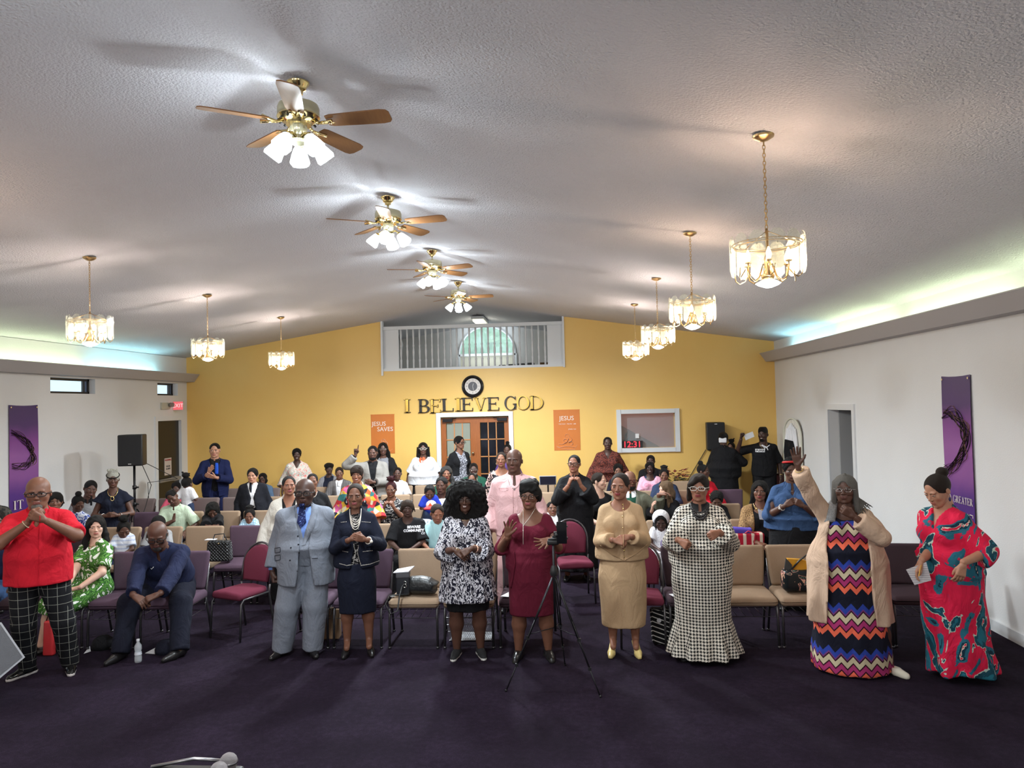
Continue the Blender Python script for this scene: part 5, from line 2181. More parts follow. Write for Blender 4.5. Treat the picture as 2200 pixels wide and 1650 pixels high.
def garment(bk, kind, mat, off=0.012, sleeve=2.0, hem=-0.16, vneck=0.0, rneck=0.0, loose=0.0, name=None, flare=None, length=None, cut=None, ripple=None, open_=None,
   arms=(-1, 1), wob=0.004, lab=None, legs=(-1, 1), hw=None, taper=0.0, prof=None, boat=1.0):
 H, T, nb, pel, L = bk['H'], bk['T'], bk['nb'], bk['pel'], bk['L']
 pad = off + loose + 0.05
 lo, hi = bk['lo'] - pad, bk['hi'] + pad
 lo[2] = max(lo[2], -0.02 if bk['p'].location.z == 0 else lo[2])
 F_ = Field(lo, hi, bk['vox'])
 Ti = lambda v: pel + T @ np.array(v)
 if kind in ('top', 'jacket', 'dress'):
  torso(F_, bk, off, lo=hem if kind != 'dress' else -0.16, hi=1.0)
  F_.cap(nb - bk['up'] * 0.03 * H, nb + bk['up'] * 0.012 * H, 0.046 * H + off * 0.6, 0.036 * H + off * 0.6, 0.02)
  if flare is not None and kind != 'dress':
   hipx, hipy = ((0.096, 0.066) if bk['male'] else (0.104, 0.070))
   e_ = bk['fat'] ** (0.45 if bk['male'] else 0.85)
   flare = (max(flare[0], hipx * e_ + (off + 0.016) / H), max(flare[1], hipy * e_ + (off + 0.020) / H))
   fac = (1, 0.95, 0.82, 0.58)
   if bk['male']:
    fa = bk['fat']
    flare = (max(flare[0], 0.088 * (1 + (fa - 1) * 0.6) * fa ** 0.8 + (off + 0.004) / H), max(flare[1], 0.062 * fa ** 1.8 + (off + 0.004) / H))
    fac = (1, 1, 0.94, 0.6)
   F_.loft(pel, T, np.array((hem, 0.1, 0.35, 0.62)) * L, np.array(fac) * flare[0] * H, np.array(fac) * flare[1] * H, np.array((0, -0.004, -0.004, 0)), 0.05,
     ripple=ripple and (ripple[0], ripple[1], 0.2 * L, hem * L, 0.4))
  ends = []
  FS = Field(lo, hi, bk['vox'])
  for s in arms:
   if sleeve > 0:
    P = limb_arm(FS, bk, s, off, sleeve, loose)
    ends.append((s, P))
  if kind == 'dress':
   # prof: list of (height above floor / H, rx / H, ry / H, cy)
   q = cover(bk, prof)
   zs = np.array([u[0] for u in q]) * H
   F_.loft((pel[0], pel[1], 0), np.eye(3), zs, [u[1] * H for u in q], [u[2] * H for u in q], [(u[3] if len(u) > 3 else 0) * H for u in q], 0.04,
     ripple=ripple and (ripple[0], ripple[1], ripple[2] * H, zs[0], 0.7))
  for s, P in ends:
   A = bk['ARM'][s]
   d = (A['e'] - bk['SH'][s]) if sleeve <= 1 else (A['w'] - A['e'])
   d = nrm(d)
   # trim the sleeve end flat, near the end only
   r = 0.08 * H + loose

   def cutf(X, Y, Z, P=P, d=d, r=r):
    pl = (X - P[0]) * d[0] + (Y - P[1]) * d[1] + (Z - P[2]) * d[2]
    c = P + d * r * 0.5
    sp = np.sqrt((X - c[0]) ** 2 + (Y - c[1]) ** 2 + (Z - c[2]) ** 2) - r * 0.95
    return np.maximum(-pl, sp)
   FS.cut(cutf, P - r * 1.3, P + r * 1.3)
  # necklines
  U = T.T

  def neck(X, Y, Z):
   x0, y0, z0 = X - nb[0], Y - nb[1], Z - nb[2]
   x = x0 * T[0, 0] + y0 * T[1, 0] + z0 * T[2, 0]
   y = x0 * T[0, 1] + y0 * T[1, 1] + z0 * T[2, 1]
   z = x0 * T[0, 2] + y0 * T[1, 2] + z0 * T[2, 2]
   if open_ is not None:     # open jacket front: (top half width, bottom z / L, bottom half width, curve)
    tw, bz, bw = open_
    hwid = np.interp(z, (-3 * L, bz * L - 0.1, bz * L, 0.0), (0.10 * H, bw * H + 0.02, bw * H, tw * H))
    return np.maximum(np.abs(x) - hwid, y + 0.012)
   near = np.maximum(np.abs(y) - 0.13 * H * bk['fat'], z - 0.09 * H)
   r = (0.040 + rneck) * H
   base = np.sqrt((x / boat) ** 2 + (y + 0.006 * H) ** 2) - r
   base = np.maximum(base, -(z + 0.012 * H + rneck * H * 0.8))
   if vneck > 0:
    vz = -(vneck * H)
    wv = (z - vz) * (0.040 * H / (vneck * H))
    v_ = np.maximum(np.abs(x) - wv, np.maximum(y - 0.0, vz - z))
    return np.maximum(np.minimum(base, v_), near)
   if rneck > 0:
    rr = np.maximum(np.sqrt(x * x / boat ** 2 + (z - 0.01 * H) ** 2) - (r * 1.15), y)
    return np.maximum(np.minimum(base, rr), near)
   return np.maximum(base, near)
  if not (cut == 'collar'):
   F_.cut(lambda X, Y, Z: -(-neck(X, Y, Z)) if False else neck(X, Y, Z), nb - np.array((0.3, 0.45, 1.4 if open_ is not None else 0.3)), nb + np.array((0.3, 0.3, 0.2)))
  if ends:
   k_ = 0.02
   h_ = np.clip(0.5 + 0.5 * (F_.d - FS.d) / k_, 0, 1)
   F_.d = (F_.d * (1 - h_) + FS.d * h_ - k_ * h_ * (1 - h_)).astype(np.float32)
  F_.wobble(wob, 17, 1.3 * (len(bk['p'].name) + H))
  # hem
  if kind != 'dress':
   hp = Ti((0, 0, hem * L))
   up = bk['up']

   def hemf(X, Y, Z):
    x, y, z = X - hp[0], Y - hp[1], Z - hp[2]
    pl = x * up[0] + y * up[1] + z * up[2]
    xx = x * T[0, 0] + y * T[1, 0] + z * T[2, 0]
    return np.maximum(pl, np.abs(xx) - (0.13 * H * bk['fat'] + off if flare is None else flare[0] * H * 1.1))
   if hem < 0.3 and not bk['sit']:
    F_.cut(hemf, hp - 0.35, hp + np.array((0.35, 0.35, 0.01)))
 elif kind == 'trousers':
  torso(F_, bk, off * 0.5, lo=-0.16, hi=0.20)
  lw = hw or 0.0
  for s in legs:
   hp, kn, an = bk['LEG'][s]
   g = bk['g']
   e = an + (kn - an) * (length or 0.0) - np.array((0, 0, 0.012 * H if not length else 0))
   F_.cap(hp, kn, 0.055 * H * g + off, 0.038 * H * g + off + lw * 0.5, 0.035)
   F_.cap(kn, e, 0.038 * H * g + off + lw * 0.5, max(0.026 * H + off + lw, 0.02), 0.02)
  F_.wobble(wob, 15, H)
  for s in legs:
   hp, kn, an = bk['LEG'][s]
   e = an + (kn - an) * (length or 0.0) - np.array((0, 0, 0.012 * H if not length else 0))
   d = nrm(an - kn)
   r = 0.09 * H + lw

   def cutf(X, Y, Z, P=e, d=d, r=r):
    pl = (X - P[0]) * d[0] + (Y - P[1]) * d[1] + (Z - P[2]) * d[2]
    c = P + d * r * 0.5
    return np.maximum(-pl, np.sqrt((X - c[0]) ** 2 + (Y - c[1]) ** 2 + (Z - c[2]) ** 2) - r * 0.95)
   F_.cut(cutf, e - r * 1.3, e + r * 1.3)
 elif kind == 'skirt':
  if prof is not None:
   q = cover(bk, prof)
   zs = np.array([u[0] for u in q]) * H
   F_.loft((pel[0], pel[1], 0), np.eye(3), zs, [u[1] * H for u in q], [u[2] * H for u in q], [(u[3] if len(u) > 3 else 0) * H for u in q], 0.02,
     ripple=ripple and (ripple[0], ripple[1], ripple[2] * H, zs[0], 0.7))
  else:       # seated skirt to just past the knee
   torso(F_, bk, off, lo=-0.16, hi=0.25)
   P = []
   for s in (-1, 1):
    hp, kn, an = bk['LEG'][s]
    e = kn + (an - kn) * (length if length is not None else 0.15)
    P.append((hp, kn, e))
    F_.cap(hp, kn, 0.058 * H * bk['g'] + off, 0.045 * H * bk['g'] + off, 0.05)
    F_.cap(kn, e, 0.045 * H * bk['g'] + off, 0.045 * H * bk['g'] + off + loose, 0.03)
   hm, km, em = [(P[0][i] + P[1][i]) / 2 for i in range(3)]
   F_.cap(hm, km, 0.055 * H * bk['g'] + off, 0.04 * H * bk['g'] + off, 0.05)
   F_.cap(km, em, 0.04 * H * bk['g'] + off, 0.04 * H * bk['g'] + off, 0.05)
   d = nrm(em - km)
   X, Y, Z = F_.ax[0][:, None, None], F_.ax[1][None, :, None], F_.ax[2][None, None, :]
   pl = (X - em[0]) * d[0] + (Y - em[1]) * d[1] + (Z - em[2]) * d[2]
   F_.d = np.maximum(F_.d, np.where(Y < pel[1] - 0.1, pl, -1)).astype(np.float32)
  F_.wobble(wob, 15, H)
 V, Q = F_.nets()
 if len(Q) == 0:
  return None
 nm = name or {'top': 'shirt', 'jacket': 'jacket', 'dress': 'dress', 'trousers': 'trousers', 'skirt': 'skirt'}[kind]
 o = link(nm, mkmesh(nm, V, Q, mat), bk['p'])
 if lab:
  o['label'] = lab
 return o

from mathutils.bvhtree import BVHTree

# ---------------------------------------------------------------- fabrics with prints


def houndstooth(t):
 u, v = uv2(t)
 s = 0.0035
 i = t.math('FLOOR', t.math('DIVIDE', u, s))
 j = t.math('FLOOR', t.math('DIVIDE', v, s))
 wa = t.math('LESS_THAN', t.math('FLOORED_MODULO', i, 8.0), 4.0)
 we = t.math('LESS_THAN', t.math('FLOORED_MODULO', j, 8.0), 4.0)
 tw = t.math('LESS_THAN', t.math('FLOORED_MODULO', t.math('ADD', i, j), 4.0), 2.0)
 f = t.math('ADD', t.math('MULTIPLY', tw, wa), t.math('MULTIPLY', t.math('SUBTRACT', 1.0, tw), we))
 return t.mix(f, S(18, 17, 18), S(236, 228, 214))


def chevron(t):
 u, v = uv2(t)
 tri = t.math('PINGPONG', u, 0.046)
 w = t.math('DIVIDE', t.math('ADD', t.math('SUBTRACT', 2.0, v), t.math('MULTIPLY', tri, -1.15)), 0.365)
 f = t.math('FRACT', t.math('ADD', w, 0.53))
 nv, dk = S(20, 22, 38), S(52, 16, 30)
 return t.ramp(f, [(0, nv), (0.30, S(44, 66, 158)), (0.42, S(118, 60, 120)), (0.46, dk), (0.50, S(206, 192, 160)), (0.63, dk), (0.67, S(170, 52, 110)), (0.79, dk), (0.83, S(240, 110, 82)), (0.96, nv)], 'CONSTANT')


def printed(scale, stops, dist=2.0, detail=2, kind='noise', rot=(0, 0, 0), sc=(1, 1, 1), interp='CONSTANT'):
 def fn(t):
  v = t.mapv(t.coord(), sc, rot=rot)
  if kind == 'noise':
   f = t.noise(scale, v, detail, 0.5, dist)
  elif kind == 'voro':
   n = t.n('ShaderNodeVectorMath', operation='ADD')
   t.link(v, n.inputs[0])
   t.link(t.noise(8, v, 2, out=1), n.inputs[1])
   sc_ = t.n('ShaderNodeVectorMath', operation='SCALE')
   t.link(n.outputs[0], sc_.inputs[0])
   sc_.inputs['Scale'].default_value = 1.0
   f = t.voro(scale, sc_.outputs[0])
  elif kind == 'cells':
   c = t.voro(scale, v, out='Color')
   nd = t.n('ShaderNodeSeparateColor')
   t.link(c, nd.inputs[0])
   f = nd.outputs[0]
  elif kind == 'edge':
   f = t.voro(scale, v, 'DISTANCE_TO_EDGE')
  return t.ramp(f, stops, interp)
 return fn


def plaid(base, line, p=0.045, w=0.07):
 def fn(t):
  u, v = uv2(t)
  a = t.math('LESS_THAN', t.math('FRACT', t.math('DIVIDE', u, p)), w)
  b = t.math('LESS_THAN', t.math('FRACT', t.math('DIVIDE', v, p)), w)
  return t.mix(t.math('MAXIMUM', a, b), base, line)
 return fn


def striped(stops, p=0.04, axis='v', rot=0.0):
 def fn(t):
  u, v = uv2(t)
  q = v if axis == 'v' else u
  if rot:
   q = t.math('ADD', t.math('MULTIPLY', u, math.sin(rot)), t.math('MULTIPLY', v, math.cos(rot)))
  return t.ramp(t.math('FRACT', t.math('DIVIDE', q, p)), stops, 'CONSTANT')
 return fn


BKc, WHc = S(20, 20, 24), S(226, 224, 224)
CL = {
 'red': cloth('red_shirt_cloth', S(200, 28, 46), 0.6),
 'plaidtr': patmat('windowpane_check_cloth', plaid(S(24, 24, 28), S(150, 150, 140), 0.075, 0.05)),
 'leaf': patmat('leaf_print_cloth', printed(7, [(0, S(232, 234, 222)), (0.40, S(50, 96, 40)), (0.46, S(96, 150, 64)), (0.49, S(44, 84, 36)), (0.53, S(110, 164, 76)), (0.57, S(56, 104, 44)), (0.63, S(228, 232, 218))], 2.5, 1.5, sc=(1, 1, 1))),
 'navyshirt': cloth('dark_navy_shirt_cloth', S(28, 34, 62), 0.6),
 'navytr': cloth('navy_trouser_cloth', S(24, 26, 40), 0.5),
 'navydress': cloth('midnight_dress_cloth', S(22, 26, 42), 0.6),
 'greytee': cloth('grey_tee_cloth', S(150, 150, 152), 0.6),
 'blk': cloth('black_cloth', S(24, 24, 27), 0.6),
 'wht': cloth('white_cloth', S(232, 232, 236), 0.5),
 'offwht': cloth('ivory_knit', S(224, 220, 210), 0.6),
 'bluewhite': patmat('blue_flower_cloth', printed(26, [(0, S(226, 230, 240)), (0.48, S(78, 100, 176)), (0.6, S(60, 78, 150))], 1.0)),
 'stripetee': patmat('pale_blue_stripe_cloth', striped([(0, S(226, 230, 240)), (0.6, S(176, 190, 220)), (0.8, S(206, 214, 232))], 0.05)),
 'palegreen': cloth('pale_green_cloth', S(196, 214, 188), 0.6),
 'pink': cloth('bright_pink_cloth', S(224, 96, 122), 0.6),
 'lpink': cloth('light_pink_cloth', S(240, 178, 200), 0.6),
 'rosepink': cloth('rose_shirt_cloth', S(232, 188, 190), 0.65),
 'bluesuit': cloth('royal_navy_suit_cloth', S(24, 31, 68), 0.5),
 'brightblue': cloth('cobalt_tie_cloth', S(40, 84, 190), 0.3),
 'blksuit': cloth('black_suit_cloth', S(26, 27, 34), 0.5),
 'chambray': cloth('chambray_cloth', S(76, 96, 120), 0.6),
 'denim': cloth('denim_cloth', S(58, 84, 124), 0.7),
 'jeans': cloth('dark_jeans_cloth', S(46, 58, 84), 0.7),
 'ltblue': patmat('pale_check_cloth', plaid(S(190, 214, 226), S(130, 170, 196), 0.03, 0.35)),
 'floralbl': patmat('pastel_floral_cloth', printed(16, [(0, S(236, 150, 140)), (0.40, S(236, 232, 224)), (0.5, S(110, 160, 140)), (0.55, S(240, 222, 216)), (0.62, S(228, 120, 110))], 2.5)),
 'greysuit': patmat('grey_suit_cloth', lambda t: t.mix(t.noise(220, t.mapv(t.coord(), (1, 1, 0.25)), 2), S(112, 118, 130), S(142, 148, 160)), 0.45),
 'blueshirt': cloth('light_blue_shirt_cloth', S(120, 152, 222), 0.3),
 'tienavy': patmat('navy_dotted_tie_cloth', printed(60, [(0, S(30, 38, 84)), (0.62, S(120, 150, 210))], 0.5), 0.1),
 'tieblk': cloth('dark_tie_cloth', S(24, 26, 36), 0.2),
 'navyjk': cloth('navy_knit_cloth', S(24, 28, 44), 0.5),
 'multi': patmat('multicolour_abstract_cloth', printed(15, [(0, S(214, 104, 62)), (0.2, S(222, 180, 66)), (0.38, S(64, 128, 128)), (0.5, S(196, 56, 64)), (0.62, S(214, 206, 176)), (0.74, S(40, 40, 50)), (0.84, S(196, 92, 140))], kind='cells')),
 'pinstripe': patmat('striped_suit_cloth', striped([(0, S(112, 108, 108)), (0.75, S(56, 52, 54))], 0.03, 'u')),
 'greyjk': patmat('grey_tweed_cloth', lambda t: t.mix(t.noise(200, detail=2), S(120, 116, 112), S(156, 152, 146))),
 'greycoat': cloth('soft_grey_coat_cloth', S(128, 128, 134), 0.5),
 'zebra': patmat('black_white_brush_cloth', printed(9, [(0, BKc), (0.56, S(222, 216, 212)), (0.62, BKc)], 3.0, sc=(1, 1, 2.5), rot=(0, 0.5, 0))),
 'bwprint': patmat('black_white_petal_cloth', printed(46, [(0, S(30, 29, 44)), (0.50, S(222, 220, 226)), (0.60, S(196, 194, 206)), (0.66, S(30, 29, 44))], 1.2, 1.0, sc=(1, 1, 0.6)), 0.6),
 'greyprint': patmat('grey_speckle_cloth', printed(50, [(0, S(60, 60, 68)), (0.5, S(176, 176, 186))], 1.0)),
 'green': cloth('deep_green_cloth', S(30, 74, 58), 0.5),
 'royal': cloth('royal_blue_cloth', S(38, 60, 176), 0.5),
 'floraldk': patmat('dark_floral_cloth', printed(12, [(0, S(24, 24, 30)), (0.50, S(190, 160, 150)), (0.57, S(224, 196, 190)), (0.62, S(150, 90, 100)), (0.66, S(24, 24, 30))], 1.5)),
 'maroon': cloth('maroon_dress_cloth', S(98, 24, 44), 0.5),
 'giraffe': patmat('giraffe_spot_cloth', printed(16, [(0, S(226, 206, 164)), (0.09, S(26, 22, 20))], kind='edge')),
 'rustprint': patmat('rust_speckle_cloth', printed(60, [(0, S(40, 22, 24)), (0.5, S(122, 62, 50))], 1.0)),
 'tan': patmat('camel_knit', lambda t: t.mix(t.noise(190, t.mapv(t.coord(), (2, 2, 0.6)), 2), S(178, 146, 110), S(204, 172, 136)), 0.45),
 'olivejk': patmat('olive_grey_tweed', lambda t: t.mix(t.noise(200, detail=2), S(92, 94, 80), S(122, 124, 108))),
 'hound': patmat('houndstooth_cloth', houndstooth, 0.45),
 'chev': patmat('chevron_stripe_cloth', chevron, 0.35),
 'leopard': patmat('leopard_cloth', printed(34, [(0, S(30, 22, 18)), (0.22, S(150, 110, 70)), (0.34, S(34, 24, 20)), (0.5, S(176, 140, 96))], kind='voro')),
 'redknit': cloth('bright_red_knit', S(206, 26, 48), 0.5),
 'beigecard': cloth('pale_camel_cardigan_knit', S(206, 176, 152), 0.6),
 'redteal': patmat('red_teal_brush_cloth', printed(3.6, [(0, S(36, 110, 128)), (0.40, S(28, 74, 90)), (0.44, S(190, 214, 200)), (0.452, S(222, 32, 72)), (0.535, S(206, 40, 80)), (0.55, S(44, 110, 130)), (0.60, S(22, 56, 74)), (0.63, S(222, 206, 190)), (0.64, S(222, 34, 72))], 0.9, 5, sc=(1, 1, 0.75)), 0.6),
 'greyscarf': patmat('grey_bouclé_knit', lambda t: t.mix(t.noise(140, detail=3, rough=0.8), S(40, 40, 42), S(190, 190, 190)), 0.9),
 'purple': cloth('purple_cloth', S(96, 70, 130), 0.5),
 'camo': patmat('camouflage_cloth', printed(14, [(0, S(50, 62, 44)), (0.45, S(90, 96, 70)), (0.55, S(40, 44, 46)), (0.62, S(130, 140, 130))], 1.0)),
 'dkplaid': patmat('dark_flannel_cloth', plaid(S(44, 46, 44), S(76, 72, 66), 0.06, 0.35)),
 'whtlace': patmat('white_line_print_cloth', printed(22, [(0, S(232, 230, 234)), (0.60, S(110, 110, 124)), (0.625, S(232, 230, 234))], 2.0)),
}
GOLD = plain('gold_jewellery', (0.9, 0.66, 0.28), 0.2, 1.0)
SILV = plain('silver_jewellery', (0.8, 0.8, 0.8), 0.18, 1.0)
PEARL = plain('pearl', S(236, 228, 216), 0.25)
GLB = plain('black_spectacle_frame', (0.01, 0.01, 0.012), 0.25)
GLW = plain('clear_spectacle_frame', S(214, 208, 200), 0.2)
GLR = plain('dark_red_spectacle_frame', S(90, 20, 30), 0.25)
SHB = plain('black_shoe_leather', (0.012, 0.011, 0.012), 0.3)
SHBf = plain('black_shoe_fabric', (0.014, 0.014, 0.016), 0.85)
SHOEC = {'blk': (SHB, plain('dark_sole', (0.02, 0.018, 0.016), 0.7)), 'blkwht': (SHBf, plain('white_sole', S(226, 224, 220), 0.6)),
  'yellow': (plain('pale_yellow_patent', S(238, 214, 142), 0.3), plain('pale_sole', S(190, 160, 110), 0.6)),
  'ivory': (plain('ivory_shoe_leather', S(230, 224, 206), 0.45), plain('ivory_sole', S(196, 188, 168), 0.6)),
  'tansole': (SHBf, plain('tan_sole', S(206, 190, 160), 0.7)), 'wht': (plain('white_shoe', S(226, 226, 228), 0.5), plain('white_sole2', S(240, 240, 240), 0.6)),
  'glit': (plain('sparkling_black', (0.12, 0.12, 0.13), 0.25, 0.8, bump=(120, 1.0)), SHB), 'patent': (plain('black_patent', (0.01, 0.01, 0.01), 0.06), plain('white_red_sole', S(222, 214, 210), 0.5))}


# ---------------------------------------------------------------- details laid on the clothes
def bvh(bk):
 if 'bvh' not in bk:
  bk['bvh'] = []
  for ch in bk['p'].children:
   if ch.type == 'MESH' and ch.matrix_local == Matrix.Identity(4) and (ch.data.name.startswith(('body', 'shirt', 'jacket', 'dress', 'skirt', 'trousers', 'cardigan', 'waistcoat', 'coat'))):
    bk['bvh'].append(BVHTree.FromPolygons([v.co.copy() for v in ch.data.vertices], [tuple(q.vertices) for q in ch.data.polygons]))
 return bk['bvh']


def root_inv(bk):
 p = bk['p']
 return (Matrix.Translation(p.location) @ Matrix.Rotation(p.rotation_euler.z, 4, 'Z')).inverted()


def hit(bk, px, py, off=0.004):
 R = root_inv(bk)
 o = R @ Vector((0, 0, CAMZ))
 d = (R @ pix(px, py, 10.0)) - o
 d.normalize()
 best = None
 for t in bvh(bk):
  h = t.ray_cast(o, d)
  if h[0] is not None and (best is None or h[3] < best[3]):
   best = h
 if best is None:
  return None
 return best[0] - d * off


def hitloc(bk, x, z, off=0.004):
 best = None
 for t in bvh(bk):
  h = t.ray_cast(Vector((x, -2, z)), Vector((0, 1, 0)))
  if h[0] is not None and (best is None or h[3] < best[3]):
   best = h
 return None if best is None else best[0] - Vector((0, off, 0))


def line(name, pts, r, mat, closed=False, beads=False, off=0.004, parent=None, **kw):
 def f(bk):
  P = []
  for i in range(len(pts) - (0 if closed else 1)):
   a, b = pts[i], pts[(i + 1) % len(pts)]
   n = max(1, int(math.hypot(a[0] - b[0], a[1] - b[1]) / 2.5))
   for k in range(n):
    P.append((a[0] + (b[0] - a[0]) * k / n, a[1] + (b[1] - a[1]) * k / n))
  if not closed:
   P.append(pts[-1])
  Q = [hit(bk, x, y, off) for x, y in P]
  Q = [q for q in Q if q is not None]
  if len(Q) < 2:
   return
  m = MB()
  if beads:
   for q in Q:
    m.ball(q, r, 6)
  else:
   m.tube(Q, r, 5, closed=closed)
  m.obj(name, mat, bk['p'], sm=True, **kw)
 return f


def patch(name, left, right, mat, nu=3, off=0.006, **kw):
 """cloth strip between two pixel polylines, laid on whatever lies under it"""
 def f(bk):
  rows = []
  n = len(left)
  for i in range(n - 1):
   for k in range(4):
    s = k / 4
    rows.append(((left[i][0] * (1 - s) + left[i + 1][0] * s, left[i][1] * (1 - s) + left[i + 1][1] * s),
       (right[i][0] * (1 - s) + right[i + 1][0] * s, right[i][1] * (1 - s) + right[i + 1][1] * s)))
  rows.append((left[-1], right[-1]))
  V = []
  last = None
  for a, b in rows:
   for k in range(nu + 1):
    s = k / nu
    q = hit(bk, a[0] + (b[0] - a[0]) * s, a[1] + (b[1] - a[1]) * s, off)
    if q is None:
     q = last
    if q is None:
     return
    last = q
    V.append(q)
  m = MB()
  w = nu + 1
  back = [v + Vector((0, 0.005, 0)) for v in V]
  o = len(V)
  Fc = []
  R_ = len(rows)
  for i in range(R_ - 1):
   for k in range(nu):
    a = i * w + k
    Fc.append((a, a + w, a + w + 1, a + 1))
    Fc.append((o + a, o + a + 1, o + a + w + 1, o + a + w))
  for i in range(R_ - 1):
   Fc.append((i * w, o + i * w, o + (i + 1) * w, (i + 1) * w))
   Fc.append((i * w + nu, (i + 1) * w + nu, o + (i + 1) * w + nu, o + i * w + nu))
  m.add(V + back, Fc)
  m.obj(name, mat, bk['p'], sm=True, **kw)
 return f


def buttons(pts, r, mat, name='button'):
 def f(bk):
  for x, y in pts:
   q = hit(bk, x, y, 0.002)
   if q is not None:
    MB().ball(q, (r, r * 0.6, r), 8).obj(name, mat, bk['p'], sm=True)
 return f


def writing(name, body, px, py, size, mat, sx=1.0, bold=0.0, off=0.003):
 """flat print wrapped on the garment"""
 def f(bk):
  c = hit(bk, px, py)
  if c is None:
   return
  o = text(name, body, size, mat, bk['p'], (0, 0, 0), (0, 0, 0), 0.0008, bold=bold)
  zf = [v.co.z for v in o.data.vertices]
  last = c.y
  for v in o.data.vertices:
   x, z = c.x + v.co.x * sx, c.z + v.co.y
   h = hitloc(bk, x, z, off)
   last = h.y if h is not None else last
   v.co = (x, last - (0.001 if v.co.z > 0 else 0), z)
  o.data.update()
 return f


def wrap(name, px, py, polys, sc, mat):
 """printed shapes: polygons in units of sc metres, wrapped on the garment"""
 def f(bk):
  c = hit(bk, px, py)
  if c is None:
   return
  m = MB()
  for poly in polys:
   P = []
   cx = sum(a for a, b in poly) / len(poly)
   cz = sum(b for a, b in poly) / len(poly)
   poly = [(p_[0] + (q_[0] - p_[0]) * k / 3, p_[1] + (q_[1] - p_[1]) * k / 3) for p_, q_ in zip(poly, poly[1:] + poly[:1]) for k in range(3)]
   for a, b in [(cx, cz)] + list(poly):
    h = hitloc(bk, c.x + a * sc, c.z + b * sc, 0.010)
    P.append(h if h is not None else Vector((c.x + a * sc, c.y, c.z + b * sc)))
   n = len(poly)
   m.add(P, [(0, 1 + i, 1 + (i + 1) % n) for i in range(n)])
  m.obj(name, mat, bk['p'])
 return f


def bracelet(s, r, mat, name='bracelet', t=0.0, face=None, rad=None):
 def f(bk):
  A = bk['ARM'][s]
  c = A['w'] - A['f'] * 0.0 + (A['e'] - A['w']) * (0.08 + t)
  d = nrm(A['w'] - A['e'])
  a = nrm(np.cross(d, (0.3, 0.2, 1)))
  b = np.cross(d, a)
  R_ = rad or (0.0165 * bk['H'] + 0.006)
  m = MB().tube([c + (a * math.cos(q) + b * math.sin(q)) * R_ for q in [2 * PI * k / 14 for k in range(14)]], r, 5, closed=True)
  if face:
   u = nrm(np.array((0, -1, 0.2)) - d * (np.array((0, -1, 0.2)) @ d))
   m.ball(c + u * (R_ + 0.004), (face, face, face), 10)
  m.obj(name, mat, bk['p'], sm=True)
 return f


def earrings(mat, drop=0.02, r=0.006):
 def f(bk):
  for s in (-1, 1):
   q = bk['HM'] @ Vector((s * 0.37, 0.02, -0.16))
   MB().ball(q - Vector((0, 0, drop)), (r, r * 0.6, r * 1.6), 8).tube([q, q - Vector((0, 0, drop))], 0.0015, 4).obj('earring', mat, bk['p'], sm=True)
 return f


def necklace(mat, depth=0.09, w=0.05, r=0.003, beads=False, rows=1, pendant=0.0):
 """hangs from the neck sides to the chest; in units of H"""
 def f(bk):
  H, nb = bk['H'], bk['nb']
  m = MB()
  for k in range(rows):
   dp = depth + 0.014 * k
   P = []
   for i in range(19):
    a = PI * i / 18
    x = nb[0] + w * H * math.cos(a)
    z = nb[2] + 0.02 * H - dp * H * math.sin(a) ** 0.8
    h = hitloc(bk, x, z, r + 0.002)
    if h is not None and h.y < nb[1] + 0.05:
     P.append(h)
   if len(P) < 3:
    return
   if beads:
    for q in P:
     m.ball(q, r, 6)
   else:
    m.tube(P, r, 5)
  if pendant:
   q = hitloc(bk, nb[0], nb[2] + 0.02 * H - dp * H - pendant, 0.006)
   if q is not None:
    m.tube([q + Vector((pendant * math.cos(t_) * 0.75, 0, pendant * math.sin(t_) * (1.2 if math.sin(t_) > 0 else 1))) for t_ in [2 * PI * k / 12 for k in range(12)]], r * 1.3, 5, closed=True)
  m.obj('necklace', mat, bk['p'], sm=True)
 return f


def headband(mat, r=0.02, z=0.22, tilt=0.0):
 def f(bk):
  P = []
  for k in range(20):
   a = 2 * PI * k / 20
   P.append(Vector((0.36 * math.cos(a), 0.06 + 0.43 * math.sin(a), z + tilt * math.sin(a))))
  m = MB().tube(P, [r] * 20, 6, closed=True)
  o = m.obj('headband', mat, bk['p'], sm=True)
  o.matrix_local = bk['HM']
 return f


def collar(mat, w=0.052, drop=0.05, pts=True, name='collar'):
 """turned-down shirt collar"""
 def f(bk):
  H, nb, T = bk['H'], bk['nb'], Matrix([list(r) for r in bk['T']])
  m = MB()
  n = 18
  V = []
  for i in range(n + 1):
   a = -PI / 2 + 0.16 + (2 * PI - 0.32) * i / n
   fr = max(0, -math.sin(a))
   up_ = 0.016 - 0.012 * fr
   ti = 0.034 + 0.006 * fr
   to = 0.050 + 0.012 * fr
   for (r_, z_) in ((ti, up_), (ti + 0.004, up_ + 0.006), (to, -0.014 - drop * fr ** 3)):
    V.append(Vector(nb) + T @ Vector((r_ * H * math.cos(a) * 1.05, r_ * H * math.sin(a) - 0.004 * H, z_ * H)))
  Fc = []
  for i in range(n):
   for k in range(2):
    a = i * 3 + k
    Fc.append((a, a + 3, a + 4, a + 1))
  o = len(V)
  V2 = [v * 1.0 + Vector((0, 0, -0.004)) + (Vector(nb) - v) * 0.04 for v in V]
  Fc += [tuple(o + q for q in f_[::-1]) for f_ in Fc]
  m.add(V + V2, Fc)
  m.obj(name, mat, bk['p'], sm=True)
 return f


def held(bk_fn):
 return bk_fn

# ================================================================= the congregation
J = dict
C_ = CL


def tr(m, **k):
 return J(kind='trousers', mat=m, **k)


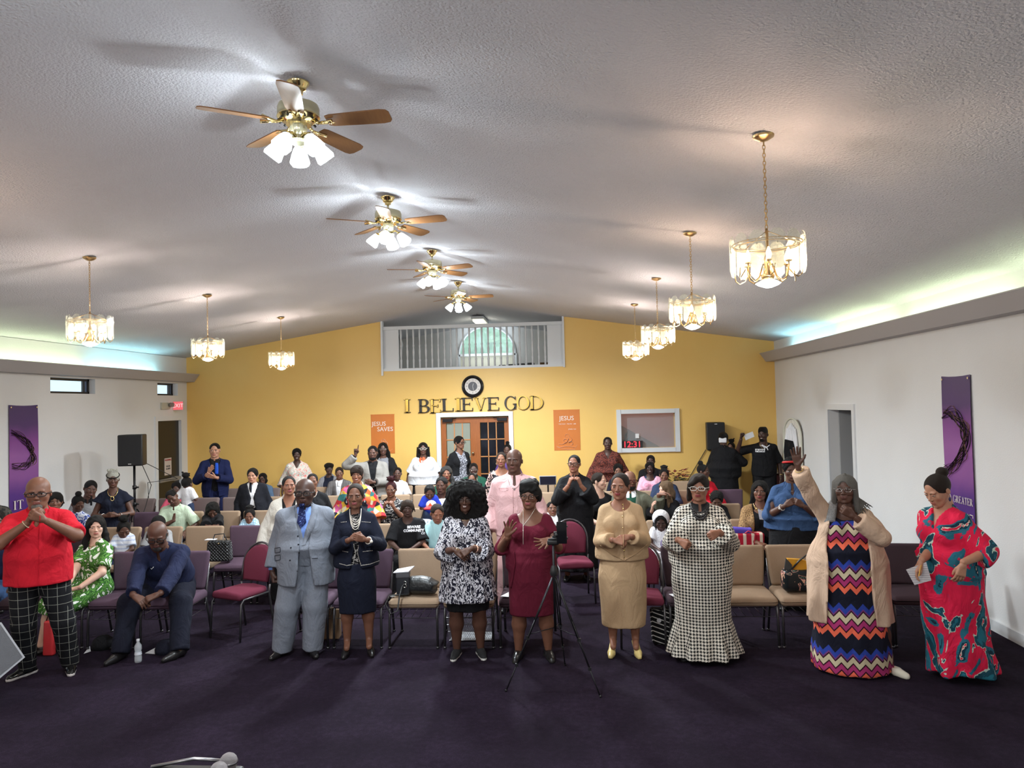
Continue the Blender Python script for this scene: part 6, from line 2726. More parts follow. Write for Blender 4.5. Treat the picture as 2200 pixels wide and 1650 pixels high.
# --- front line, left to right ------------------------------------------------
person(84, 1022, 6.4, 'bald man with grey goatee and glasses in a red short-sleeved shirt, hands clasped', sex='m', tone='d2', hair=None, beard=('moustache_goatee', 'greybeard'),
 glasses=('narrow', GLB), fat=1.32, shw=1.06, hi=True, kind='h', head=(-6, 2, 0), hs=1.08, group=None,
 a=J(at=(60, 1123, -0.26), f=(0.45, -0.25, 0.85), n=(0.85, 0.3, -0.2), p='curl', pole=(1.0, 0.0, -0.75)), b=J(at=(100, 1119, -0.24), f=(-0.85, -0.2, 0.5), n=(-0.35, 0.85, 0.3), p='curl', pole=(1.0, 0.0, -0.75)),
 legs={-1: J(at=(60, 1449), pole=(-0.25, -1, 0.1), dir=-0.75), 1: J(at=(152, 1440), pole=(0.2, -1, 0.1), dir=0.1)},
 clothes=[tr(C_['plaidtr'], off=0.014, hw=0.012), J(kind='top', mat=C_['red'], off=0.02, sleeve=0.92, loose=0.016, hem=-0.17, vneck=0.07, flare=(0.118, 0.098))],
 shoes=('sneaker', 'patent'), extras=[collar(C_['red']), bracelet(-1, 0.004, plain('pale_wristband', S(200, 180, 150), 0.6)), bracelet(-1, 0.002, GOLD, 'ring', -0.42, None, 0.012), line('button_placket', [(86, 1108), (84, 1160), (82, 1254)], 0.0025, C_['red'])])

person(188, 1139, 7.45, 'woman with long wavy black hair seated in a green and white leaf print dress', H=1.6, sit=True, tone='l', hair=('long_wavy', 'black'), hi=True, yaw=-22, head=(24, 4, 0), lean=-6, group=None, fat=1.15,
 a=J(at=(140, 1268, -0.30), f=(0.4, -0.7, -0.4), n=(0.2, 0.2, -1), p='relaxed', pole=(0.8, 0.5, -0.6)), b=J(at=(172, 1262, -0.26), f=(-0.95, -0.3, -0.2), n=(0, 0.3, -1), p='relaxed', pole=(0.9, 0.4, -0.5)),
 legs={-1: J(at=(88, 1402), pole=(-0.1, -1, 0.6), dir=-0.2), 1: J(at=(120, 1398), pole=(0, -1, 0.6), dir=-0.5)},
 clothes=[J(kind='skirt', mat=C_['leaf'], off=0.02, length=0.2, name='skirt'), J(kind='top', mat=C_['leaf'], off=0.016, sleeve=0.8, loose=0.02, vneck=0.05, rneck=0.02, name='dress')], shoes=('flat', 'blk'), extras=[necklace(GOLD, 0.045, 0.04, 0.002)])

person(334, 1158, 7.15, 'balding bespectacled man seated leaning forward in a dark navy shirt, beside a water bottle', H=1.84, sit=True, sex='m', tone='d1', hair=('fringe_bald', 'saltpepper'), beard=('moustache_goatee', 'saltpepper'),
 glasses=('wide', GLB), fat=1.3, hi=True, lean=36, head=(-6, 24, 0), group=None, kind='h', rz=7.5,
 a=J(at=(280, 1300, -0.45), f=(0.8, -0.4, -0.35), n=(0.1, 0.4, -0.9), p='relaxed', pole=(1.0, 0.6, -0.3)), b=J(at=(330, 1302, -0.45), f=(-0.85, -0.4, -0.3), n=(0.1, 0.5, -0.8), p='curl', pole=(1.0, 0.6, -0.3)),
 legs={-1: J(at=(258, 1418), pole=(-0.45, -1, 0.6), dir=-0.35), 1: J(at=(386, 1412), pole=(0.3, -1, 0.6), dir=-0.6)},
 clothes=[tr(C_['navytr'], off=0.016, hw=0.02), J(kind='top', mat=C_['navyshirt'], off=0.024, sleeve=1.92, loose=0.01, vneck=0.05)], shoes=('dress', 'blk'),
 extras=[bracelet(1, 0.006, GOLD, 'wristwatch', 0.04, 0.013), collar(C_['navyshirt']), line('logo', [(324, 1221), (326, 1223), (330, 1218)], 0.003, C_['wht'])])

person(655, 1026, 7.1, 'bald man in black-framed glasses wearing a grey three-piece suit and navy tie', sex='m', tone='d0', hair=None, glasses=('wide', GLB), fat=1.36, shw=1.1, hi=True, kind='h', head=(-10, -2, 0), hs=1.1, group=None,
 a=J(at=(585, 1226, -0.06), f=(0.1, -0.1, -1), n=(1, 0.2, 0), p='fist', pole=(0.15, 1, 0)), b=J(at=(699, 1230, 0), f=(-0.05, -0.1, -1), n=(-0.9, 0.5, 0), p='fist', pole=(0.15, 1, 0)),
 legs={-1: J(at=(606, 1408), pole=(-0.1, -1, 0.1), dir=-0.55), 1: J(at=(672, 1406), pole=(0.1, -1, 0.1), dir=0.25)},
 clothes=[tr(C_['greysuit'], off=0.018, hw=0.038), J(kind='top', mat=C_['blueshirt'], off=0.010, sleeve=2.0, hem=-0.02, vneck=0.0, cut='collar'), J(kind='top', mat=C_['greysuit'], off=0.019, sleeve=0.0, hem=-0.08, vneck=0.17, name='waistcoat'),
    J(kind='jacket', mat=C_['greysuit'], off=0.034, sleeve=1.9, loose=0.012, hem=-0.42, open_=(0.052, -0.66, 0.020), flare=(0.122, 0.092))],
 shoes=('dress', 'blk'), extras=[collar(C_['blueshirt'], drop=0.055), patch('tie', [(643, 1082), (643, 1090), (638, 1122), (645, 1134)], [(655, 1082), (654, 1090), (658, 1122), (646, 1134)], C_['tienavy'], 3, 0.014),
         patch('lapel', [(632, 1078), (624, 1095), (630, 1130), (640, 1170)], [(638, 1082), (634, 1105), (640, 1140), (643, 1172)], C_['greysuit'], 2, 0.008),
         patch('lapel', [(668, 1080), (668, 1105), (656, 1140), (648, 1172)], [(676, 1078), (684, 1095), (676, 1130), (656, 1170)], C_['greysuit'], 2, 0.008),
         line('pocket_flap', [(590, 1178), (602, 1176), (602, 1186), (591, 1188), (590, 1178)], 0.0025, C_['tieblk']), line('pocket_flap', [(590, 1194), (602, 1192), (602, 1203), (591, 1205), (590, 1194)], 0.0025, C_['tieblk']),
         line('pocket_flap', [(670, 1200), (683, 1199)], 0.003, C_['tieblk']), buttons([(625, 1177), (623, 1204), (640, 1152), (641, 1170), (642, 1188)], 0.008, C_['tieblk'])])

person(764, 1037, 7.1, 'woman with pearls in a navy braid-trimmed jacket and skirt, hands clasped', tone='d2', hair=('pulled', 'brown'), fat=1.1, hi=True, head=(-8, 0, 0), heel=0.06, group=None, lip='lip_pink', hs=1.05,
 a=J(at=(750, 1160, -0.26), f=(0.85, -0.25, 0.4), n=(0.5, 0.8, -0.1), p='curl', pole=(0.7, 0.4, -1.0)), b=J(at=(788, 1160, -0.24), f=(-0.85, -0.3, 0.3), n=(-0.5, 0.8, 0.1), p='curl', pole=(0.7, 0.4, -1.0)),
 stance=0.066, clothes=[J(kind='skirt', mat=C_['navyjk'], prof=[(0.255, 0.094, 0.075), (0.33, 0.104, 0.082), (0.46, 0.118, 0.092), (0.56, 0.105, 0.085)]),
       J(kind='top', mat=C_['zebra'], off=0.008, sleeve=0, rneck=0.0, hem=-0.1), J(kind='jacket', mat=C_['navyjk'], off=0.018, sleeve=1.88, loose=0.008, hem=-0.12, open_=(0.026, -0.75, 0.012), flare=(0.116, 0.088))],
 shoes=('heel', 'blk'), extras=[earrings(PEARL), necklace(PEARL, 0.075, 0.034, 0.0035, rows=4), bracelet(1, 0.006, PEARL, 'wristwatch', 0.03, 0.016), bracelet(-1, 0.007, C_['zebra'], 'cuff', 0.08),
         line('braid_trim', [(733, 1122), (744, 1121)], 0.004, PEARL, beads=True), line('braid_trim', [(778, 1121), (795, 1122)], 0.004, PEARL, beads=True),
         line('braid_trim', [(730, 1211), (745, 1215), (758, 1213), (764, 1190), (760, 1170)], 0.004, PEARL, beads=True), line('braid_trim', [(814, 1205), (795, 1212), (776, 1215), (768, 1190), (770, 1172)], 0.004, PEARL, beads=True),
         line('braid_trim', [(736, 1184), (747, 1186)], 0.004, PEARL, beads=True), line('braid_trim', [(780, 1185), (800, 1183)], 0.004, PEARL, beads=True)])

person(999, 1029, 7.05, 'smiling woman with a large black afro in a black and white print smock dress', tone='d1', hair=('afro', 'black'), hx=0.055, fat=1.4, hi=True, smile=2, glasses=('thin', GLB), head=(-4, 2, 0), group=None, hs=1.05,
 a=J(at=(975, 1181, -0.30), f=(0.8, -0.3, -0.45), n=(0.3, 0.7, -0.6), p='relaxed', pole=(0.6, 0.4, -0.9)), b=J(at=(1014, 1178, -0.30), f=(-0.8, -0.3, -0.4), n=(-0.3, 0.7, -0.6), p='curl', pole=(0.6, 0.4, -0.9)),
 stance=0.07, clothes=[J(kind='skirt', mat=C_['blk'], prof=[(0.272, 0.118, 0.09), (0.4, 0.13, 0.10), (0.5, 0.13, 0.10)]),
       J(kind='dress', mat=C_['bwprint'], off=0.02, sleeve=1.55, loose=0.035, vneck=0.065, prof=[(0.335, 0.172, 0.135), (0.42, 0.158, 0.125), (0.55, 0.135, 0.108), (0.66, 0.118, 0.092)], ripple=(0.05, 13, 0.6))],
 shoes=('slipon', 'blkwht'), extras=[bracelet(1, 0.007, plain('rose_gold', (0.9, 0.55, 0.42), 0.25, 1), 'bracelet', 0.12), bracelet(-1, 0.002, GOLD, 'ring', -0.40, 0.004, 0.01), necklace(GOLD, 0.05, 0.03, 0.0015)])

person(1137, 1027, 7.0, 'woman with dark curled updo and glasses in a maroon dress, palms raised', tone='d2', hair=('updo_curls', 'black'), hx=0.03, glasses=('wide', plain('tortoise_frame', S(60, 34, 26), 0.3)), fat=1.38, hi=True,
 head=(-12, 0, 0), group=None, lip='lip_pink', hs=1.06,
 a=J(at=(1089, 1156, -0.25), f=(0.2, -0.15, 1.0), n=(0.15, -1, 0.1), p='spread', pole=(0.5, 0.6, -1.0)), b=J(at=(1186, 1158, -0.30), f=(-0.85, -0.35, -0.2), n=(0.1, -0.8, 0.6), p='spread', pole=(0.5, 0.6, -1.0)),
 stance=0.085, clothes=[J(kind='dress', mat=C_['maroon'], off=0.014, sleeve=1.1, loose=0.008, rneck=0.03, boat=1.15, prof=[(0.25, 0.104, 0.085), (0.33, 0.120, 0.098), (0.45, 0.135, 0.11, -0.008), (0.56, 0.128, 0.108, -0.014), (0.66, 0.112, 0.09)])],
 shoes=('slipon', 'blk'), extras=[line('necklace', [(1124, 1090), (1124, 1124), (1124, 1170)], 0.002, PEARL), line('necklace', [(1150, 1092), (1138, 1112), (1125, 1128)], 0.002, PEARL), buttons([(1124, 1108), (1138, 1111), (1125, 1129), (1124, 1140)], 0.006, SILV, 'necklace_bead'),
          line('ruffle', [(1104, 1185), (1106, 1210), (1102, 1240), (1098, 1262)], 0.012, C_['maroon'])])

person(1331, 1014, 7.1, 'woman with slicked-back hair in a tan knit cardigan and long matching skirt', tone='d3', hair=('pulled', 'brown'), fat=1.28, hi=True, head=(-16, 0, 0), heel=0.07, group=None, lip='lip_red', hs=1.07, smile=1,
 a=J(at=(1316, 1160, -0.28), f=(0.9, -0.3, -0.15), n=(0.4, 0.5, -0.7), p='curl', pole=(0.55, 0.5, -1.0)), b=J(at=(1356, 1153, -0.26), f=(-0.9, -0.35, -0.1), n=(-0.3, 0.6, -0.6), p='curl', pole=(0.55, 0.5, -1.0)),
 stance=0.064, clothes=[J(kind='skirt', mat=C_['tan'], prof=[(0.168, 0.123, 0.10), (0.3, 0.130, 0.105), (0.45, 0.140, 0.112), (0.55, 0.128, 0.1)]),
       J(kind='top', mat=C_['tan'], off=0.018, sleeve=1.9, loose=0.014, hem=-0.08, rneck=0.01, flare=(0.128, 0.098), name='cardigan')],
 shoes=('heel', 'yellow'), extras=[earrings(GOLD), buttons([(1338, 1084), (1339, 1093), (1338, 1110), (1338, 1134), (1341, 1183), (1341, 1196)], 0.009, GOLD), line('cardigan_edge', [(1339, 1082), (1339, 1140), (1340, 1205)], 0.003, C_['tan']),
          bracelet(-1, 0.008, plain('brown_beads', S(90, 50, 36), 0.3), 'bracelet', 0.06), line('cardigan_hem', [(1290, 1172), (1315, 1192), (1341, 1204), (1366, 1190), (1390, 1170)], 0.004, C_['tan'])])

person(1500, 1012, 7.0, 'woman with side-swept fringe and white-armed glasses in a long houndstooth dress', tone='d3', hair=('sideswept', 'brown'), hx=0.015, fat=1.62, hi=True, head=(-8, 0, 0), glasses=('wide', GLW), group=None, lip='lip_red', hs=1.04,
 a=J(at=(1459, 1160, -0.34), f=(0.55, -0.7, -0.3), n=(0.8, 0.2, -0.4), p='fist', pole=(0.6, 0.6, -0.9)), b=J(at=(1545, 1143, -0.34), f=(-0.6, -0.7, -0.2), n=(-0.8, 0.3, -0.4), p='fist', pole=(0.6, 0.6, -0.9)),
 stance=0.09, clothes=[J(kind='dress', mat=C_['hound'], off=0.02, sleeve=1.85, loose=0.03, rneck=0.004, prof=[(0.03, 0.196, 0.165), (0.12, 0.172, 0.145), (0.21, 0.148, 0.125), (0.30, 0.150, 0.128), (0.42, 0.163, 0.138), (0.52, 0.158, 0.138), (0.62, 0.142, 0.122), (0.7, 0.125, 0.1)], ripple=(0.075, 12, 0.22))],
 shoes=('slipon', 'glit'), extras=[earrings(GOLD, 0.03, 0.008), collar(plain('black_collar', (0.012, 0.012, 0.013), 0.5)), necklace(plain('black_flower_beads', (0.03, 0.025, 0.025), 0.4, bump=(90, 0.8)), 0.055, 0.045, 0.013, beads=True, rows=3)])

person(1813, 1013, 6.7, 'woman with long grey locs raising one hand, in a chevron maxi dress and pale cardigan', tone='d1', hair=('grey_locs', 'grey'), hx=0.015, glasses=('thin', SILV), fat=1.45, hi=True, head=(-8, -2, 0), group=None, smile=1, hs=1.05,
 a=J(at=(1713, 1002, -0.12), f=(-0.12, -0.1, 1), n=(0.1, -1, 0), p='open', pole=(0.7, 0.4, -1.0)), b=J(at=(1838, 1112, -0.30), f=(-0.8, -0.1, 0.55), n=(-0.3, 0.8, 0.4), p='curl', pole=(1.0, 0.2, -0.9)),
 stance=0.08, legs={1: J(xyz=(0.30, 0.0, 0), pole=(0.2, -1, 0.1), dir=0.75), -1: J(xyz=(-0.12, 0.02, 0), dir=-0.2)},
 clothes=[J(kind='dress', mat=C_['chev'], off=0.012, sleeve=0, rneck=0.02, boat=1.2, prof=[(0.012, 0.192, 0.15), (0.10, 0.188, 0.15), (0.25, 0.174, 0.14), (0.42, 0.150, 0.125), (0.55, 0.132, 0.115), (0.68, 0.112, 0.09)], ripple=(0.03, 9, 0.4)),
    J(kind='jacket', mat=C_['beigecard'], off=0.030, sleeve=1.88, loose=0.014, hem=-0.95, open_=(0.085, -2.2, 0.115), flare=(0.20, 0.155), ripple=(0.05, 11), name='cardigan', wob=0.007)],
 shoes=('flat', 'ivory'), extras=[bracelet(-1, 0.004, GOLD, 'bracelet', 0.0), line('scarf', [(1796, 1066), (1790, 1082), (1786, 1100), (1784, 1122)], 0.05, C_['greyscarf'], off=0.0)])

person(2008, 1013, 6.5, 'woman with a dark top knot in a red and teal print dress, holding papers', tone='m', hair=('back_bun', 'brown'), hx=0.0, fat=1.4, hi=True, yaw=-46, head=(0, 26, 0), lean=6, group=None, hs=1.08,
 a=J(at=(1981, 1203, -0.18), f=(-0.25, -0.45, -0.85), n=(0.3, 0.5, -0.5), p='relaxed', pole=(0.4, 0.9, -0.2)), b=J(at=(2070, 1208, -0.36), f=(-0.08, -0.25, -0.95), n=(-0.9, 0.4, 0), p='relaxed', pole=(0.25, 1.0, 0.0)),
 legs={-1: J(at=(2062, 1396), pole=(-0.2, -1, 0.1), dir=-0.5), 1: J(at=(2100, 1412), pole=(0, -1, 0.1), dir=0.1)},
 clothes=[J(kind='dress', mat=C_['redteal'], off=0.024, sleeve=1.35, loose=0.03, vneck=0.09, prof=[(0.035, 0.15, 0.155, 0.05), (0.2, 0.135, 0.14, 0.02), (0.4, 0.138, 0.142), (0.52, 0.142, 0.145), (0.66, 0.125, 0.115)], ripple=(0.06, 9, 0.45), wob=0.008)],
 shoes=('sneaker', 'tansole'), extras=[earrings(plain('navy_tassel', S(40, 44, 90), 0.6), 0.03, 0.012)])

# --- second depth: standing ------------------------------------------------------
person(621, 1021, 8.6, 'woman in a white cardigan behind the grey-suited man', tone='d3', hair=('pulled', 'black'), fat=1.45, hi=True, head=(6, -4, 0), clothes=[J(kind='skirt', mat=C_['blk'], prof=[(0.1, 0.14, 0.12), (0.35, 0.14, 0.12), (0.55, 0.13, 0.11)]),
 J(kind='top', mat=C_['blk'], off=0.01, sleeve=0, vneck=0.10), J(kind='jacket', mat=C_['offwht'], off=0.03, sleeve=1.9, loose=0.02, hem=-0.15, open_=(0.05, -0.8, 0.03), flare=(0.15, 0.12), name='cardigan')], lip='lip_pink')
person(1104, 963, 8.6, 'tall bald man in a pale pink shirt and trousers behind the woman in maroon', sex='m', tone='d1', hair=None, fat=1.1, hi=True, kind='m', head=(-14, -2, 0), a='down', b='down',
 clothes=[tr(C_['rosepink'], off=0.018, hw=0.03), J(kind='top', mat=C_['rosepink'], off=0.026, sleeve=1.9, loose=0.02, hem=-0.22, vneck=0.06, flare=(0.112, 0.085))], shoes=('dress', 'blk'),
 extras=[collar(C_['rosepink']), necklace(SILV, 0.085, 0.04, 0.0022, pendant=0.01), line('pocket_flap', [(1073, 1048), (1091, 1048), (1091, 1053), (1082, 1056), (1073, 1053), (1073, 1048)], 0.0022, C_['rosepink']), line('button_placket', [(1102, 1050), (1103, 1130)], 0.003, C_['rosepink']), buttons([(1102, 1049), (1102, 1069), (1103, 1090)], 0.006, BRDIM)])
person(1233, 976, 10.05, 'woman in a long black dress standing in the aisle, hands joined at her chin', tone='d3', hair=('pulled', 'black'), fat=1.35, head=(-14, -4, 0), glasses=('round', GLB), a='chin', b='chin', hi=True,
 clothes=[J(kind='dress', mat=C_['blk'], off=0.026, sleeve=1.7, loose=0.03, prof=[(0.09, 0.165, 0.14), (0.3, 0.15, 0.13), (0.5, 0.14, 0.12), (0.62, 0.115, 0.1)], ripple=(0.05, 10, 0.5))], shoes=('flat', 'blk'))
person(1698, 984, 8.6, 'woman in a denim shirt and black skirt with a red bow headband', tone='d1', hair=('short_curly', 'black'), fat=1.62, head=(6, 8, 0), a='chest', b='chest', hi=True,
 clothes=[J(kind='skirt', mat=C_['blk'], prof=[(0.1, 0.16, 0.14), (0.35, 0.165, 0.14), (0.58, 0.15, 0.13)]), J(kind='top', mat=C_['denim'], off=0.022, sleeve=1.25, loose=0.02, hem=0.02, vneck=0.07, flare=(0.15, 0.125))],
 extras=[collar(C_['denim']), headband(plain('red_ribbon', S(190, 30, 30), 0.6), 0.055, 0.34, -0.12), bracelet(-1, 0.006, plain('white_strap', S(220, 216, 210), 0.5), 'wristwatch', 0.05, 0.013), necklace(SILV, 0.06, 0.03, 0.0018)])
person(244, 1008, 10.0, 'white-haired woman with a black headband and gold teardrop necklace, in a navy dress', tone='d1', hair=('white_wisps', 'white'), hx=0.02, head=(0, 4, 0), smile=1, hi=True, a='clasp', b='clasp',
 clothes=[J(kind='dress', mat=C_['navydress'], off=0.016, sleeve=0.35, loose=0.05, vneck=0.06, prof=[(0.2, 0.15, 0.12), (0.4, 0.135, 0.11), (0.55, 0.11, 0.09), (0.66, 0.1, 0.08)], ripple=(0.05, 9, 0.5))],
 extras=[headband(C_['blk'], 0.035, 0.26, 0.14), necklace(GOLD, 0.07, 0.04, 0.005, pendant=0.028), bracelet(1, 0.005, SILV, 'bracelet', 0.05), bracelet(-1, 0.005, SILV, 'bracelet', 0.05)])
person(767, 998, 9.95, 'smiling woman with dark bangs in a bright multicolour blouse', tone='d3', hair=('bangs', 'brown'), hx=0.01, smile=2, fat=1.35, head=(-6, 4, 0), hi=True,
 clothes=[tr(C_['blk'], off=0.02, hw=0.02), J(kind='top', mat=C_['multi'], off=0.03, sleeve=1.6, loose=0.04, hem=-0.15, vneck=0.05, flare=(0.14, 0.11))])
person(672, 1028, 9.9, 'person in black standing mostly behind the grey-suited man', tone='d2', hair=('pulled', 'black'), fat=1.3, clothes=[J(kind='skirt', mat=C_['blk'], prof=[(0.1, 0.14, 0.12), (0.35, 0.14, 0.12), (0.55, 0.13, 0.11)]), J(kind='top', mat=C_['blk'], off=0.02, sleeve=1.9, vneck=0.05)], H=1.5, extras=[necklace(PEARL, 0.06, 0.04, 0.003)])
person(1077, 970, 11.65, 'woman with pulled-back hair standing in a dark floral dress', tone='d3', hair=('pulled', 'brown'), fat=1.15, hi=True, head=(-6, 0, 0), clothes=[J(kind='dress', mat=C_['floraldk'], off=0.018, sleeve=1.7, loose=0.02, rneck=0.02, boat=1.2, prof=[(0.15, 0.14, 0.115), (0.4, 0.125, 0.10), (0.55, 0.11, 0.09), (0.66, 0.1, 0.08)], ripple=(0.05, 10, 0.5))], lip='lip_pink', extras=[earrings(SILV, 0.03, 0.008)])

# --- standing along the back -------------------------------------------------------
person(462, 951, 13.1, 'young man in a royal navy suit and bright blue tie, clapping', sex='m', tone='m', hair=('fade', 'black'), fat=1.05, head=(-8, 0, 0), hi=True, a=J(w=(0.06, -0.16, 0.16), f=(-0.5, -0.3, 0.8), n=(-0.8, 0.4, 0.2), p='open', pole=(0.8, 0.4, -0.7)), b=J(w=(0.03, -0.17, 0.13), f=(-0.8, -0.3, 0.3), n=(-0.3, 0.7, 0.6), p='open', pole=(0.8, 0.4, -0.7)),
 clothes=[tr(C_['bluesuit'], off=0.016, hw=0.02), J(kind='top', mat=C_['blk'], off=0.010, sleeve=1.9, hem=-0.05, cut='collar'), J(kind='jacket', mat=C_['bluesuit'], off=0.028, sleeve=1.9, loose=0.01, hem=-0.22, open_=(0.05, -0.5, 0.01), flare=(0.108, 0.085))], shoes=('dress', 'blk'),
 extras=[collar(C_['blk']), patch('tie', [(463, 991), (462, 1000), (461, 1018)], [(468, 991), (469, 1000), (469, 1018)], C_['brightblue'], 2, 0.012)])
person(543, 1005, 11.6, 'boy in a black suit, white shirt and dark tie', sex='m', child=True, tone='m', hair=('short', 'black'), fat=1.15, head=(-14, 0, 0), clothes=[tr(C_['blksuit'], off=0.014, hw=0.02), J(kind='top', mat=C_['wht'], off=0.010, sleeve=1.9, hem=0.0, cut='collar'),
 J(kind='jacket', mat=C_['blksuit'], off=0.026, sleeve=1.9, loose=0.01, hem=-0.22, open_=(0.055, -0.5, 0.01), flare=(0.115, 0.09))], shoes=('dress', 'blk'), extras=[collar(C_['wht']), patch('tie', [(536, 1037), (535, 1050), (538, 1058)], [(541, 1037), (541, 1050), (540, 1058)], C_['tieblk'], 2, 0.014)])
person(638, 962, 14.4, 'smiling woman with short black afro in a pastel floral blouse', tone='d0', hair=('short_curly', 'black'), hx=0.02, smile=2, fat=1.35, clothes=[tr(C_['blk'], off=0.02, hw=0.02), J(kind='top', mat=C_['floralbl'], off=0.03, sleeve=1.6, loose=0.04, hem=-0.15, vneck=0.07, flare=(0.14, 0.11))])
person(801, 957, 13.05, 'bearded man in a grey tweed jacket pointing one finger upward', sex='m', tone='d1', hair=('fade', 'black'), beard=('beard', 'black'), fat=1.25, head=(-4, 2, 0), hi=True, kind='h', shw=1.08,
 a=J(at=(764, 978, -0.15), f=(0.12, -0.1, 1), n=(0.3, -0.9, 0), p='point', pole=(1.0, 0.3, -1.0)), b=J(w=(0.02, -0.16, 0.10), f=(-0.8, -0.3, 0.1), n=(-0.3, 0.8, 0.1), p='relaxed', pole=(0.8, 0.4, -0.7)),
 clothes=[tr(C_['greyjk'], off=0.016, hw=0.02), J(kind='top', mat=C_['blk'], off=0.010, sleeve=1.95, hem=-0.05, cut='collar'), J(kind='jacket', mat=C_['greyjk'], off=0.028, sleeve=1.88, loose=0.012, hem=-0.22, open_=(0.05, -0.55, 0.02), flare=(0.118, 0.095))], shoes=('dress', 'blk'),
 extras=[collar(C_['blk'])])
person(823, 948, 14.35, 'woman with long black ringlets and glasses behind the pointing man', tone='d1', hair=('long_ringlets', 'black'), hx=0.02, glasses=('thin', SILV), fat=1.2, b=J(w=(0.05, -0.15, 0.05), f=(-0.8, -0.4, 0.2), n=(-0.3, 0.7, 0.1), p='relaxed', pole=(0.9, 0.4, -0.6)), leanx=0, clothes=[tr(C_['blk'], off=0.02, hw=0.02), J(kind='top', mat=C_['greycoat'], off=0.016, sleeve=1.9, hem=-0.15), J(kind='jacket', mat=C_['blk'], off=0.035, sleeve=1.85, loose=0.02, hem=-0.3, open_=(0.06, -0.7, 0.06), flare=(0.125, 0.1))])
person(909, 948, 14.45, 'woman with shoulder-length locs and clear glasses in a white tee with an orange emblem', tone='d1', hair=('long_locs', 'black'), hx=0.015, glasses=('round', GLW), fat=1.62, hi=True, clothes=[tr(C_['blk'], off=0.02, hw=0.02), J(kind='top', mat=C_['wht'], off=0.024, sleeve=0.85, loose=0.03, hem=-0.08, rneck=0.004, flare=(0.155, 0.13))],
 extras=[wrap('emblem', 907, 989, [[(-0.6, 0.1), (-0.3, 0.55), (-0.05, 0.35), (-0.2, -0.1), (-0.1, -0.5), (-0.45, -0.25)], [(0.05, 0.5), (0.35, 0.6), (0.6, 0.2), (0.3, -0.1), (0.1, -0.45), (0.0, 0.0)]], 0.11, plain('orange_print', S(214, 92, 50), 0.7)),
   writing('tee_lettering', 'BLESSED', 907, 1000, 0.045, plain('blue_print', S(120, 150, 200), 0.7))])
person(987, 935, 14.55, 'woman in a black cardigan over a patterned dress, looking right, before the double door', tone='d2', hair=('short', 'black'), hx=0.01, glasses=('wide', GLB), yaw=32, head=(20, 0, 0), fat=1.1, hi=True, clothes=[J(kind='dress', mat=C_['greyprint'], off=0.012, sleeve=0, vneck=0.05, prof=[(0.25, 0.125, 0.1), (0.45, 0.115, 0.09), (0.6, 0.095, 0.075)], ripple=(0.04, 10, 0.5)), J(kind='jacket', mat=C_['blk'], off=0.022, sleeve=1.9, loose=0.01, hem=0.1, open_=(0.05, -0.8, 0.04), name='cardigan')])
person(1090, 950, 14.75, 'girl in purple with a high bun by the double door', tone='d1', hair=('top_bun', 'black'), hx=0.03, fat=1.0, head=(-10, 8, 0), clothes=[tr(C_['blk'], off=0.014), J(kind='top', mat=C_['purple'], off=0.016, sleeve=1.9, hem=-0.1)])
person(1305, 938, 14.45, 'woman in a rust speckled V-neck tunic standing under the booth window', tone='d0', hair=('pulled', 'black'), fat=1.75, hi=True, clothes=[tr(C_['blk'], off=0.02, hw=0.02), J(kind='top', mat=C_['rustprint'], off=0.028, sleeve=1.9, loose=0.03, hem=-0.35, vneck=0.08, flare=(0.165, 0.14))])
person(1554, 926, 14.5, 'person in black seen from behind with a white mask over a black cap', tone='d1', hair=('short', 'black'), hx=0.015, yaw=172, fat=1.65, a=J(w=(0.08, -0.14, 0.16), f=(-0.5, -0.6, 0.4), n=(-0.5, 0.6, 0.3), p='relaxed', pole=(1, 0.2, -0.6)), b='chest', clothes=[J(kind='dress', mat=C_['blk'], off=0.026, sleeve=1.9, loose=0.02, prof=[(0.1, 0.15, 0.13), (0.4, 0.15, 0.13), (0.55, 0.14, 0.12), (0.66, 0.125, 0.1)])],
 extras=[lambda bk: (lambda o: setattr(o, 'matrix_local', bk['HM']))(MB().rbox((0, 0.36, -0.10), (0.60, 0.24, 0.40), 0.09, n=3).obj('face_mask', C_['wht'], bk['p'], sm=True))])
person(1638, 914, 14.5, 'man in a black tee with a white leaping cat emblem, waving a paper fan', sex='m', tone='d0', hair=('flattop', 'black'), hx=0.03, smile=2, beard=('moustache_goatee', 'black'), fat=1.08, head=(-18, 2, 0), hi=True,
 a=J(at=(1592, 944, -0.12), f=(0.1, -0.1, 1), n=(0.9, -0.3, 0), p='fist', pole=(0.9, 0.3, -1)), b='down',
 clothes=[tr(C_['blk'], off=0.018, hw=0.02), J(kind='top', mat=C_['blk'], off=0.022, sleeve=0.9, loose=0.022, hem=-0.14, rneck=0.004, flare=(0.108, 0.085))], shoes=('sneaker', 'blkwht'),
 extras=[necklace(GOLD, 0.07, 0.035, 0.0025), bracelet(1, 0.005, GOLD, 'wristwatch', 0.05, 0.012),
   wrap('leaping_cat_emblem', 1645, 962, [[(-1.0, 0.5), (-0.75, 0.75), (-0.42, 0.58), (-0.6, 0.28)], [(-0.5, 0.6), (0.32, 0.2), (0.15, -0.12), (-0.6, 0.25)], [(0.08, 0.2), (0.36, 0.12), (0.58, -0.5), (0.38, -0.55)], [(-0.56, 0.32), (-0.3, 0.2), (-0.12, -0.36), (-0.28, -0.36)], [(0.22, 0.22), (0.95, 0.68), (1.0, 0.56), (0.3, 0.04)]], 0.08, C_['wht']),
   wrap('logo_box', 1633, 968, [[(-1, -0.35), (1, -0.35), (1, 0.35), (-1, 0.35)]], 0.085, C_['wht']), writing('logo_lettering', 'PUMA', 1633, 968, 0.058, C_['blk'], off=0.016)])
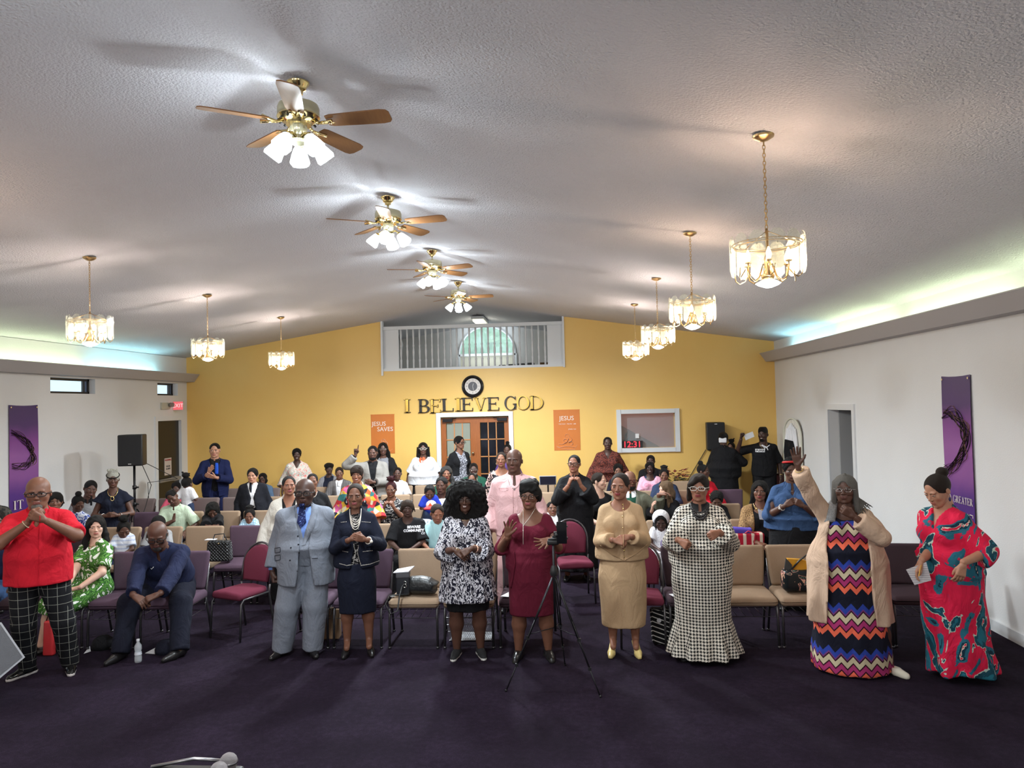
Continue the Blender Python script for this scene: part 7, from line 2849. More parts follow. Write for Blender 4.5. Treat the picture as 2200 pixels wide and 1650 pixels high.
person(1575, 938, 14.6, 'baby with a top puff held on a shoulder, in camouflage', tone='d2', hair=('high_puff', 'black'), hx=0.02, H=0.78, z0=0, lift=0.74, child=True, rz=14.8, yaw=-20, a='chest', b='chest', shoes=None, clothes=[J(kind='top', mat=C_['camo'], off=0.012, sleeve=1.8), tr(C_['camo'], off=0.012)])

# --- seated, second row ----------------------------------------------------------------
R2, R3, R4, R5, R6 = 9.2, 10.6, 12.3, 13.7, 14.55


def seated(px, py, row, label, **k):
 k.setdefault('a', 'lap')
 k.setdefault('b', 'lap')
 k.setdefault('shoes', ('slipon', 'blk'))
 return person(px, py, row + 0.06, label, sit=True, rz=row, **k)


seated(263, 1120, R2, 'girl with a high puff looking down, in a pale blue striped tee', child=True, tone='d1', hair=('high_puff', 'black'), head=(8, 22, 0), fat=1.35, clothes=[tr(C_['jeans'], off=0.012), J(kind='top', mat=C_['stripetee'], off=0.016, sleeve=0.75, loose=0.02, rneck=0.006)], closed=True, hi=True)
seated(338, 1107, R2, 'boy with a fade haircut in a grey tee behind the leaning man', sex='m', child=True, tone='d1', hair=('fade', 'black'), hx=0.01, head=(4, 18, 0), fat=1.25, clothes=[tr(C_['jeans'], off=0.012), J(kind='top', mat=C_['greytee'], off=0.016, sleeve=0.9, loose=0.02)], hi=True, closed=True)
seated(874, 1072, R2, 'teenage boy with short dreads in a black tee with white lettering', sex='m', tone='d0', hair=('dreads', 'brownlocs'), hx=0.015, fat=1.1, head=(4, 2, 0), hi=True, shw=1.1, clothes=[tr(C_['blk'], off=0.014), J(kind='top', mat=C_['blk'], off=0.022, sleeve=0.95, loose=0.03, rneck=0.006)],
 extras=[writing('tee_lettering', 'BEWARE\nCOMMUNITY', 889, 1136, 0.042, C_['wht'], bold=0.002), writing('sleeve_mark', 'CO', 909, 1146, 0.03, C_['wht'])])
seated(938, 1083, R2, 'small child in a pale aqua top beside the dreadlocked boy', child=True, tone='d3', hair=('fade', 'brown'), head=(10, 12, 0), clothes=[tr(C_['jeans'], off=0.012), J(kind='top', mat=cloth('aqua_cloth', S(170, 212, 216), 0.5), off=0.014, sleeve=0.8, loose=0.02)])

def veil(bk):
 f = Field((-0.7, -0.5, -0.9), (0.7, 0.8, 0.75), 0.05)
 f.ell((0, 0.10, 0.16), (0.46, 0.48, 0.46), 0)
 f.ell((0, 0.26, -0.3), (0.42, 0.26, 0.5), 0.08)
 f.ell((0, -0.35, -0.1), (0.36, 0.5, 0.55), 0.02, cut=True)
 V, Q = f.nets()
 o = link('veil', mkmesh('veil', V, Q, C_['wht']), bk['p'])
 o.matrix_local = bk['HM']


seated(1420, 1099, R2, 'girl with hanging braids, a white veil and a white dress', child=True, tone='d0', hair=('hanging_braids', 'black'), hx=0.01, head=(0, 14, 0), hi=True,
 clothes=[J(kind='skirt', mat=C_['whtlace'], off=0.018, length=-0.25, loose=0.02), J(kind='top', mat=C_['whtlace'], off=0.016, sleeve=0.7, loose=0.03, name='dress')], shoes=('sneaker', 'wht'), b=J(at=(1432, 1192, -0.15), f=(-0.3, -0.3, 0.9), n=(-0.8, 0.3, 0), p='fist', pole=(0.8, 0.3, -0.8)), extras=[veil])
seated(1633, 1029, R2, 'woman in a leopard jacket and gold collar necklace, holding a programme', tone='d2', hair=('long', 'black'), hx=0.015, fat=1.35, hi=True, head=(-6, 0, 0), smile=1, lip='lip_red', a='lap', b=J(w=(0.05, -0.2, 0.15), f=(-0.4, -0.8, 0.2), n=(-0.2, 0.4, 0.8), p='relaxed', pole=(0.8, 0.4, -0.6)),
 clothes=[tr(C_['blk'], off=0.016), J(kind='top', mat=C_['blk'], off=0.012, sleeve=0, rneck=0.02), J(kind='jacket', mat=C_['leopard'], off=0.026, sleeve=1.7, loose=0.02, hem=-0.1, open_=(0.055, -0.9, 0.06))], extras=[necklace(GOLD, 0.05, 0.048, 0.009, beads=True, rows=2), earrings(PEARL, 0.01, 0.01)])

# --- seated, third row -----------------------------------------------------------------
seated(377, 1070, R3, 'boy in a pale green polo resting his face on his hand', sex='m', tone='d1', hair=('fade', 'black'), hx=0.01, H=1.5, lean=10, head=(-24, 22, -22), closed=True, hi=True, a=J(at=(374, 1118, -0.12), f=(-0.1, 0.1, 1), n=(0.3, 0.9, 0), p='curl', pole=(0.4, -0.5, -1)), b=J(w=(0.12, -0.15, 0.08), f=(0.2, -0.9, -0.2), n=(0, 0, -1), p='relaxed', pole=(0.8, 0.5, -0.5)),
 clothes=[tr(C_['navytr'], off=0.014), J(kind='top', mat=C_['palegreen'], off=0.022, sleeve=0.9, loose=0.025, vneck=0.03)], extras=[collar(C_['palegreen'])])
seated(455, 1077, R3, 'child in black with head bowed and hands together on the chair back', child=True, tone='d1', hair=('long', 'black'), hx=0.015, head=(0, 28, 0), closed=True, hi=True, a=J(at=(442, 1139, -0.45), f=(0.8, -0.3, 0), n=(0, 0.6, -0.8), p='relaxed', pole=(0.9, 0.2, -0.4)), b=J(at=(466, 1139, -0.45), f=(-0.8, -0.3, 0), n=(0, 0.6, -0.8), p='relaxed', pole=(0.9, 0.2, -0.4)),
 clothes=[tr(C_['blk'], off=0.014), J(kind='top', mat=C_['blk'], off=0.024, sleeve=1.88, loose=0.02)], fat=1.3)
seated(534, 1094, R3, 'small girl with braids in a pale blue checked collared shirt', child=True, tone='d2', hair=('braids_bun', 'black'), hx=0.0, head=(-6, 4, 0), fat=1.3, hi=True, clothes=[tr(C_['jeans'], off=0.012), J(kind='top', mat=C_['ltblue'], off=0.02, sleeve=0.9, loose=0.03)], extras=[collar(C_['ltblue'])])
seated(839, 1032, R3, 'woman with maroon hair, glasses and a brush-striped black top, hands clasped under her chin', tone='d2', hair=('high_puff', 'maroon'), hx=0.01, glasses=('thin', SILV), fat=1.4, hi=True, head=(-10, 4, 0), a='chin', b='chin', clothes=[tr(C_['blk'], off=0.014), J(kind='top', mat=C_['zebra'], off=0.024, sleeve=0.85, loose=0.03, vneck=0.06)])
seated(948, 1022, R3, 'teenage boy in a black varsity top over a white tee', sex='m', tone='d1', hair=('fade', 'black'), hx=0.01, head=(-16, 2, 0), hi=True, clothes=[tr(C_['blk'], off=0.014), J(kind='top', mat=C_['wht'], off=0.010, sleeve=0, rneck=0.0), J(kind='top', mat=C_['blk'], off=0.026, sleeve=1.9, loose=0.02, vneck=0.09)])
person(926, 1041, R3 - 0.15, 'toddler in a royal blue tee with a red and white cap in front', child=True, tone='d1', hair=('fade', 'black'), hx=0.01, H=0.85, lift=0.42, rz=R3 - 0.25, head=(0, 22, 0), a='clasp', b='clasp', clothes=[tr(C_['jeans'], off=0.012), J(kind='top', mat=C_['royal'], off=0.014, sleeve=0.9, loose=0.02)])
seated(1184, 1034, R3, 'small child leaning back in giraffe print trousers and a white top', child=True, tone='d2', hair=('fade', 'black'), H=0.95, lean=-18, head=(10, -18, 0), clothes=[tr(C_['giraffe'], off=0.014, hw=0.02), J(kind='top', mat=C_['wht'], off=0.014, sleeve=0.9, loose=0.02, hem=0.3)])
seated(1287, 1014, R3, 'young fair-skinned woman in a black sleeveless top turned to the right', tone='l', hair=('pulled', 'brown'), yaw=22, head=(46, 0, 0), hi=True, a='lap', b=J(w=(0.06, -0.18, 0.1), f=(-0.7, -0.6, 0), n=(0, 0.4, -0.9), p='relaxed', pole=(0.9, 0.3, -0.5)), clothes=[tr(C_['blk'], off=0.014), J(kind='top', mat=C_['blk'], off=0.012, sleeve=0.12, rneck=0.004)])
seated(1353, 1011, R3, 'bearded bald man in red glasses and an olive-grey tweed jacket', sex='m', tone='d2', hair=None, beard=('beard', 'black'), glasses=('wide', GLR), head=(20, 4, 0), fat=1.2, hi=True, b=J(at=(1415, 1063, -0.1), f=(0.9, -0.3, 0.2), n=(0, -0.3, -1), p='relaxed', pole=(0.5, 0.4, -0.9)),
 clothes=[tr(C_['blk'], off=0.014), J(kind='top', mat=C_['green'], off=0.010, sleeve=0, cut='collar'), J(kind='jacket', mat=C_['olivejk'], off=0.028, sleeve=1.85, loose=0.015, hem=-0.15, open_=(0.05, -0.5, 0.03))], extras=[collar(C_['wht'])])
seated(1430, 1031, R3, 'little girl with long light brown curls in profile', child=True, tone='l', hair=('long_wavy', 'light'), hx=0.01, yaw=-35, head=(-30, 8, 0), hi=True, a=J(w=(0.06, -0.18, 0.2), f=(-0.3, -0.3, 0.9), n=(-0.6, 0.5, 0), p='relaxed', pole=(0.7, 0.2, -1)), clothes=[tr(C_['blk'], off=0.014), J(kind='top', mat=C_['blk'], off=0.02, sleeve=1.8, loose=0.02)])
seated(1540, 1057, R3, 'dark-haired child peeking over the purple chair', child=True, tone='d1', hair=('short_curly', 'black'), head=(0, 20, 0), clothes=[tr(C_['blk'], off=0.014), J(kind='top', mat=C_['blk'], off=0.02, sleeve=1.8)])
seated(165, 1060, R3 - 0.5, 'girl with a high bun in a blue and white flowered dress, bending her head', tone='d1', child=True, hair=('top_bun', 'black'), hx=0.0, H=1.45, head=(24, 26, 0), leanx=6, closed=True, hi=True, clothes=[J(kind='skirt', mat=C_['bluewhite'], off=0.02, length=0.1, loose=0.02), J(kind='top', mat=C_['bluewhite'], off=0.016, sleeve=0.7, loose=0.02, name='dress')])

# --- seated, fourth row ------------------------------------------------------------------
seated(192, 1031, R3 + 0.1, 'heavy-set man in a grey tee with black shoulders, leaning his head', sex='m', tone='d1', hair=('buzz', 'black'), kind='h', fat=1.45, head=(14, 8, 10), hi=True, clothes=[tr(C_['navytr'], off=0.016), J(kind='top', mat=C_['greytee'], off=0.026, sleeve=1.2, loose=0.02, vneck=0.03)], extras=[collar(C_['blk']), patch('zip_placket', [(194, 1066), (194, 1086)], [(198, 1066), (198, 1086)], C_['blk'], 1)])
seated(377, 1033, R4, 'woman with glasses and puffed hair in a bright pink top', tone='d1', hair=('short_curly', 'black'), hx=0.03, glasses=('round', SILV), fat=1.2, head=(-6, 8, 0), clothes=[tr(C_['jeans'], off=0.014), J(kind='top', mat=C_['pink'], off=0.02, sleeve=0.9, loose=0.03)])
person(405, 1046, R4 - 0.7, 'little girl with a puff in a white tee, seen from behind', child=True, tone='d1', hair=('high_puff', 'black'), hx=0.0, H=0.95, lift=0.38, rz=R4 - 0.75, yaw=150, a='clasp', b='side', clothes=[tr(C_['jeans'], off=0.012), J(kind='top', mat=C_['wht'], off=0.014, sleeve=0.9, loose=0.02)])
seated(958, 998, R4, 'woman with long grey-black curls and a green top', tone='d3', hair=('long_wavy', 'saltpepper'), hx=0.02, head=(4, 0, 0), hi=True, lip='lip_red', clothes=[tr(C_['blk'], off=0.014), J(kind='top', mat=C_['green'], off=0.02, sleeve=1.9, vneck=0.05, loose=0.02)])
seated(1013, 1016, R4, 'person whose face is half hidden behind the large afro', tone='d2', hair=('pulled', 'black'), clothes=[tr(C_['blk'], off=0.014), J(kind='top', mat=C_['camo'], off=0.02, sleeve=1.9)])
seated(1396, 991, R5, 'smiling woman in a light pink tee with rose script', tone='d0', hair=('bob', 'black'), hx=0.01, smile=2, fat=1.25, hi=True, glasses=('thin', GLB), clothes=[tr(C_['jeans'], off=0.014), J(kind='top', mat=C_['lpink'], off=0.024, sleeve=1.2, loose=0.03, rneck=0.02, boat=1.2)],
 extras=[writing('tee_script', 'Grace', 1396, 1042, 0.08, plain('rose_print', S(222, 120, 160), 0.7))])
seated(1427, 1005, R4, 'woman with braided updo in a dark denim jacket', tone='d2', hair=('braids_bun', 'black'), hx=0.005, fat=1.3, hi=True, smile=1, head=(0, 6, 0), clothes=[tr(C_['jeans'], off=0.014), J(kind='top', mat=C_['jeans'], off=0.03, sleeve=1.9, loose=0.02, vneck=0.04)])
seated(1511, 994, R4, 'woman with a dark bun in a bright red sweater, head turned away', tone='d1', hair=('top_bun', 'black'), hx=0.02, yaw=30, head=(40, 0, 0), fat=1.3, clothes=[tr(C_['blk'], off=0.014), J(kind='top', mat=C_['redknit'], off=0.024, sleeve=1.9, loose=0.02)])

# --- seated, back row -------------------------------------------------------------------------
seated(563, 1015, R5, 'woman with glasses and dark bob in a chambray shirt', tone='d1', hair=('bob', 'black'), hx=0.01, glasses=('round', GLB), fat=1.25, head=(-14, 4, 0), clothes=[tr(C_['jeans'], off=0.014), J(kind='top', mat=C_['chambray'], off=0.022, sleeve=1.9, vneck=0.05)], extras=[collar(C_['chambray'])])
seated(706, 994, R6, 'woman in a black cap and soft grey coat', tone='d0', hair=('beret', 'black'), hx=0.01, fat=1.2, head=(10, 4, 0), clothes=[tr(C_['blk'], off=0.014), J(kind='top', mat=C_['navydress'], off=0.014, sleeve=0), J(kind='jacket', mat=C_['greycoat'], off=0.03, sleeve=1.9, loose=0.02, hem=-0.15, open_=(0.06, -0.8, 0.06))])
seated(728, 1003, R5, 'older man in a striped suit, white tie and thin glasses', sex='m', tone='d2', hair=('buzz', 'brown'), glasses=('thin', GOLD), hi=True, clothes=[tr(C_['pinstripe'], off=0.014), J(kind='top', mat=C_['wht'], off=0.010, sleeve=0, cut='collar'), J(kind='jacket', mat=C_['pinstripe'], off=0.028, sleeve=1.9, loose=0.01, hem=-0.15, open_=(0.045, -0.5, 0.02))],
 extras=[collar(C_['wht']), patch('tie', [(725, 1034), (724, 1044)], [(730, 1034), (730, 1044)], C_['wht'], 2, 0.012)])
seated(853, 1004, R5, 'child in a white tee behind the ringleted woman', child=True, tone='d1', hair=('fade', 'black'), clothes=[tr(C_['jeans'], off=0.014), J(kind='top', mat=C_['wht'], off=0.016, sleeve=0.9, loose=0.03)])
seated(1017, 994, R5, 'man with glasses and grey beard in a dark green jacket', sex='m', tone='d0', hair=('buzz', 'black'), beard=('beard', 'greybeard'), glasses=('thin', SILV), fat=1.2, clothes=[tr(C_['blk'], off=0.014), J(kind='top', mat=C_['camo'], off=0.010, sleeve=0), J(kind='jacket', mat=C_['green'], off=0.03, sleeve=1.9, loose=0.02, hem=-0.15, open_=(0.05, -0.6, 0.04))])
seated(1328, 998, R5, 'smiling child with short curls before the rust tunic', child=True, tone='d2', hair=('short_curly', 'black'), smile=1, clothes=[tr(C_['blk'], off=0.014), J(kind='top', mat=C_['navydress'], off=0.016, sleeve=1.8)])
seated(1398, 977, R6, 'man in a black hoodie seated against the yellow wall', sex='m', tone='d0', hair=('buzz', 'black'), smile=1, fat=1.1, clothes=[tr(C_['blk'], off=0.014), J(kind='top', mat=C_['blk'], off=0.026, sleeve=1.9, loose=0.02)])

# --- partly cut by the left edge --------------------------------------------------------------
person(-22, 1120, 7.5, 'person in dark navy and jeans seated at the left edge', H=1.75, sit=True, sex='m', tone='d1', hair=('buzz', 'black'), fat=1.2, rz=7.5, clothes=[tr(C_['denim'], off=0.016), J(kind='top', mat=C_['navyshirt'], off=0.024, sleeve=1.2, loose=0.02)],
 a='lap', b=J(at=(24, 1282, -0.3), f=(0.4, -0.8, 0), n=(0, 0.2, -1), p='relaxed', pole=(0.8, 0.4, -0.4)), shoes=('sneaker', 'blk'))
person(-24, 1042, 8.6, 'person in a dark flannel shirt standing at the left edge', sex='m', tone='d1', hair=('buzz', 'black'), fat=1.2, clothes=[tr(C_['jeans'], off=0.016), J(kind='top', mat=C_['dkplaid'], off=0.026, sleeve=1.9, loose=0.02)])
seated(116, 1054, R2 + 0.2, 'woman with loose dark curls behind the man in red', tone='d2', hair=('loose_curls', 'black'), hx=0.02, clothes=[tr(C_['blk'], off=0.014), J(kind='top', mat=cloth('rose_red_cloth', S(170, 40, 60), 0.5), off=0.02, sleeve=1.9)])

# ================================================================= things on the walls
BLKL = plain('black_wall_letter', (0.022, 0.018, 0.016), 0.35)
GOLDL = plain('gold_wall_letter', (0.62, 0.42, 0.10), 0.25, 0.9)

# serif capitals as strokes on a unit-high body: ('p', polygon) or ('a', cx, cz, rx, rz, a0, a1, t0, t1)


def bar(x0, z0, x1, z1, w):
 dx, dz = x1 - x0, z1 - z0
 L = math.hypot(dx, dz)
 nx, nz = -dz / L * w / 2, dx / L * w / 2
 return [(x0 - nx, z0 - nz), (x1 - nx, z1 - nz), (x1 + nx, z1 + nz), (x0 + nx, z0 + nz)]


def serif(x, z, w=0.26):
 return bar(x - w / 2, z, x + w / 2, z, 0.045)


def ring(cx, cz, rx, rz, a0, a1, tmax=0.13, tmin=0.045, n=20):
 out = []
 for i in range(n):
  P = []
  for a in (a0 + (a1 - a0) * i / n, a0 + (a1 - a0) * (i + 1) / n):
   t_ = tmin + (tmax - tmin) * abs(math.cos(a)) ** 1.5
   P.append(((cx + rx * math.cos(a), cz + rz * math.sin(a)), (cx + (rx - t_) * math.cos(a), cz + (rz - t_ * 0.8) * math.sin(a))))
  out.append([P[0][0], P[1][0], P[1][1], P[0][1]])
 return out


def glyph(c):
 S_, E_ = 0.023, 0.977
 st = lambda x, w=0.13: [bar(x, 0, x, 1, w), serif(x, S_), serif(x, E_)]
 if c == 'I':
  return st(0.15), 0.30
 if c == 'E':
  return st(0.13) + [bar(0.1, E_, 0.60, E_, 0.045), bar(0.1, S_, 0.62, S_, 0.045), bar(0.1, 0.52, 0.45, 0.52, 0.045), bar(0.59, 1, 0.59, 0.80, 0.05), bar(0.61, 0, 0.61, 0.22, 0.05), bar(0.45, 0.42, 0.45, 0.62, 0.045)], 0.66
 if c == 'F':
  return st(0.13) + [bar(0.1, E_, 0.58, E_, 0.045), bar(0.1, 0.52, 0.45, 0.52, 0.045), bar(0.57, 1, 0.57, 0.80, 0.05), bar(0.45, 0.42, 0.45, 0.62, 0.045)], 0.60
 if c == 'L':
  return st(0.13) + [bar(0.1, S_, 0.58, S_, 0.045), bar(0.58, 0, 0.58, 0.24, 0.05)], 0.62
 if c == 'B':
  return st(0.13) + ring(0.30, 0.745, 0.27, 0.255, -PI / 2, PI / 2) + ring(0.32, 0.26, 0.32, 0.26, -PI / 2, PI / 2) + [bar(0.1, E_, 0.3, E_, 0.045), bar(0.1, 0.50, 0.32, 0.50, 0.045), bar(0.1, S_, 0.32, S_, 0.045)], 0.68
 if c == 'D':
  return st(0.13) + ring(0.32, 0.5, 0.46, 0.5, -PI / 2, PI / 2) + [bar(0.1, E_, 0.32, E_, 0.045), bar(0.1, S_, 0.32, S_, 0.045)], 0.80
 if c == 'R':
  return st(0.13) + ring(0.30, 0.735, 0.27, 0.265, -PI / 2, PI / 2) + [bar(0.1, E_, 0.3, E_, 0.045), bar(0.1, 0.48, 0.3, 0.48, 0.045), bar(0.34, 0.48, 0.62, 0.03, 0.12), serif(0.66, S_, 0.16)], 0.74
 if c == 'O':
  return ring(0.42, 0.5, 0.42, 0.52, 0, 2 * PI, n=28), 0.84
 if c == 'G':
  return ring(0.42, 0.5, 0.42, 0.52, 0.75, 2 * PI - 0.7, n=26) + [bar(0.72, 0.45, 0.72, 0.08, 0.12), serif(0.70, 0.44, 0.28), bar(0.73, 0.98, 0.73, 0.76, 0.045)], 0.84
 if c == 'V':
  return [bar(0.10, 1, 0.40, 0.02, 0.13), bar(0.68, 1, 0.42, 0.02, 0.055), serif(0.11, E_), serif(0.68, E_, 0.22)], 0.80
 if c == 'A':
  return [bar(0.38, 1, 0.12, 0.0, 0.05), bar(0.38, 1, 0.68, 0.0, 0.13), bar(0.2, 0.35, 0.58, 0.35, 0.045), serif(0.12, S_, 0.22), serif(0.68, S_)], 0.80
 if c == 'W':
  return [bar(0.08, 1, 0.30, 0.0, 0.12), bar(0.32, 0, 0.50, 1, 0.05), bar(0.50, 1, 0.72, 0, 0.12), bar(0.74, 0, 0.94, 1, 0.05), serif(0.08, E_, 0.2), serif(0.94, E_, 0.2)], 1.02
 if c == 'T':
  return st(0.34)[:2] + [bar(0.02, E_, 0.66, E_, 0.045), bar(0.04, 1, 0.04, 0.80, 0.05), bar(0.64, 1, 0.64, 0.80, 0.05)], 0.68
 if c == 'N':
  return [bar(0.12, 0, 0.12, 1, 0.055), bar(0.68, 0, 0.68, 1, 0.055), bar(0.12, 1, 0.68, 0, 0.13), serif(0.12, S_, 0.2), serif(0.08, E_, 0.2), serif(0.68, E_, 0.2)], 0.80
 if c == 'H':
  return st(0.13) + st(0.62) + [bar(0.1, 0.5, 0.65, 0.5, 0.045)], 0.76
 if c == 'S':
  return ring(0.27, 0.735, 0.23, 0.265, 0.5, PI * 1.5) + ring(0.27, 0.27, 0.25, 0.27, -PI + 0.35, PI / 2) + [bar(0.46, 0.98, 0.46, 0.76, 0.045), bar(0.05, 0.02, 0.05, 0.24, 0.045)], 0.54
 if c == 'Y':
  return [bar(0.08, 1, 0.36, 0.48, 0.12), bar(0.64, 1, 0.38, 0.48, 0.05), bar(0.37, 0.5, 0.37, 0, 0.12), serif(0.37, S_), serif(0.08, E_, 0.2), serif(0.64, E_, 0.2)], 0.72
 return [], 0.35


def word(mb, body, h, x0, z0, y0=-0.001, y1=0.001, width=None, M=None, mi=0):
 W = sum(glyph(c)[1] + 0.08 for c in body) - 0.08
 sx = h if width is None else width / W
 x = x0
 for c in body:
  P, w = glyph(c)
  for poly in P:
   mb.prism([(x + a * sx, z0 + b * h) for a, b in poly], y0, y1, mi, M)
  x += (w + 0.08) * sx
 return x


LET = [('I', 868, 881, 857, 886, 'g'), ('B', 899, 925, 857, 887, 'k'), ('E', 924, 947, 857, 887, 'g'), ('L', 949, 975, 856, 884, 'k'), ('I', 977, 992, 855, 883, 'g'), ('E', 992, 1017, 854, 883, 'k'),
 ('V', 1020, 1044, 854, 882, 'g'), ('E', 1047, 1073, 853, 882, 'k'), ('G', 1084, 1110, 851, 881, 'k'), ('O', 1110, 1137, 851, 880, 'g'), ('D', 1138, 1167, 850, 880, 'g')]
LL = ['gold letter I standing alone at the start of the wall phrase', 'black letter B, first of the long middle word', 'gold letter E between the black B and black L', 'black letter L after the gold E',
 'gold letter I in the middle of the long word', 'black letter E after the inner gold I', 'gold letter V under the clock side of the word', 'black letter E ending the long word', 'black letter G starting the last word', 'gold round letter O on the yellow wall', 'gold letter D ending the wall phrase']
for k, (c, x0, x1, y0, y1, col) in enumerate(LET):
 a, b = pix(x0, y1, WY - 0.03), pix(x1, y0, WY - 0.03)
 P, w = glyph(c)
 m = MB()
 sx = (b.x - a.x) / w
 h = b.z - a.z
 for poly in P:
  m.prism([(q[0] * sx, q[1] * h) for q in poly], -0.02, 0.02, 0)
  if col == 'g':
   cx = sum(q[0] for q in poly) / len(poly)
   cz = sum(q[1] for q in poly) / len(poly)
   m.prism([((q[0] + (q[0] - cx) * 0.10) * sx + 0.008, (q[1] + (q[1] - cz) * 0.04) * h - 0.008) for q in poly], 0.0, 0.028, 1)
 m.obj('wall_letter', [GOLDL if col == 'g' else BLKL, BLKL], loc=(a.x, WY - 0.03, a.z), label=LL[k], cat='letter', group='phrase letters on the yellow wall')

# wall clock
p = pix(1015.5, 830, WY - 0.03)
ck = empty('wall_clock', (p.x, WY - 0.002, p.z), label='round black wall clock above the wall letters', cat='clock')
RX = Matrix.Rotation(PI / 2, 3, 'X')
MB().lathe([(0.0, 0.02), (0.16, 0.02), (0.17, 0.035), (0.20, 0.055), (0.225, 0.045), (0.23, 0.02), (0.23, 0.0)], n=40, M=RX, cap=False).obj('rim', plain('black_gloss_rim', (0.012, 0.011, 0.012), 0.2), ck, sm='auto')
MB().lathe([(0.095, 0.0265), (0.163, 0.0265)], n=36, M=RX, cap=False).obj('numeral_ring', plain('dial_white', S(214, 206, 200), 0.5), ck)
MB().lathe([(0.0, 0.026), (0.095, 0.026)], n=36, M=RX, cap=False).obj('dial_centre', plain('dial_grey', S(74, 72, 78), 0.4), ck)
for k in range(12):
 a = 2 * PI * k / 12
 text('numeral', str(k or 12), 0.04, INK, ck, (0.13 * math.sin(a), -0.029, 0.13 * math.cos(a)), (PI / 2, 0, 0), 0.0008)
for nm, a, L, w in (('hour_hand', math.radians(15), 0.06, 0.008), ('minute_hand', math.radians(170), 0.085, 0.006)):
 MB().prism(bar(0, 0, L * math.sin(a), L * math.cos(a), w), -0.032, -0.029).obj(nm, plain('hand_white', S(220, 216, 210), 0.4), ck)

# orange wall posters
ORG = plain('orange_poster', S(206, 118, 48), 0.5, vary=0.06)
PRT = plain('white_print', S(236, 226, 216), 0.6)


def swirl(m, cx, cz, s, y=-0.006, flip=1):
 """vine scroll at the foot of the posters"""
 def curl(x0, z0, r, a0, turns, w0, w1, n=22):
  pts, rr = [], []
  for i in range(n):
   t_ = i / (n - 1)
   a = a0 + turns * 2 * PI * t_
   q = r * (1 - 0.75 * t_)
   pts.append((cx + s * flip * (x0 + q * math.cos(a)), y, cz + s * (z0 + q * math.sin(a))))
   rr.append(s * 1.5 * (w0 + (w1 - w0) * t_))
  m.tube(pts, rr, 4, ry=0.0015)
 curl(0.0, 0.75, 0.22, -0.6, 0.9, 0.02, 0.035)
 curl(0.2, 0.5, 0.2, 1.2, -0.9, 0.06, 0.02)
 curl(-0.12, 0.42, 0.18, 0.3, 0.8, 0.06, 0.02)
 curl(0.3, 0.2, 0.2, 2.6, -0.8, 0.07, 0.02)
 m.tube([(cx + s * flip * x, y, cz + s * z) for x, z in ((-0.75, 0.05), (-0.5, -0.05), (-0.1, 0.02), (0.3, 0.0), (0.62, -0.08), (0.75, 0.12))], [s * w for w in (0.015, 0.04, 0.05, 0.05, 0.04, 0.01)], 4, ry=0.0015)
 m.tube([(cx + s * flip * x, y, cz + s * z) for x, z in ((-0.6, 0.2), (-0.3, 0.18), (0.0, 0.35), (0.12, 0.6), (0.02, 0.8))], [s * w for w in (0.01, 0.05, 0.09, 0.06, 0.02)], 4, ry=0.0015)
 m.tube([(cx + s * flip * x, y, cz + s * z) for x, z in ((-0.7, 0.0), (-0.3, -0.16), (0.2, -0.2), (0.6, -0.2))], [s * w for w in (0.01, 0.03, 0.03, 0.008)], 4, ry=0.0015)


for nm, x0, x1, y0, y1, lb in (('left', 798, 847, 890, 975, 'orange wall poster reading JESUS SAVES, left of the double door'), ('right', 1191, 1245, 880, 968, 'orange wall poster with white scroll, right of the double door')):
 a, b = pix(x0, y1, WY - 0.006), pix(x1, y0, WY - 0.006)
 W, Hh = b.x - a.x, b.z - a.z
 ps = empty('poster', ((a.x + b.x) / 2, WY - 0.004, (a.z + b.z) / 2), label=lb, cat='poster')
 MB().box((0, 0, 0), (W, 0.004, Hh)).obj('sheet', ORG, ps)
 MB().box((0, -0.001, Hh / 2), (W * 1.02, 0.008, 0.01)).obj('hanging_rail', ORG, ps)
 if nm == 'left':
  text('lettering', 'JESUS', 0.125, PRT, ps, (-W * 0.16, -0.004, Hh * 0.26), (PI / 2, 0, 0), 0.0006)
  text('lettering', 'SAVES', 0.125, PRT, ps, (W * 0.10, -0.004, Hh * 0.12), (PI / 2, 0, 0), 0.0006)
  m = MB()
  swirl(m, 0.0, -Hh * 0.42, 0.26, -0.003)
 else:
  text('lettering', 'JESUS', 0.125, PRT, ps, (0, -0.004, Hh * 0.29), (PI / 2, 0, 0), 0.0006)
  text('lettering', 'THE WAY · TRUTH · LIFE', 0.032, PRT, ps, (0.01, -0.004, Hh * 0.15), (PI / 2, 0, 0), 0.0005)
  text('lettering', 'JOHN 14:6', 0.034, PRT, ps, (W * 0.2, -0.004, Hh * 0.02), (PI / 2, 0, 0), 0.0005)
  m = MB()
  swirl(m, -0.01, -Hh * 0.41, 0.28, -0.003)
 m.obj('scroll_print', PRT, ps)


# purple banners with the thorn crown
def banner_mat(side):
 t = NT('purple_banner_' + side)
 x, y, z = t.xyz()
 n = t.noise(1.8, detail=3, dist=1.0)
 # print: dark violet head, glowing lilac behind the crown, deep violet foot
 g = t.math('MULTIPLY', t.math('ADD', z, t.math('MULTIPLY', n, 0.25)), 1.0)
 c = t.ramp(t.math('ADD', t.math('MULTIPLY', g, 0.5), 0.42), [(0.0, S(62, 40, 112)), (0.30, S(84, 48, 128)), (0.42, S(140, 84, 152)), (0.56, S(150, 92, 160)), (0.66, S(128, 66, 142)), (0.78, S(70, 40, 104)), (1.0, S(56, 34, 96))])
 return t.fin(c, 0.45)


THORN = plain('thorn_print_dark', S(30, 22, 24), 0.6)
THORN2 = plain('thorn_print_light', S(136, 104, 92), 0.6)


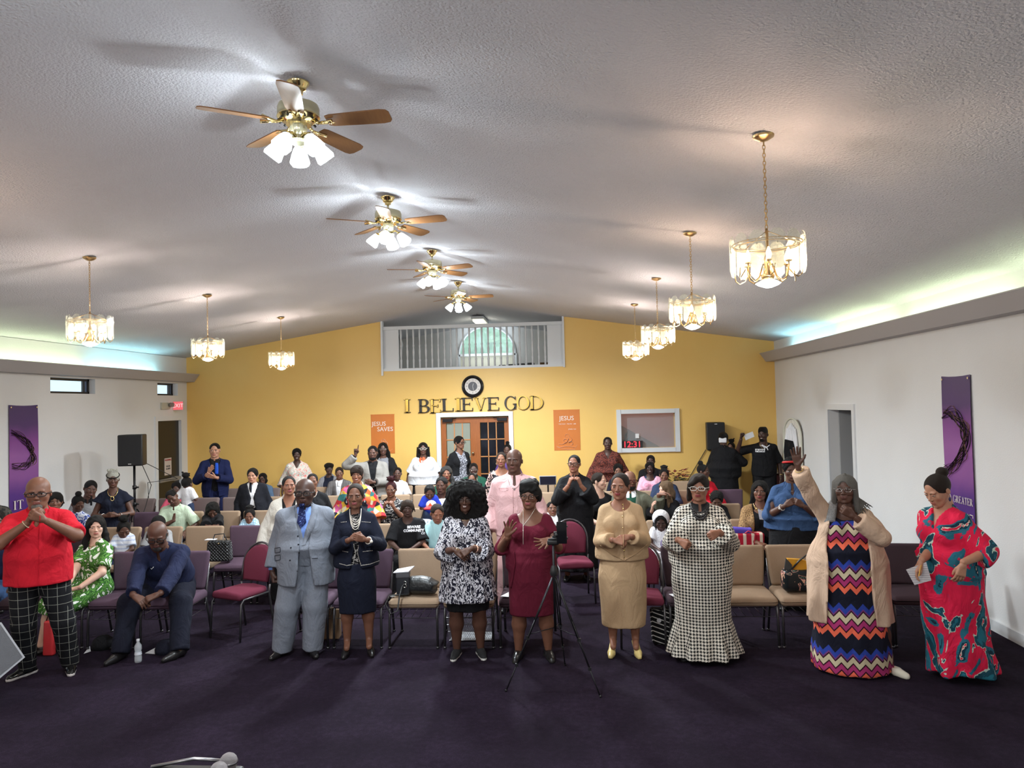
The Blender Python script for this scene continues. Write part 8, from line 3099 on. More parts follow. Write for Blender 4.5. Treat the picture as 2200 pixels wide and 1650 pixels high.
def banner(side, X, pa, pb, zb, lines, lb):
 """pa, pb: top corners in the photograph"""
 a, b = onwall(*pa, X), onwall(*pb, X)
 y0, y1 = min(a.y, b.y), max(a.y, b.y)
 W = y1 - y0
 zt_ = (a.z + b.z) / 2
 Hh = zt_ - zb
 sg = 1 if side == 'left' else -1
 bn = empty('banner', (X + sg * 0.012, (y0 + y1) / 2, (zt_ + zb) / 2), (math.radians(90) if side == 'left' else math.radians(-90)), label=lb, cat='banner')
 # local: x along the wall (as read), -y towards the room
 m = MB()
 V, Fc = [], []
 nz, nx = 12, 4
 for q in (0, 1):
  for i in range(nz + 1):
   for k in range(nx + 1):
    u, v = k / nx - 0.5, i / nz - 0.5
    V.append((u * W, -0.004 * math.sin(v * 7) - 0.012 * (u > 0.4) * (0.5 - v) + 0.003 * q - 0.004, v * Hh - (0.012 * (1 - (2 * u) ** 2) if i == nz else 0)))
 o = (nz + 1) * (nx + 1)
 for i in range(nz):
  for k in range(nx):
   s_ = i * (nx + 1) + k
   Fc += [(s_, s_ + 1, s_ + nx + 2, s_ + nx + 1), (o + s_, o + s_ + nx + 1, o + s_ + nx + 2, o + s_ + 1)]
 m.add(V, Fc)
 m.obj('sheet', banner_mat(side), bn, sm=True)
 for u in (-1, 1):
  MB().lathe([(0.004, 0), (0.012, 0.001), (0.012, 0.003)], (u * (W / 2 - 0.03), -0.012, Hh / 2 - 0.035), 10, M=RX).obj('grommet', SILV, bn)
 m = MB()
 rnd = random.Random(4 if side == 'left' else 9)
 # crown of thorns: twisted ring cut by the sheet edge
 cx, cz, rx, rz, tilt = (-W * 0.44, Hh / 2 - 0.64, W * 0.80, 0.25, -0.35) if side == 'left' else (-W * 0.42, Hh / 2 - 0.72, W * 0.80, 0.33, 0.30)
 cl = lambda x: max(-W / 2 + 0.004, min(W / 2 - 0.004, x))
 for q in range(14):
  ph, fq, am = rnd.uniform(0, 6), rnd.choice((3, 4, 5, 7)), rnd.uniform(0.04, 0.10)
  seg = []
  for i in range(61):
   a_ = 2 * PI * i / 60 - PI
   r_ = 0.93 + am * 1.5 * math.sin(fq * a_ + ph) + 0.045 * (q % 5 - 2)
   x, z = rx * r_ * math.cos(a_), rz * r_ * math.sin(a_)
   X2 = cx + x * math.cos(tilt) - z * math.sin(tilt)
   Z2 = cz + x * math.sin(tilt) + z * math.cos(tilt)
   if -W / 2 + 0.006 < X2 < W / 2 - 0.006:
    seg.append((X2, -0.017, Z2))
   elif len(seg) > 2:
    m.tube(seg, 0.0055, 4, mi=0 if q % 4 else 1, ry=0.0015)
    seg = []
  if len(seg) > 2:
   m.tube(seg, 0.0055, 4, mi=0 if q % 4 else 1, ry=0.0015)
  for i in range(2, len(seg) - 2, 4):
   a_ = rnd.uniform(0, 2 * PI)
   L = rnd.uniform(0.03, 0.07)
   x, z = seg[i][0], seg[i][2]
   m.tube([(x, -0.017, z), (cl(x + L * math.cos(a_)), -0.017, z + L * math.sin(a_))], [0.005, 0.001], 4, mi=0, ry=0.001)
 m.obj('thorn_crown_print', [THORN, THORN2], bn)
 for (body, wd, h, z) in lines:
  m = MB()
  word(m, body, h, -wd / 2, z * Hh, -0.017, -0.0155, wd)
  m.obj('lettering', PRT, bn)
 return bn


banner('left', XL, (17, 871), (79, 869), 0.72, [('IT IS', 0.46, 0.13, -0.335), ('FINISHED', 0.50, 0.085, -0.415)], 'purple thorn crown banner reading IT IS FINISHED, left wall')
banner('right', XR, (2025, 809), (2087, 804), 0.70, [('NO GREATER', 0.55, 0.075, -0.235), ('LOVE', 0.56, 0.17, -0.375)], 'purple thorn crown banner reading NO GREATER LOVE, right wall')

# exit sign with emergency heads
a = onwall(362, 872, XL)
ex = empty('exit_sign', (XL + 0.001, a.y, a.z), label='red lit exit sign with lamp unit above the dark door', cat='sign')
MB().box((0.02, -0.16, 0), (0.04, 0.30, 0.13)).obj('battery_box', plain('almond_plastic', S(190, 186, 170), 0.5), ex)
m = MB()
for yy in (-0.06, 0.02):
 m.lathe([(0.02, 0), (0.045, 0.03), (0.045, 0.05), (0.0, 0.05)], (0.04, yy, 0.02), 12, M=Matrix.Rotation(PI / 2, 3, 'Y'))
m.obj('lamp_head', plain('lamp_grey', S(120, 118, 114), 0.4), ex)
# sign faces down the room
MB().box((0.11, 0.18, 0), (0.22, 0.03, 0.19)).obj('sign_box', plain('sign_casing', S(205, 200, 190), 0.5), ex)
MB().box((0.11, 0.162, 0), (0.20, 0.004, 0.165)).obj('sign_panel', emis('sign_red', (1.0, 0.16, 0.18), 0.9), ex)
text('sign_lettering', 'EXIT', 0.11, emis('sign_letter', (1.0, 0.75, 0.75), 1.0), ex, (0.11, 0.159, 0), (PI / 2, 0, 0), 0.001)


# loudspeakers
def speaker(name, loc, w, d, h, rz, label, tilt=0.0, stand=None):
 t = empty(name, loc, rz, label=label, cat='speaker')
 m = MB()
 m.rbox((0, 0, h / 2), (w, d, h), 0.02, n=2, deform=lambda v: (v.x * (1 - 0.18 * max(0, v.y / d + 0.5)), v.y, v.z))
 m.obj('cabinet', BLACK, t, sm='auto')
 MB().rbox((0, -d / 2 - 0.004, h / 2), (w * 0.92, 0.012, h * 0.94), 0.005, n=2).obj('grille', plain('speaker_grille', (0.014, 0.014, 0.016), 0.7, bump=(500, 0.5)), t)
 MB().box((0, -d / 2 - 0.012, h * 0.07 if stand else h * 0.94), (0.05, 0.003, 0.014)).obj('badge', SILV, t)
 return t


p = pix(287, 1000, 11.6)
spx, spz = p.x, p.z
speaker('loudspeaker', (p.x, 11.6, spz), 0.38, 0.32, 0.50, math.radians(12), 'black loudspeaker on a tripod stand by the left wall', stand=True)
st = empty('speaker_stand', (p.x, 11.62, 0), label='black tripod speaker stand by the left wall', cat='stand')
MB().tube([(0, 0, 0.5), (0, 0, spz + 0.002)], 0.019, 10).obj('pole', BLKMET, st, sm=True)
MB().tube([(0, 0, 0.22), (0, 0, 0.92)], 0.026, 10).obj('sleeve_tube', BLKMET, st, sm=True)
for zz in (1.17, 0.90):
 MB().tube([(0, 0, zz - 0.03), (0, 0, zz + 0.03)], 0.032, 10).tube([(0.03, 0, zz), (0.07, -0.01, zz)], 0.014, 8).obj('clamp_knob', BLACK, st, sm=True)
for k in range(3):
 a = 2 * PI * k / 3 + 0.4
 c, s = math.cos(a), math.sin(a)
 MB().tube([(0.03 * c, 0.03 * s, 0.82), (0.5 * c, 0.5 * s, 0.012)], 0.011, 8).obj('leg', BLKMET, st, sm=True)
 MB().tube([(0.025 * c, 0.025 * s, 0.34), (0.27 * c, 0.27 * s, 0.40)], 0.008, 6).obj('brace', BLKMET, st, sm=True)
CORD = plain('black_cord', (0.02, 0.02, 0.02), 0.6)
q = [Vector((p.x + 0.08, 11.7, spz + 0.06)), Vector((p.x + 0.3, 12.4, spz - 0.3)), Vector((XL + 0.05, 13.6, 1.05)), Vector((XL + 0.05, 13.7, 0.02))]
MB().tube(q, 0.006, 5).obj('cable', CORD, label='black cable running from the tripod loudspeaker to the left wall', cat='cable')
q = [Vector((p.x + 0.05, 11.72, spz + 0.05)), Vector((p.x + 0.12, 11.9, spz - 0.35)), Vector((p.x + 0.02, 11.9, spz - 0.7)), Vector((p.x - 0.12, 11.8, 0.3)), Vector((p.x - 0.2, 11.8, 0.01))]
MB().tube(q, 0.006, 5).obj('cable', CORD, label='thin cable dangling behind the tripod stand pole', cat='cable')
a, b = pix(1519, 968, WY - 0.3), pix(1557, 907, WY - 0.3)
speaker('loudspeaker', ((a.x + b.x) / 2, WY - 0.17, a.z), b.x - a.x, 0.30, b.z - a.z, 0, 'black loudspeaker fixed high on the yellow wall')
q = [Vector((a.x + 0.03, WY - 0.02, a.z)), Vector((pix(1475, 1035, WY).x, WY - 0.02, pix(1475, 1035, WY).z)), Vector((pix(1455, 1062, WY).x, WY - 0.02, 0.4)), Vector((pix(1455, 1062, WY).x, WY - 0.02, 0.01))]
MB().tube(q, 0.007, 5).obj('cable', CORD, label='dark cable slanting down the yellow wall from the loudspeaker', cat='cable')

# arched white fabric stand by the right wall
a = onwall(1712, 955, XR)
ar = empty('memorial_stand', (XR - 0.10, a.y - 0.1, 0), math.radians(-78), label='tall white arched fabric stand with black centre by the right wall', cat='stand')
zt_ = onwall(1712, 899, XR).z
pl = [(0.30 * math.cos(t_), zt_ - 0.35 + 0.35 * math.sin(t_)) for t_ in [PI * k / 16 for k in range(17)]]
m = MB()
poly = [(-0.30, 0.02)] + [(-x, z) for x, z in pl][::1] + [(0.30, 0.02)]
poly = [(0.30, 0.02)] + pl + [(-0.30, 0.02)]
m.prism(poly, 0.0, 0.02)
m.obj('back_panel', C_['offwht'], ar)
MB().tube([(x, -0.01, z) for x, z in [(0.31, 0.01)] + [(x * 1.04, z) for x, z in pl] + [(-0.31, 0.01)]], 0.014, 6).obj('arch_frame', plain('cream_frame', S(216, 216, 200), 0.5), ar, sm=True)
m = MB()
for k in range(7):
 x = -0.2 + 0.066 * k
 m.tube([(x * 0.7, -0.02, zt_ - 0.08 - 0.5 * abs(x)), (x, -0.035, zt_ - 0.5), (x * 1.1, -0.02, zt_ - 0.9)], [0.02, 0.03, 0.02], 6)
m.obj('drape', C_['wht'], ar, sm=True)
MB().prism([(-0.17, zt_ - 0.95), (-0.2, zt_ - 0.6), (-0.15, zt_ - 0.38), (0.12, zt_ - 0.40), (0.2, zt_ - 0.62), (0.18, zt_ - 0.95)], -0.075, -0.055).obj('black_panel', C_['blk'], ar)

# ledge table at the back right
p = pix(1682, 1012, 14.6)
tb = empty('side_table', (XR - 0.28, 14.72, 0), label='small maroon-skirted table in the back right corner', cat='table')
MB().rbox((0, 0, p.z - 0.02), (0.5, 0.4, 0.04), 0.012, n=2).obj('table_top', plain('cream_top', S(206, 190, 160), 0.5), tb)
MB().rbox((0, 0, (p.z - 0.06) / 2), (0.44, 0.34, p.z - 0.06), 0.03, n=2).obj('table_skirt', plain('maroon_wood', S(84, 30, 30), 0.5), tb)

# poinsettia on a chair back-row ledge
p = pix(1450, 1030, 14.75)
pt = empty('poinsettia', (p.x, 14.75, 0), label='dark red poinsettia plant against the yellow wall', cat='plant')
MB().lathe([(0.14, 0), (0.16, 0.5), (0.13, 0.52)], n=14).obj('plant_stand', DARKIN, pt)
MB().lathe([(0.09, 0.52), (0.13, 0.72)], n=14).obj('pot', plain('foil_pot', S(110, 60, 50), 0.3, 0.5), pt)
rnd = random.Random(8)
for nm, mt_, zc_, R_ in (('foliage', LEAFD, 0.80, 0.24), ('bracts', plain('dark_red_bract', S(120, 22, 30), 0.5), 0.92, 0.22)):
 m = MB()
 for k in range(34):
  a_ = rnd.uniform(0, 2 * PI)
  r_ = rnd.uniform(0.05, R_)
  c = Vector((r_ * math.cos(a_), r_ * math.sin(a_), zc_ + rnd.uniform(-0.06, 0.10)))
  d_ = Vector((math.cos(a_), math.sin(a_), rnd.uniform(-0.2, 0.4))).normalized()
  w_ = d_.cross(Vector((0, 0, 1))).normalized() * 0.035
  m.add([c, c + d_ * 0.06 + w_, c + d_ * 0.14, c + d_ * 0.06 - w_, c + d_ * 0.05 + Vector((0, 0, 0.015))], [(0, 1, 4), (1, 2, 4), (2, 3, 4), (3, 0, 4), (0, 3, 2, 1)])
 m.obj(nm, mt_, pt)

# ================================================================= on the floor and chairs


def upright(p, label, cat, name, rz=0.0):
 return empty(name, (p.x, p.y, p.z), rz, label=label, cat=cat)


# camera tripod
F1, F2, F3 = flo(1087, 1486), flo(1290, 1499), flo(1214, 1430)
cxx, cyy = (F1.x + F2.x + F3.x) / 3 + 0.01, (F1.y + F2.y + F3.y) / 3
hz_ = pix(1190, 1228, cyy).z
tx = pix(1190, 1228, cyy).x
tp = empty('camera_tripod', (tx, cyy, 0), label='black camera tripod with a phone on top, standing before the front row', cat='tripod')
TPM = plain('tripod_metal', (0.03, 0.03, 0.034), 0.3, 0.7)
top = Vector((0, 0, hz_))
hub = top - Vector((0, 0, 0.02))
for k, q in enumerate((F1, F2, F3)):
 e = Vector((q.x - tx, q.y - cyy, 0.004))
 d_ = e - hub
 s_ = d_.cross(Vector((0, 0, 1))).normalized() * 0.008
 b0 = hub + d_.normalized() * 0.03
 m = MB()
 m.tube([b0 + s_, hub + d_ * 0.55 + s_], 0.006, 6)
 m.tube([b0 - s_, hub + d_ * 0.55 - s_], 0.006, 6)
 m.tube([hub + d_ * 0.40, hub + d_ * 0.78], 0.0075, 6)
 m.tube([hub + d_ * 0.76, e], 0.006, 6)
 lg = m.obj('leg', TPM, tp, sm=True)
 MB().box(hub + d_ * 0.55, (0.03, 0.02, 0.03)).box(hub + d_ * 0.78, (0.024, 0.018, 0.024)).obj('leg_lock', BLACK, lg)
 MB().ball(e + Vector((0, 0, 0.006)), 0.011, 8).obj('foot', BLACK, lg, sm=True)
 mid = hub + d_ * 0.52
 MB().tube([Vector((0, 0, mid.z + 0.03)), mid], 0.004, 5).obj('brace', TPM, tp, sm=True)
MB().tube([(0, 0, hz_ - 0.50), (0, 0, hz_ + 0.30)], 0.011, 10).obj('centre_column', TPM, tp, sm=True)
MB().lathe([(0.028, hz_ - 0.035), (0.034, hz_ - 0.01), (0.03, hz_ + 0.02), (0.018, hz_ + 0.05)], n=14).obj('hub', BLACK, tp, sm='auto')
zz = pix(1190, 1160, cyy).z
MB().rbox((0, 0, zz - 0.02), (0.10, 0.05, 0.04), 0.012, n=2).tube([(-0.04, 0, zz), (0.06, -0.02, zz + 0.02)], 0.012, 8).obj('pan_head', BLACK, tp, sm=True)
zc_ = pix(1209, 1143, cyy).z
m = MB()
m.rbox((0.075, -0.03, zc_), (0.085, 0.012, 0.185), 0.005, n=2)
m.obj('phone', plain('phone_black', (0.008, 0.008, 0.01), 0.15), tp, sm='auto')
m = MB()
m.rbox((0.03, 0.0, zc_ - 0.04), (0.05, 0.04, 0.09), 0.008, n=2)
m.box((0.075, -0.01, zc_ - 0.05), (0.1, 0.03, 0.018))
m.box((0.075, -0.01, zc_ + 0.05), (0.1, 0.03, 0.012))
m.ball((0.03, -0.03, zc_ - 0.02), 0.016, 8)
m.obj('phone_clamp', BLACK, tp, sm='auto')

# stage monitor wedge at the left edge
A_, B_, C__ = (0, 1337), (54, 1412), (0, 1458)
mw = empty('stage_monitor', (0, 0, 0), label='grey grilled floor monitor wedge cut by the left edge', cat='speaker')
cm = pix(10, 1400, 5.85)
vn = (Vector((0, 0, CAMZ)) - cm).normalized()


def onplane(x, y):
 v = R_C2W @ Vector((x - 1100, -(y - 825), -F))
 o_ = Vector((0, 0, CAMZ))
 return o_ + v * ((cm - o_).dot(vn) / v.dot(vn))


p0 = [onplane(*q) for q in ((-95, 1330), (3, 1337), (54, 1412), (-2, 1459), (-110, 1475))]
cen = sum(p0, Vector()) / 5
back = [cen + (q - cen) * 0.72 - vn * 0.30 for q in p0]
R5_ = [(i, i + 5, (i + 1) % 5 + 5, (i + 1) % 5) for i in range(5)]
E5 = [(0, 1, 2, 3, 4), (9, 8, 7, 6, 5)] + R5_
MB().add(p0 + back, E5).obj('cabinet', plain('monitor_rim', S(176, 178, 184), 0.5), mw)
MB().add([cen + (q - cen) * 0.93 + vn * 0.006 for q in p0] + [cen + (q - cen) * 0.93 - vn * 0.01 for q in p0], E5).obj('grille', plain('grey_grille', S(120, 122, 128), 0.6, bump=(420, 0.8)), mw)
m = MB()
g_ = cen - vn * 0.18 + Vector((-0.35, 0, 0))
m.tube([g_, Vector((g_.x, g_.y, 0.01))], 0.03, 10)
m.lathe([(0.18, 0), (0.18, 0.02), (0.04, 0.03)], (g_.x, g_.y, 0), 20)
m.obj('stand_post', BLKMET, mw)

# two wired microphones lying on a black case at the bottom edge
MG = plain('mic_grille', S(176, 170, 172), 0.35, 0.6, bump=(700, 1.0))
zc = 0.62
c0, c1 = pix(491, 1637, 2.55), pix(470, 1656, 2.42)
cs = empty('equipment_case', (c0.x - 0.12, 2.45, 0), label='black equipment case at the bottom edge under the microphones', cat='case')
ctop = c1.z - 0.055
MB().rbox((0, 0, ctop / 2), (0.34, 0.26, ctop), 0.015, n=2).obj('case_body', BLACK, cs, sm='auto')
MB().tube([(-0.16, 0.10, ctop + 0.002), (-0.02, 0.13, ctop + 0.018), (0.08, 0.13, ctop + 0.012)], 0.006, 6).obj('handle', CHROME, cs, sm=True)
for k, (c, r_) in enumerate(((c0, 0.031), (c1, 0.029))):
 t = empty('microphone', (c.x, c.y, c.z), label=('upper silver mesh microphone head at the bottom edge', 'lower silver mesh microphone head, half cut by the bottom edge')[k], cat='microphone')
 MB().ball((0, 0, 0), r_, 18).obj('mesh_head', MG, t, sm=True)
 MB().lathe([(r_ * 1.0, -0.004), (r_ * 1.06, 0), (r_ * 1.0, 0.004)], n=18, cap=False).obj('head_ring', CHROME, t, sm=True)
 MB().tube([(0, 0, -r_ * 0.8), (-0.03, -0.07, -0.05 - (c.z - ctop - 0.055) * 0.3), (-0.04, -0.14, ctop - c.z + 0.03)], [r_ * 0.8, r_ * 0.6, r_ * 0.5], 12).obj('handle', BLACK, t, sm=True)

# water bottle
p = flo(297, 1422)
wb = upright(p, 'clear plastic water bottle on the carpet beside the seated man', 'bottle', 'water_bottle')
WTR = glassmat('clear_plastic', (0.92, 0.95, 0.98), 0.35, 0.08)
MB().lathe([(0.030, 0), (0.033, 0.01), (0.033, 0.05), (0.030, 0.06), (0.033, 0.07), (0.028, 0.10), (0.033, 0.125), (0.032, 0.155), (0.014, 0.185), (0.013, 0.2)], n=18).obj('bottle_body', WTR, wb, sm='auto')
MB().lathe([(0.015, 0.198), (0.015, 0.215), (0.004, 0.216)], n=14).obj('cap', C_['wht'], wb)
MB().lathe([(0.0335, 0.072), (0.0295, 0.099)], n=18, cap=False).obj('label_band', plain('label_white', S(210, 214, 222), 0.5), wb)

PAP = plain('white_paper', S(226, 226, 230), 0.7)


def sheet(name, poly, z0, label, lift=0.003, th=0.003, cat='paper'):
 """flat sheet on a horizontal surface at height z0; poly in photograph pixels"""
 P = []
 for (x, y) in poly:
  v = R_C2W @ Vector((x - 1100, -(y - 825), -F))
  t_ = (z0 + lift - CAMZ) / v.z
  P.append(Vector((v.x * t_, v.y * t_, z0 + lift)))
 n = len(P)
 m = MB().add(P + [q - Vector((0, 0, th)) for q in P], [tuple(range(n)), tuple(range(2 * n - 1, n - 1, -1))] + [(i, i + n, (i + 1) % n + n, (i + 1) % n) for i in range(n)])
 c = sum(P, Vector()) / n
 return m.obj(name, PAP, label=label, cat=cat)


sheet('paper', [(312, 1403), (344, 1386), (338, 1405)], 0, 'white folded paper on the carpet behind the water bottle')
sheet('paper', [(180, 1404), (193, 1388), (195, 1399)], 0, 'small white paper under the front left chair')
sheet('paper', [(163, 1394), (170, 1394), (169, 1406), (164, 1408)], 0, 'white card on the carpet by the leaf print dress')
SEAT = 0.50
sheet('paper', [(436, 1184), (452, 1183), (453, 1186), (437, 1187)], SEAT + 0.14, 'folded programme beside the quilted handbag') if False else None
sheet('paper', [(1437, 1276), (1462, 1275), (1462, 1282), (1448, 1282)], SEAT - 0.01, 'white paper on the dark chair by the houndstooth dress')
sheet('paper', [(1075, 1281), (1093, 1272), (1093, 1282)], SEAT - 0.01, 'white programme on the dark chair beside the maroon dress')
sheet('paper', [(838, 1278), (848, 1277), (848, 1281), (838, 1281)], SEAT - 0.01, 'slip of white paper on the purple chair beside the handbag')
# blue cap on the floor and black cap
for (px_, py_, mt_, lb) in ((358, 1401, C_['navytr'], 'navy cap lying on the carpet behind the seated man'), (222, 1392, C_['blk'], 'black cap lying under the front left chairs')):
 p = flo(px_, py_)
 c = upright(p, lb, 'cap', 'cap', 0.5)
 MB().lathe([(0.105, 0.0), (0.108, 0.04), (0.09, 0.09), (0.05, 0.12), (0.005, 0.13)], n=18).obj('crown', mt_, c, sm=True)
 MB().tube([(0.09, -0.05, 0.02), (0.13, -0.07, 0.018), (0.17, -0.09, 0.01)], [0.075, 0.085, 0.05], 10, ry=0.007).obj('peak', mt_, c, sm=True)
# red bag between the woman's shoes
p = flo(106, 1408)
rb = upright(p, 'small red bag standing between the sandalled feet', 'bag', 'red_bag')
MB().rbox((0, 0.0, 0.17), (0.10, 0.06, 0.34), 0.02, n=2, deform=lambda v: (v.x * (1 - v.z * 0.9), v.y, v.z)).obj('bag_body', plain('red_leather', S(186, 48, 52), 0.4), rb, sm=True)
MB().tube([(-0.03, 0, 0.33), (0.0, 0, 0.42), (0.03, 0, 0.33)], 0.006, 6).obj('strap', SHB, rb, sm=True)

LEA = plain('black_bag_leather', (0.016, 0.017, 0.018), 0.35, bump=(40, 0.4))
# black handbag and standing bible case on the front beige chair
cp = pix(905, 1255, 7.45)
hb = empty('handbag', (cp.x, 7.42, SEAT + 0.0), label='slouchy black leather handbag on the beige front chair', cat='bag')
MB().rbox((0.02, 0, 0.085), (0.30, 0.18, 0.17), 0.06, n=5, deform=lambda v: (v.x + 0.012 * math.sin(v.z * 60), v.y * (1 - 1.2 * max(0, v.z)) + 0.008 * math.sin(v.x * 45), (v.z * (1 - 0.35 * (v.x / 0.15) ** 2) + 0.012 * math.sin(v.x * 40)) if v.z > 0 else v.z)).obj('bag_body', LEA, hb, sm=True)
MB().tube([(-0.12, -0.06, 0.13), (-0.16, -0.13, 0.10), (-0.17, -0.21, 0.02), (-0.17, -0.30, -0.09), (-0.24, -0.29, -0.13), (-0.30, -0.25, -0.04), (-0.27, -0.2, 0.03), (-0.1, -0.17, 0.03)], 0.008, 6).obj('strap', LEA, hb, sm=True)
m = MB()
for zz in (0.13, 0.10):
 m.tube([(-0.135 + 0.016 * math.cos(t_), -0.115, zz + 0.016 * math.sin(t_)) for t_ in [2 * PI * k / 10 for k in range(10)]], 0.003, 5, closed=True)
m.obj('buckle', SILV, hb, sm=True)
cp2 = pix(869, 1255, 7.45)
bc = empty('book_case', (cp2.x, 7.40, SEAT), math.radians(8), label='upright dark bible case with white papers on top, beside the black handbag', cat='book')
MB().rbox((0, 0, 0.115), (0.13, 0.14, 0.23), 0.015, n=2).obj('cover', plain('charcoal_cover', S(40, 42, 48), 0.5), bc, sm='auto')
MB().rbox((0, -0.004, 0.20), (0.135, 0.15, 0.06), 0.012, n=2).obj('flap', plain('grey_flap', S(96, 96, 100), 0.5), bc, sm='auto')
MB().add([(-0.09, -0.09, 0.235), (0.06, -0.09, 0.24), (0.11, 0.06, 0.26), (-0.06, 0.05, 0.238), (-0.09, -0.09, 0.228), (0.06, -0.09, 0.231), (0.11, 0.06, 0.25), (-0.06, 0.05, 0.23)], [(0, 1, 2, 3), (7, 6, 5, 4), (0, 4, 5, 1), (1, 5, 6, 2), (2, 6, 7, 3), (3, 7, 4, 0)]).obj('papers', PAP, bc)

# quilted handbag on the second row, left
cp = pix(468, 1195, 9.0)
hb = empty('handbag', (cp.x, 9.05, SEAT), label='black quilted handbag with gold chain between second row chairs', cat='bag')
t = NT('quilted_black')
u_, v_ = uv2(t)
g1 = t.math('PINGPONG', t.math('ADD', u_, v_), 0.02)
g2 = t.math('PINGPONG', t.math('SUBTRACT', u_, v_), 0.02)
t.bump(t.math('MINIMUM', g1, g2), 1.0, 0.8)
QU = t.fin((0.015, 0.015, 0.016), 0.4)
MB().rbox((0, 0, 0.13), (0.30, 0.12, 0.26), 0.035, n=3, deform=lambda v: (v.x * (1 - 0.5 * v.z), v.y, v.z)).obj('bag_body', QU, hb, sm=True)
MB().tube([(-0.09, 0, 0.24), (-0.06, 0, 0.33), (0.06, 0, 0.34), (0.10, 0, 0.24)], 0.007, 6).obj('strap', LEA, hb, sm=True)
MB().ball((0.02, -0.065, 0.23), 0.01, 8).obj('clasp', GOLD, hb, sm=True)
MB().rbox((-0.11, 0.0, 0.27), (0.13, 0.08, 0.01), 0.004, n=2).obj('programme', PAP, hb)

# floral handbag on the front right beige chair
cp = pix(1722, 1262, 7.40)
fb = empty('handbag', (cp.x, 7.42, SEAT), label='black floral handbag with mustard lining on a beige front chair', cat='bag')
FLB = patmat('painted_flower_leather', printed(9, [(0, S(26, 32, 36)), (0.56, S(206, 160, 130)), (0.585, S(216, 150, 150)), (0.60, S(26, 32, 36)), (0.645, S(120, 150, 130)), (0.66, S(26, 32, 36))], 1.5), 0.1, 0.3)
MB().rbox((0, 0, 0.11), (0.36, 0.16, 0.22), 0.05, n=4, deform=lambda v: (v.x * (1 - 0.6 * max(0, v.z)), v.y, v.z * (1 - 0.15 * (1 - (v.x / 0.18) ** 2)) if v.z > 0 else v.z)).obj('bag_body', FLB, fb, sm=True)
MB().prism([(-0.15, 0.17), (-0.12, 0.31), (0.02, 0.30), (0.10, 0.27), (0.14, 0.18)], -0.02, 0.03).obj('lining', plain('mustard_suede', S(206, 146, 32), 0.7), fb)
MB().prism([(-0.17, 0.16), (-0.14, 0.32), (-0.09, 0.26), (-0.08, 0.15)], -0.035, -0.02).obj('side_flap', plain('charcoal_leather', S(50, 54, 56), 0.4), fb)
MB().tube([(-0.10, -0.03, 0.2), (-0.02, -0.05, 0.30), (0.06, -0.05, 0.36), (0.13, -0.04, 0.26), (0.15, -0.03, 0.18)], 0.009, 6).obj('handle', LEA, fb, sm=True)

# red and white striped tote with purple cloth, second row right
cp = pix(1605, 1172, 8.95)
sb_ = empty('tote_bag', (cp.x, 9.05, SEAT), label='red and white striped tote bag on the second row chair', cat='bag')
STR = patmat('red_white_stripe_canvas', striped([(0, S(186, 34, 56)), (0.62, S(226, 206, 186))], 0.095, 'u'), 0.2)
MB().rbox((0, 0, 0.14), (0.42, 0.16, 0.28), 0.03, n=3, deform=lambda v: (v.x * (1 + 0.3 * v.z), v.y, v.z)).obj('bag_body', STR, sb_, sm=True)
MB().tube([(0.08, -0.09, 0.10), (0.10, -0.095, 0.28), (0.02, -0.09, 0.31), (-0.02, -0.09, 0.28)], 0.008, 5).obj('handle', plain('tote_handle', S(190, 40, 60), 0.6), sb_, sm=True)
MB().rbox((-0.06, 0.0, 0.30), (0.28, 0.12, 0.08), 0.03, n=3, deform=lambda v: (v.x, v.y, v.z + 0.012 * math.sin(v.x * 50))).obj('folded_cloth', plain('violet_cloth', S(84, 66, 168), 0.8), sb_, sm=True)

# striped tote under the dark chair by the houndstooth dress
p = flo(1450, 1394)
tt = empty('tote_bag', (p.x, 7.42, 0), label='black tote bag with white stripes on the carpet under the dark chair', cat='bag')
TS = patmat('black_white_stripe_canvas', striped([(0, S(22, 22, 24)), (0.5, S(214, 212, 206)), (0.72, S(22, 22, 24))], 0.042, 'v', 0.35), 0.2)
MB().rbox((0, 0, 0.17), (0.40, 0.14, 0.34), 0.03, n=3, deform=lambda v: (v.x * (1 + 0.2 * v.z), v.y, v.z)).obj('bag_body', TS, tt, sm=True)
MB().tube([(-0.1, -0.06, 0.33), (-0.08, -0.07, 0.38), (0.08, -0.07, 0.38), (0.1, -0.06, 0.33)], 0.007, 6).obj('handle', LEA, tt, sm=True)
MB().lathe([(0.022, 0), (0.022, 0.003), (0.0, 0.004)], (-0.13, -0.073, 0.24), 14, M=RX).obj('badge', PAP, tt)

# wire mesh basket under the front beige chair
p = flo(1016, 1365)
wbk = empty('storage_basket', (p.x, 7.62, 0), label='silver wire mesh basket under the beige chair behind the smock dress', cat='basket')
WIRE = plain('silver_wire', (0.5, 0.5, 0.52), 0.35, 0.9)
m = MB()
W_, D_, H_ = 0.48, 0.30, 0.24
for zz in (0.01, 0.10, 0.17, 0.24):
 k_ = 0.88 + 0.12 * zz / H_
 m.tube([(sx * W_ / 2 * k_, sy_ * D_ / 2 * k_, zz) for sx, sy_ in ((-1, -1), (1, -1), (1, 1), (-1, 1))], 0.005 if zz in (0.01, 0.24) else 0.003, 5, closed=True)
m.obj('rim', WIRE, wbk)
m = MB()
for k in range(24):
 for dirx in (-1, 1):
  x = -W_ / 2 * 0.88 + W_ * 0.88 * k / 23
  x2 = max(-W_ / 2, min(W_ / 2, x + dirx * 0.12))
  for sy_ in (-1, 1):
   m.tube([(x, sy_ * D_ / 2 * 0.88, 0.01), (x2, sy_ * D_ / 2, H_)], 0.0014, 3)
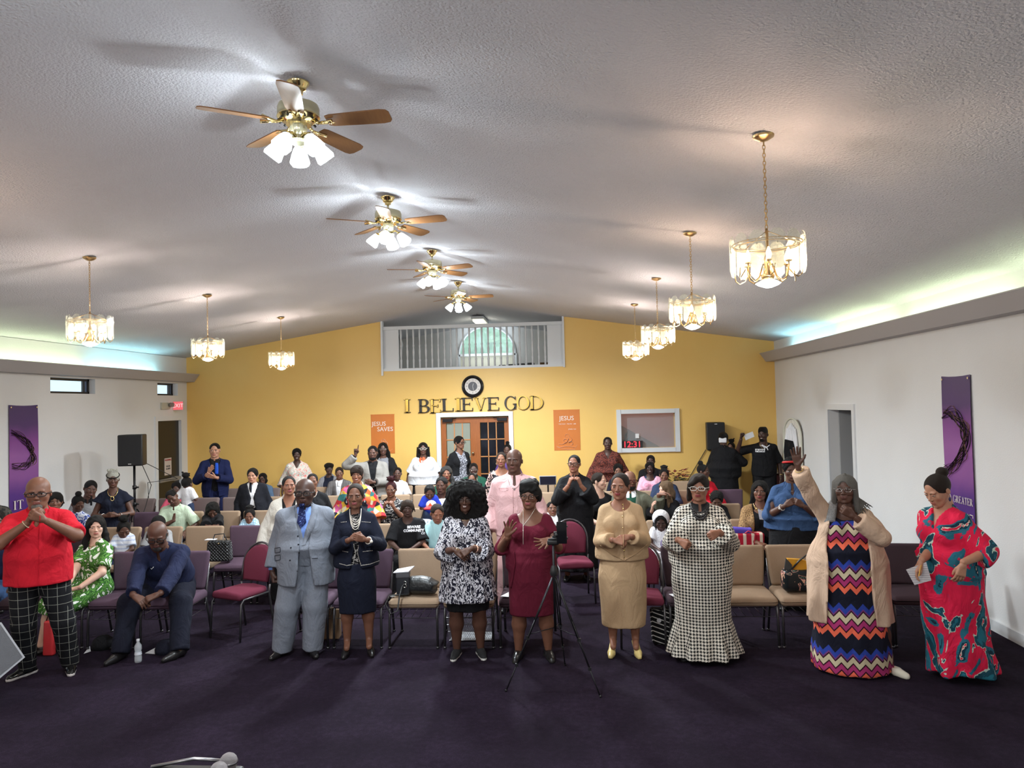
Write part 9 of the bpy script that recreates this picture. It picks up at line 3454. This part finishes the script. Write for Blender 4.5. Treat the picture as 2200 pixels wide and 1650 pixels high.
for k in range(13):
 y = -D_ / 2 * 0.88 + D_ * 0.88 * k / 12
 for sx in (-1, 1):
  m.tube([(sx * W_ / 2 * 0.88, y, 0.01), (sx * W_ / 2, y, H_)], 0.0014, 3)
m.obj('mesh_wire', WIRE, wbk, kind='stuff')
MB().box((0, 0, 0.012), (W_ * 0.86, D_ * 0.86, 0.004)).obj('base_panel', plain('grey_base', S(130, 132, 138), 0.5), wbk)

# brown paper bag under the purple chairs
p = flo(702, 1378)
bb = empty('paper_bag', (p.x, 7.62, 0), 0.1, label='brown paper bag under the purple chairs behind the grey suit', cat='bag')
MB().rbox((0, 0, 0.15), (0.20, 0.12, 0.30), 0.008, n=2, deform=lambda v: (v.x, v.y * (1 - 0.5 * v.z), v.z)).obj('bag_body', plain('kraft_paper', S(142, 112, 84), 0.8), bb)
MB().tube([(-0.04, -0.04, 0.29), (-0.03, -0.04, 0.34), (0.03, -0.04, 0.34), (0.04, -0.04, 0.29)], 0.003, 5).obj('handle', PAP, bb)

# purple hand fan behind the dark chair
p = pix(1431, 1168, 8.95)
hf = empty('hand_fan', (p.x, 8.95, 0), label='small round purple fan held by the girl in the white veil', cat='fan')
LIL = plain('lilac_plastic', S(126, 98, 170), 0.35)
m = MB()
for rr in (0.062, 0.045, 0.025):
 m.tube([(rr * math.cos(t_), 0, p.z + rr * math.sin(t_)) for t_ in [2 * PI * k / 18 for k in range(18)]], 0.005, 5, closed=True)
m.obj('guard_ring', LIL, hf, sm=True)
MB().lathe([(0.05, -0.003), (0.05, 0.003)], (0, 0.008, p.z), 18, M=RX).obj('fan_disc', plain('pale_lilac', S(150, 128, 184), 0.4), hf)
MB().tube([(0, 0, p.z - 0.06), (0, 0.02, p.z - 0.20)], 0.012, 8).obj('handle', LIL, hf, sm=True)

# laptop-like screen behind the third row, white programme and paper fan in hands
p = pix(1177, 1032, 13.2)
sc_ = empty('screen', (p.x, 13.2, 0), label='dark flat screen on a stand in the back rows near the aisle', cat='screen')
MB().rbox((0, 0, p.z), (0.30, 0.03, 0.16), 0.008, n=2).obj('bezel', plain('silver_bezel', S(150, 150, 156), 0.4), sc_)
MB().box((0, -0.017, p.z), (0.275, 0.004, 0.14)).obj('display', plain('dark_display', S(24, 26, 40), 0.15), sc_)
MB().tube([(0, 0.02, p.z - 0.05), (0, 0.02, 0.02)], 0.014, 8).lathe([(0.14, 0), (0.14, 0.012), (0.02, 0.02)], n=16).obj('stand', BLKMET, sc_, sm='auto')


def card(name, pts, y, label, mats=PAP, cat='paper', dy=None):
 """held sheet: corners in the photograph at given distances"""
 P = [pix(x, yy, y + (dy[i] if dy else 0)) for i, (x, yy) in enumerate(pts)]
 n = len(P)
 nn = (P[1] - P[0]).cross(P[2] - P[0]).normalized()
 Q = [q + nn * 0.003 for q in P]
 m = MB().add(P + Q, [tuple(range(n)), tuple(range(2 * n - 1, n - 1, -1))] + [(i, i + n, (i + 1) % n + n, (i + 1) % n) for i in range(n)])
 return m.obj(name, mats, label=label, cat=cat)


LINED = patmat('printed_page', striped([(0, S(226, 222, 226)), (0.8, S(170, 166, 172))], 0.018, 'v'), 0.0)
card('programme', [(1947, 1224), (1990, 1208), (2001, 1247), (1965, 1257)], 6.3, 'white paper with a pen held by the woman in red and teal', LINED)
pb = [pix(1974, 1238, 6.27), pix(1979, 1214, 6.27)]
MB().tube(pb, 0.005, 6).obj('pen', plain('pencil_yellow', S(216, 160, 70), 0.5), label='yellow pencil held over the white paper', cat='pen')
card('programme', [(1628, 1093), (1657, 1105), (1655, 1118), (1632, 1116)], 8.82, 'open white programme in the hands of the leopard-jacketed woman', LINED)
card('paper_fan', [(1598, 934), (1617, 927), (1621, 938), (1602, 946)], 14.36, 'white paper fan waved by the man in the black cat tee')

# flowing programme leaf and palm cross on the floor at the right
def rib(pts, w, label, name, mt_, cat):
 P = [flo(x, y) for x, y in pts]
 m = MB().tube([q + Vector((0, 0, 0.012)) for q in P], w, 6, ry=0.006)
 return m.obj(name, mt_, label=label, cat=cat)


rib([(2128, 1320), (2140, 1327), (2152, 1334), (2172, 1341)], [0.01, 0.06, 0.05, 0.006], 'dry palm leaf lying by the right wall', 'palm_leaf', plain('dry_leaf', S(104, 92, 82), 0.8), 'leaf')

# small cap held before the toddler
p = pix(926, 1086, 10.1)
cp = empty('cap', (p.x, 10.12, 0), label='red and white cap in front of the toddler in royal blue', cat='cap')
MB().ball((0, 0, p.z), (0.075, 0.08, 0.07), 14).obj('crown', plain('cap_white', S(226, 206, 200), 0.7), cp, sm=True)
MB().rbox((0.0, -0.03, p.z - 0.035), (0.17, 0.17, 0.03), 0.013, n=2).obj('peak', plain('cap_red', S(216, 52, 60), 0.6), cp, sm=True)
MB().prism([(-0.03, p.z + 0.0), (0.03, p.z + 0.0), (0.0, p.z + 0.045)], -0.085, -0.07).obj('emblem', plain('cap_orange', S(222, 90, 50), 0.6), cp)
# white hooded jacket over a second row chair
p = pix(905, 1105, 9.42)
wj = empty('draped_jacket', (p.x, 9.43, 0), label='white striped jacket draped over a chair back beside the dreadlocked boy', cat='jacket')
MB().rbox((0, 0, 0.80), (0.24, 0.12, 0.26), 0.05, n=4, deform=lambda v: (v.x + 0.02 * math.sin(v.z * 20), v.y + 0.012 * math.sin(v.x * 60), v.z)).obj('jacket_body', patmat('white_grey_stripe_cloth', striped([(0, S(214, 218, 222)), (0.7, S(150, 158, 166))], 0.05, 'u'), 0.6), wj, sm=True)
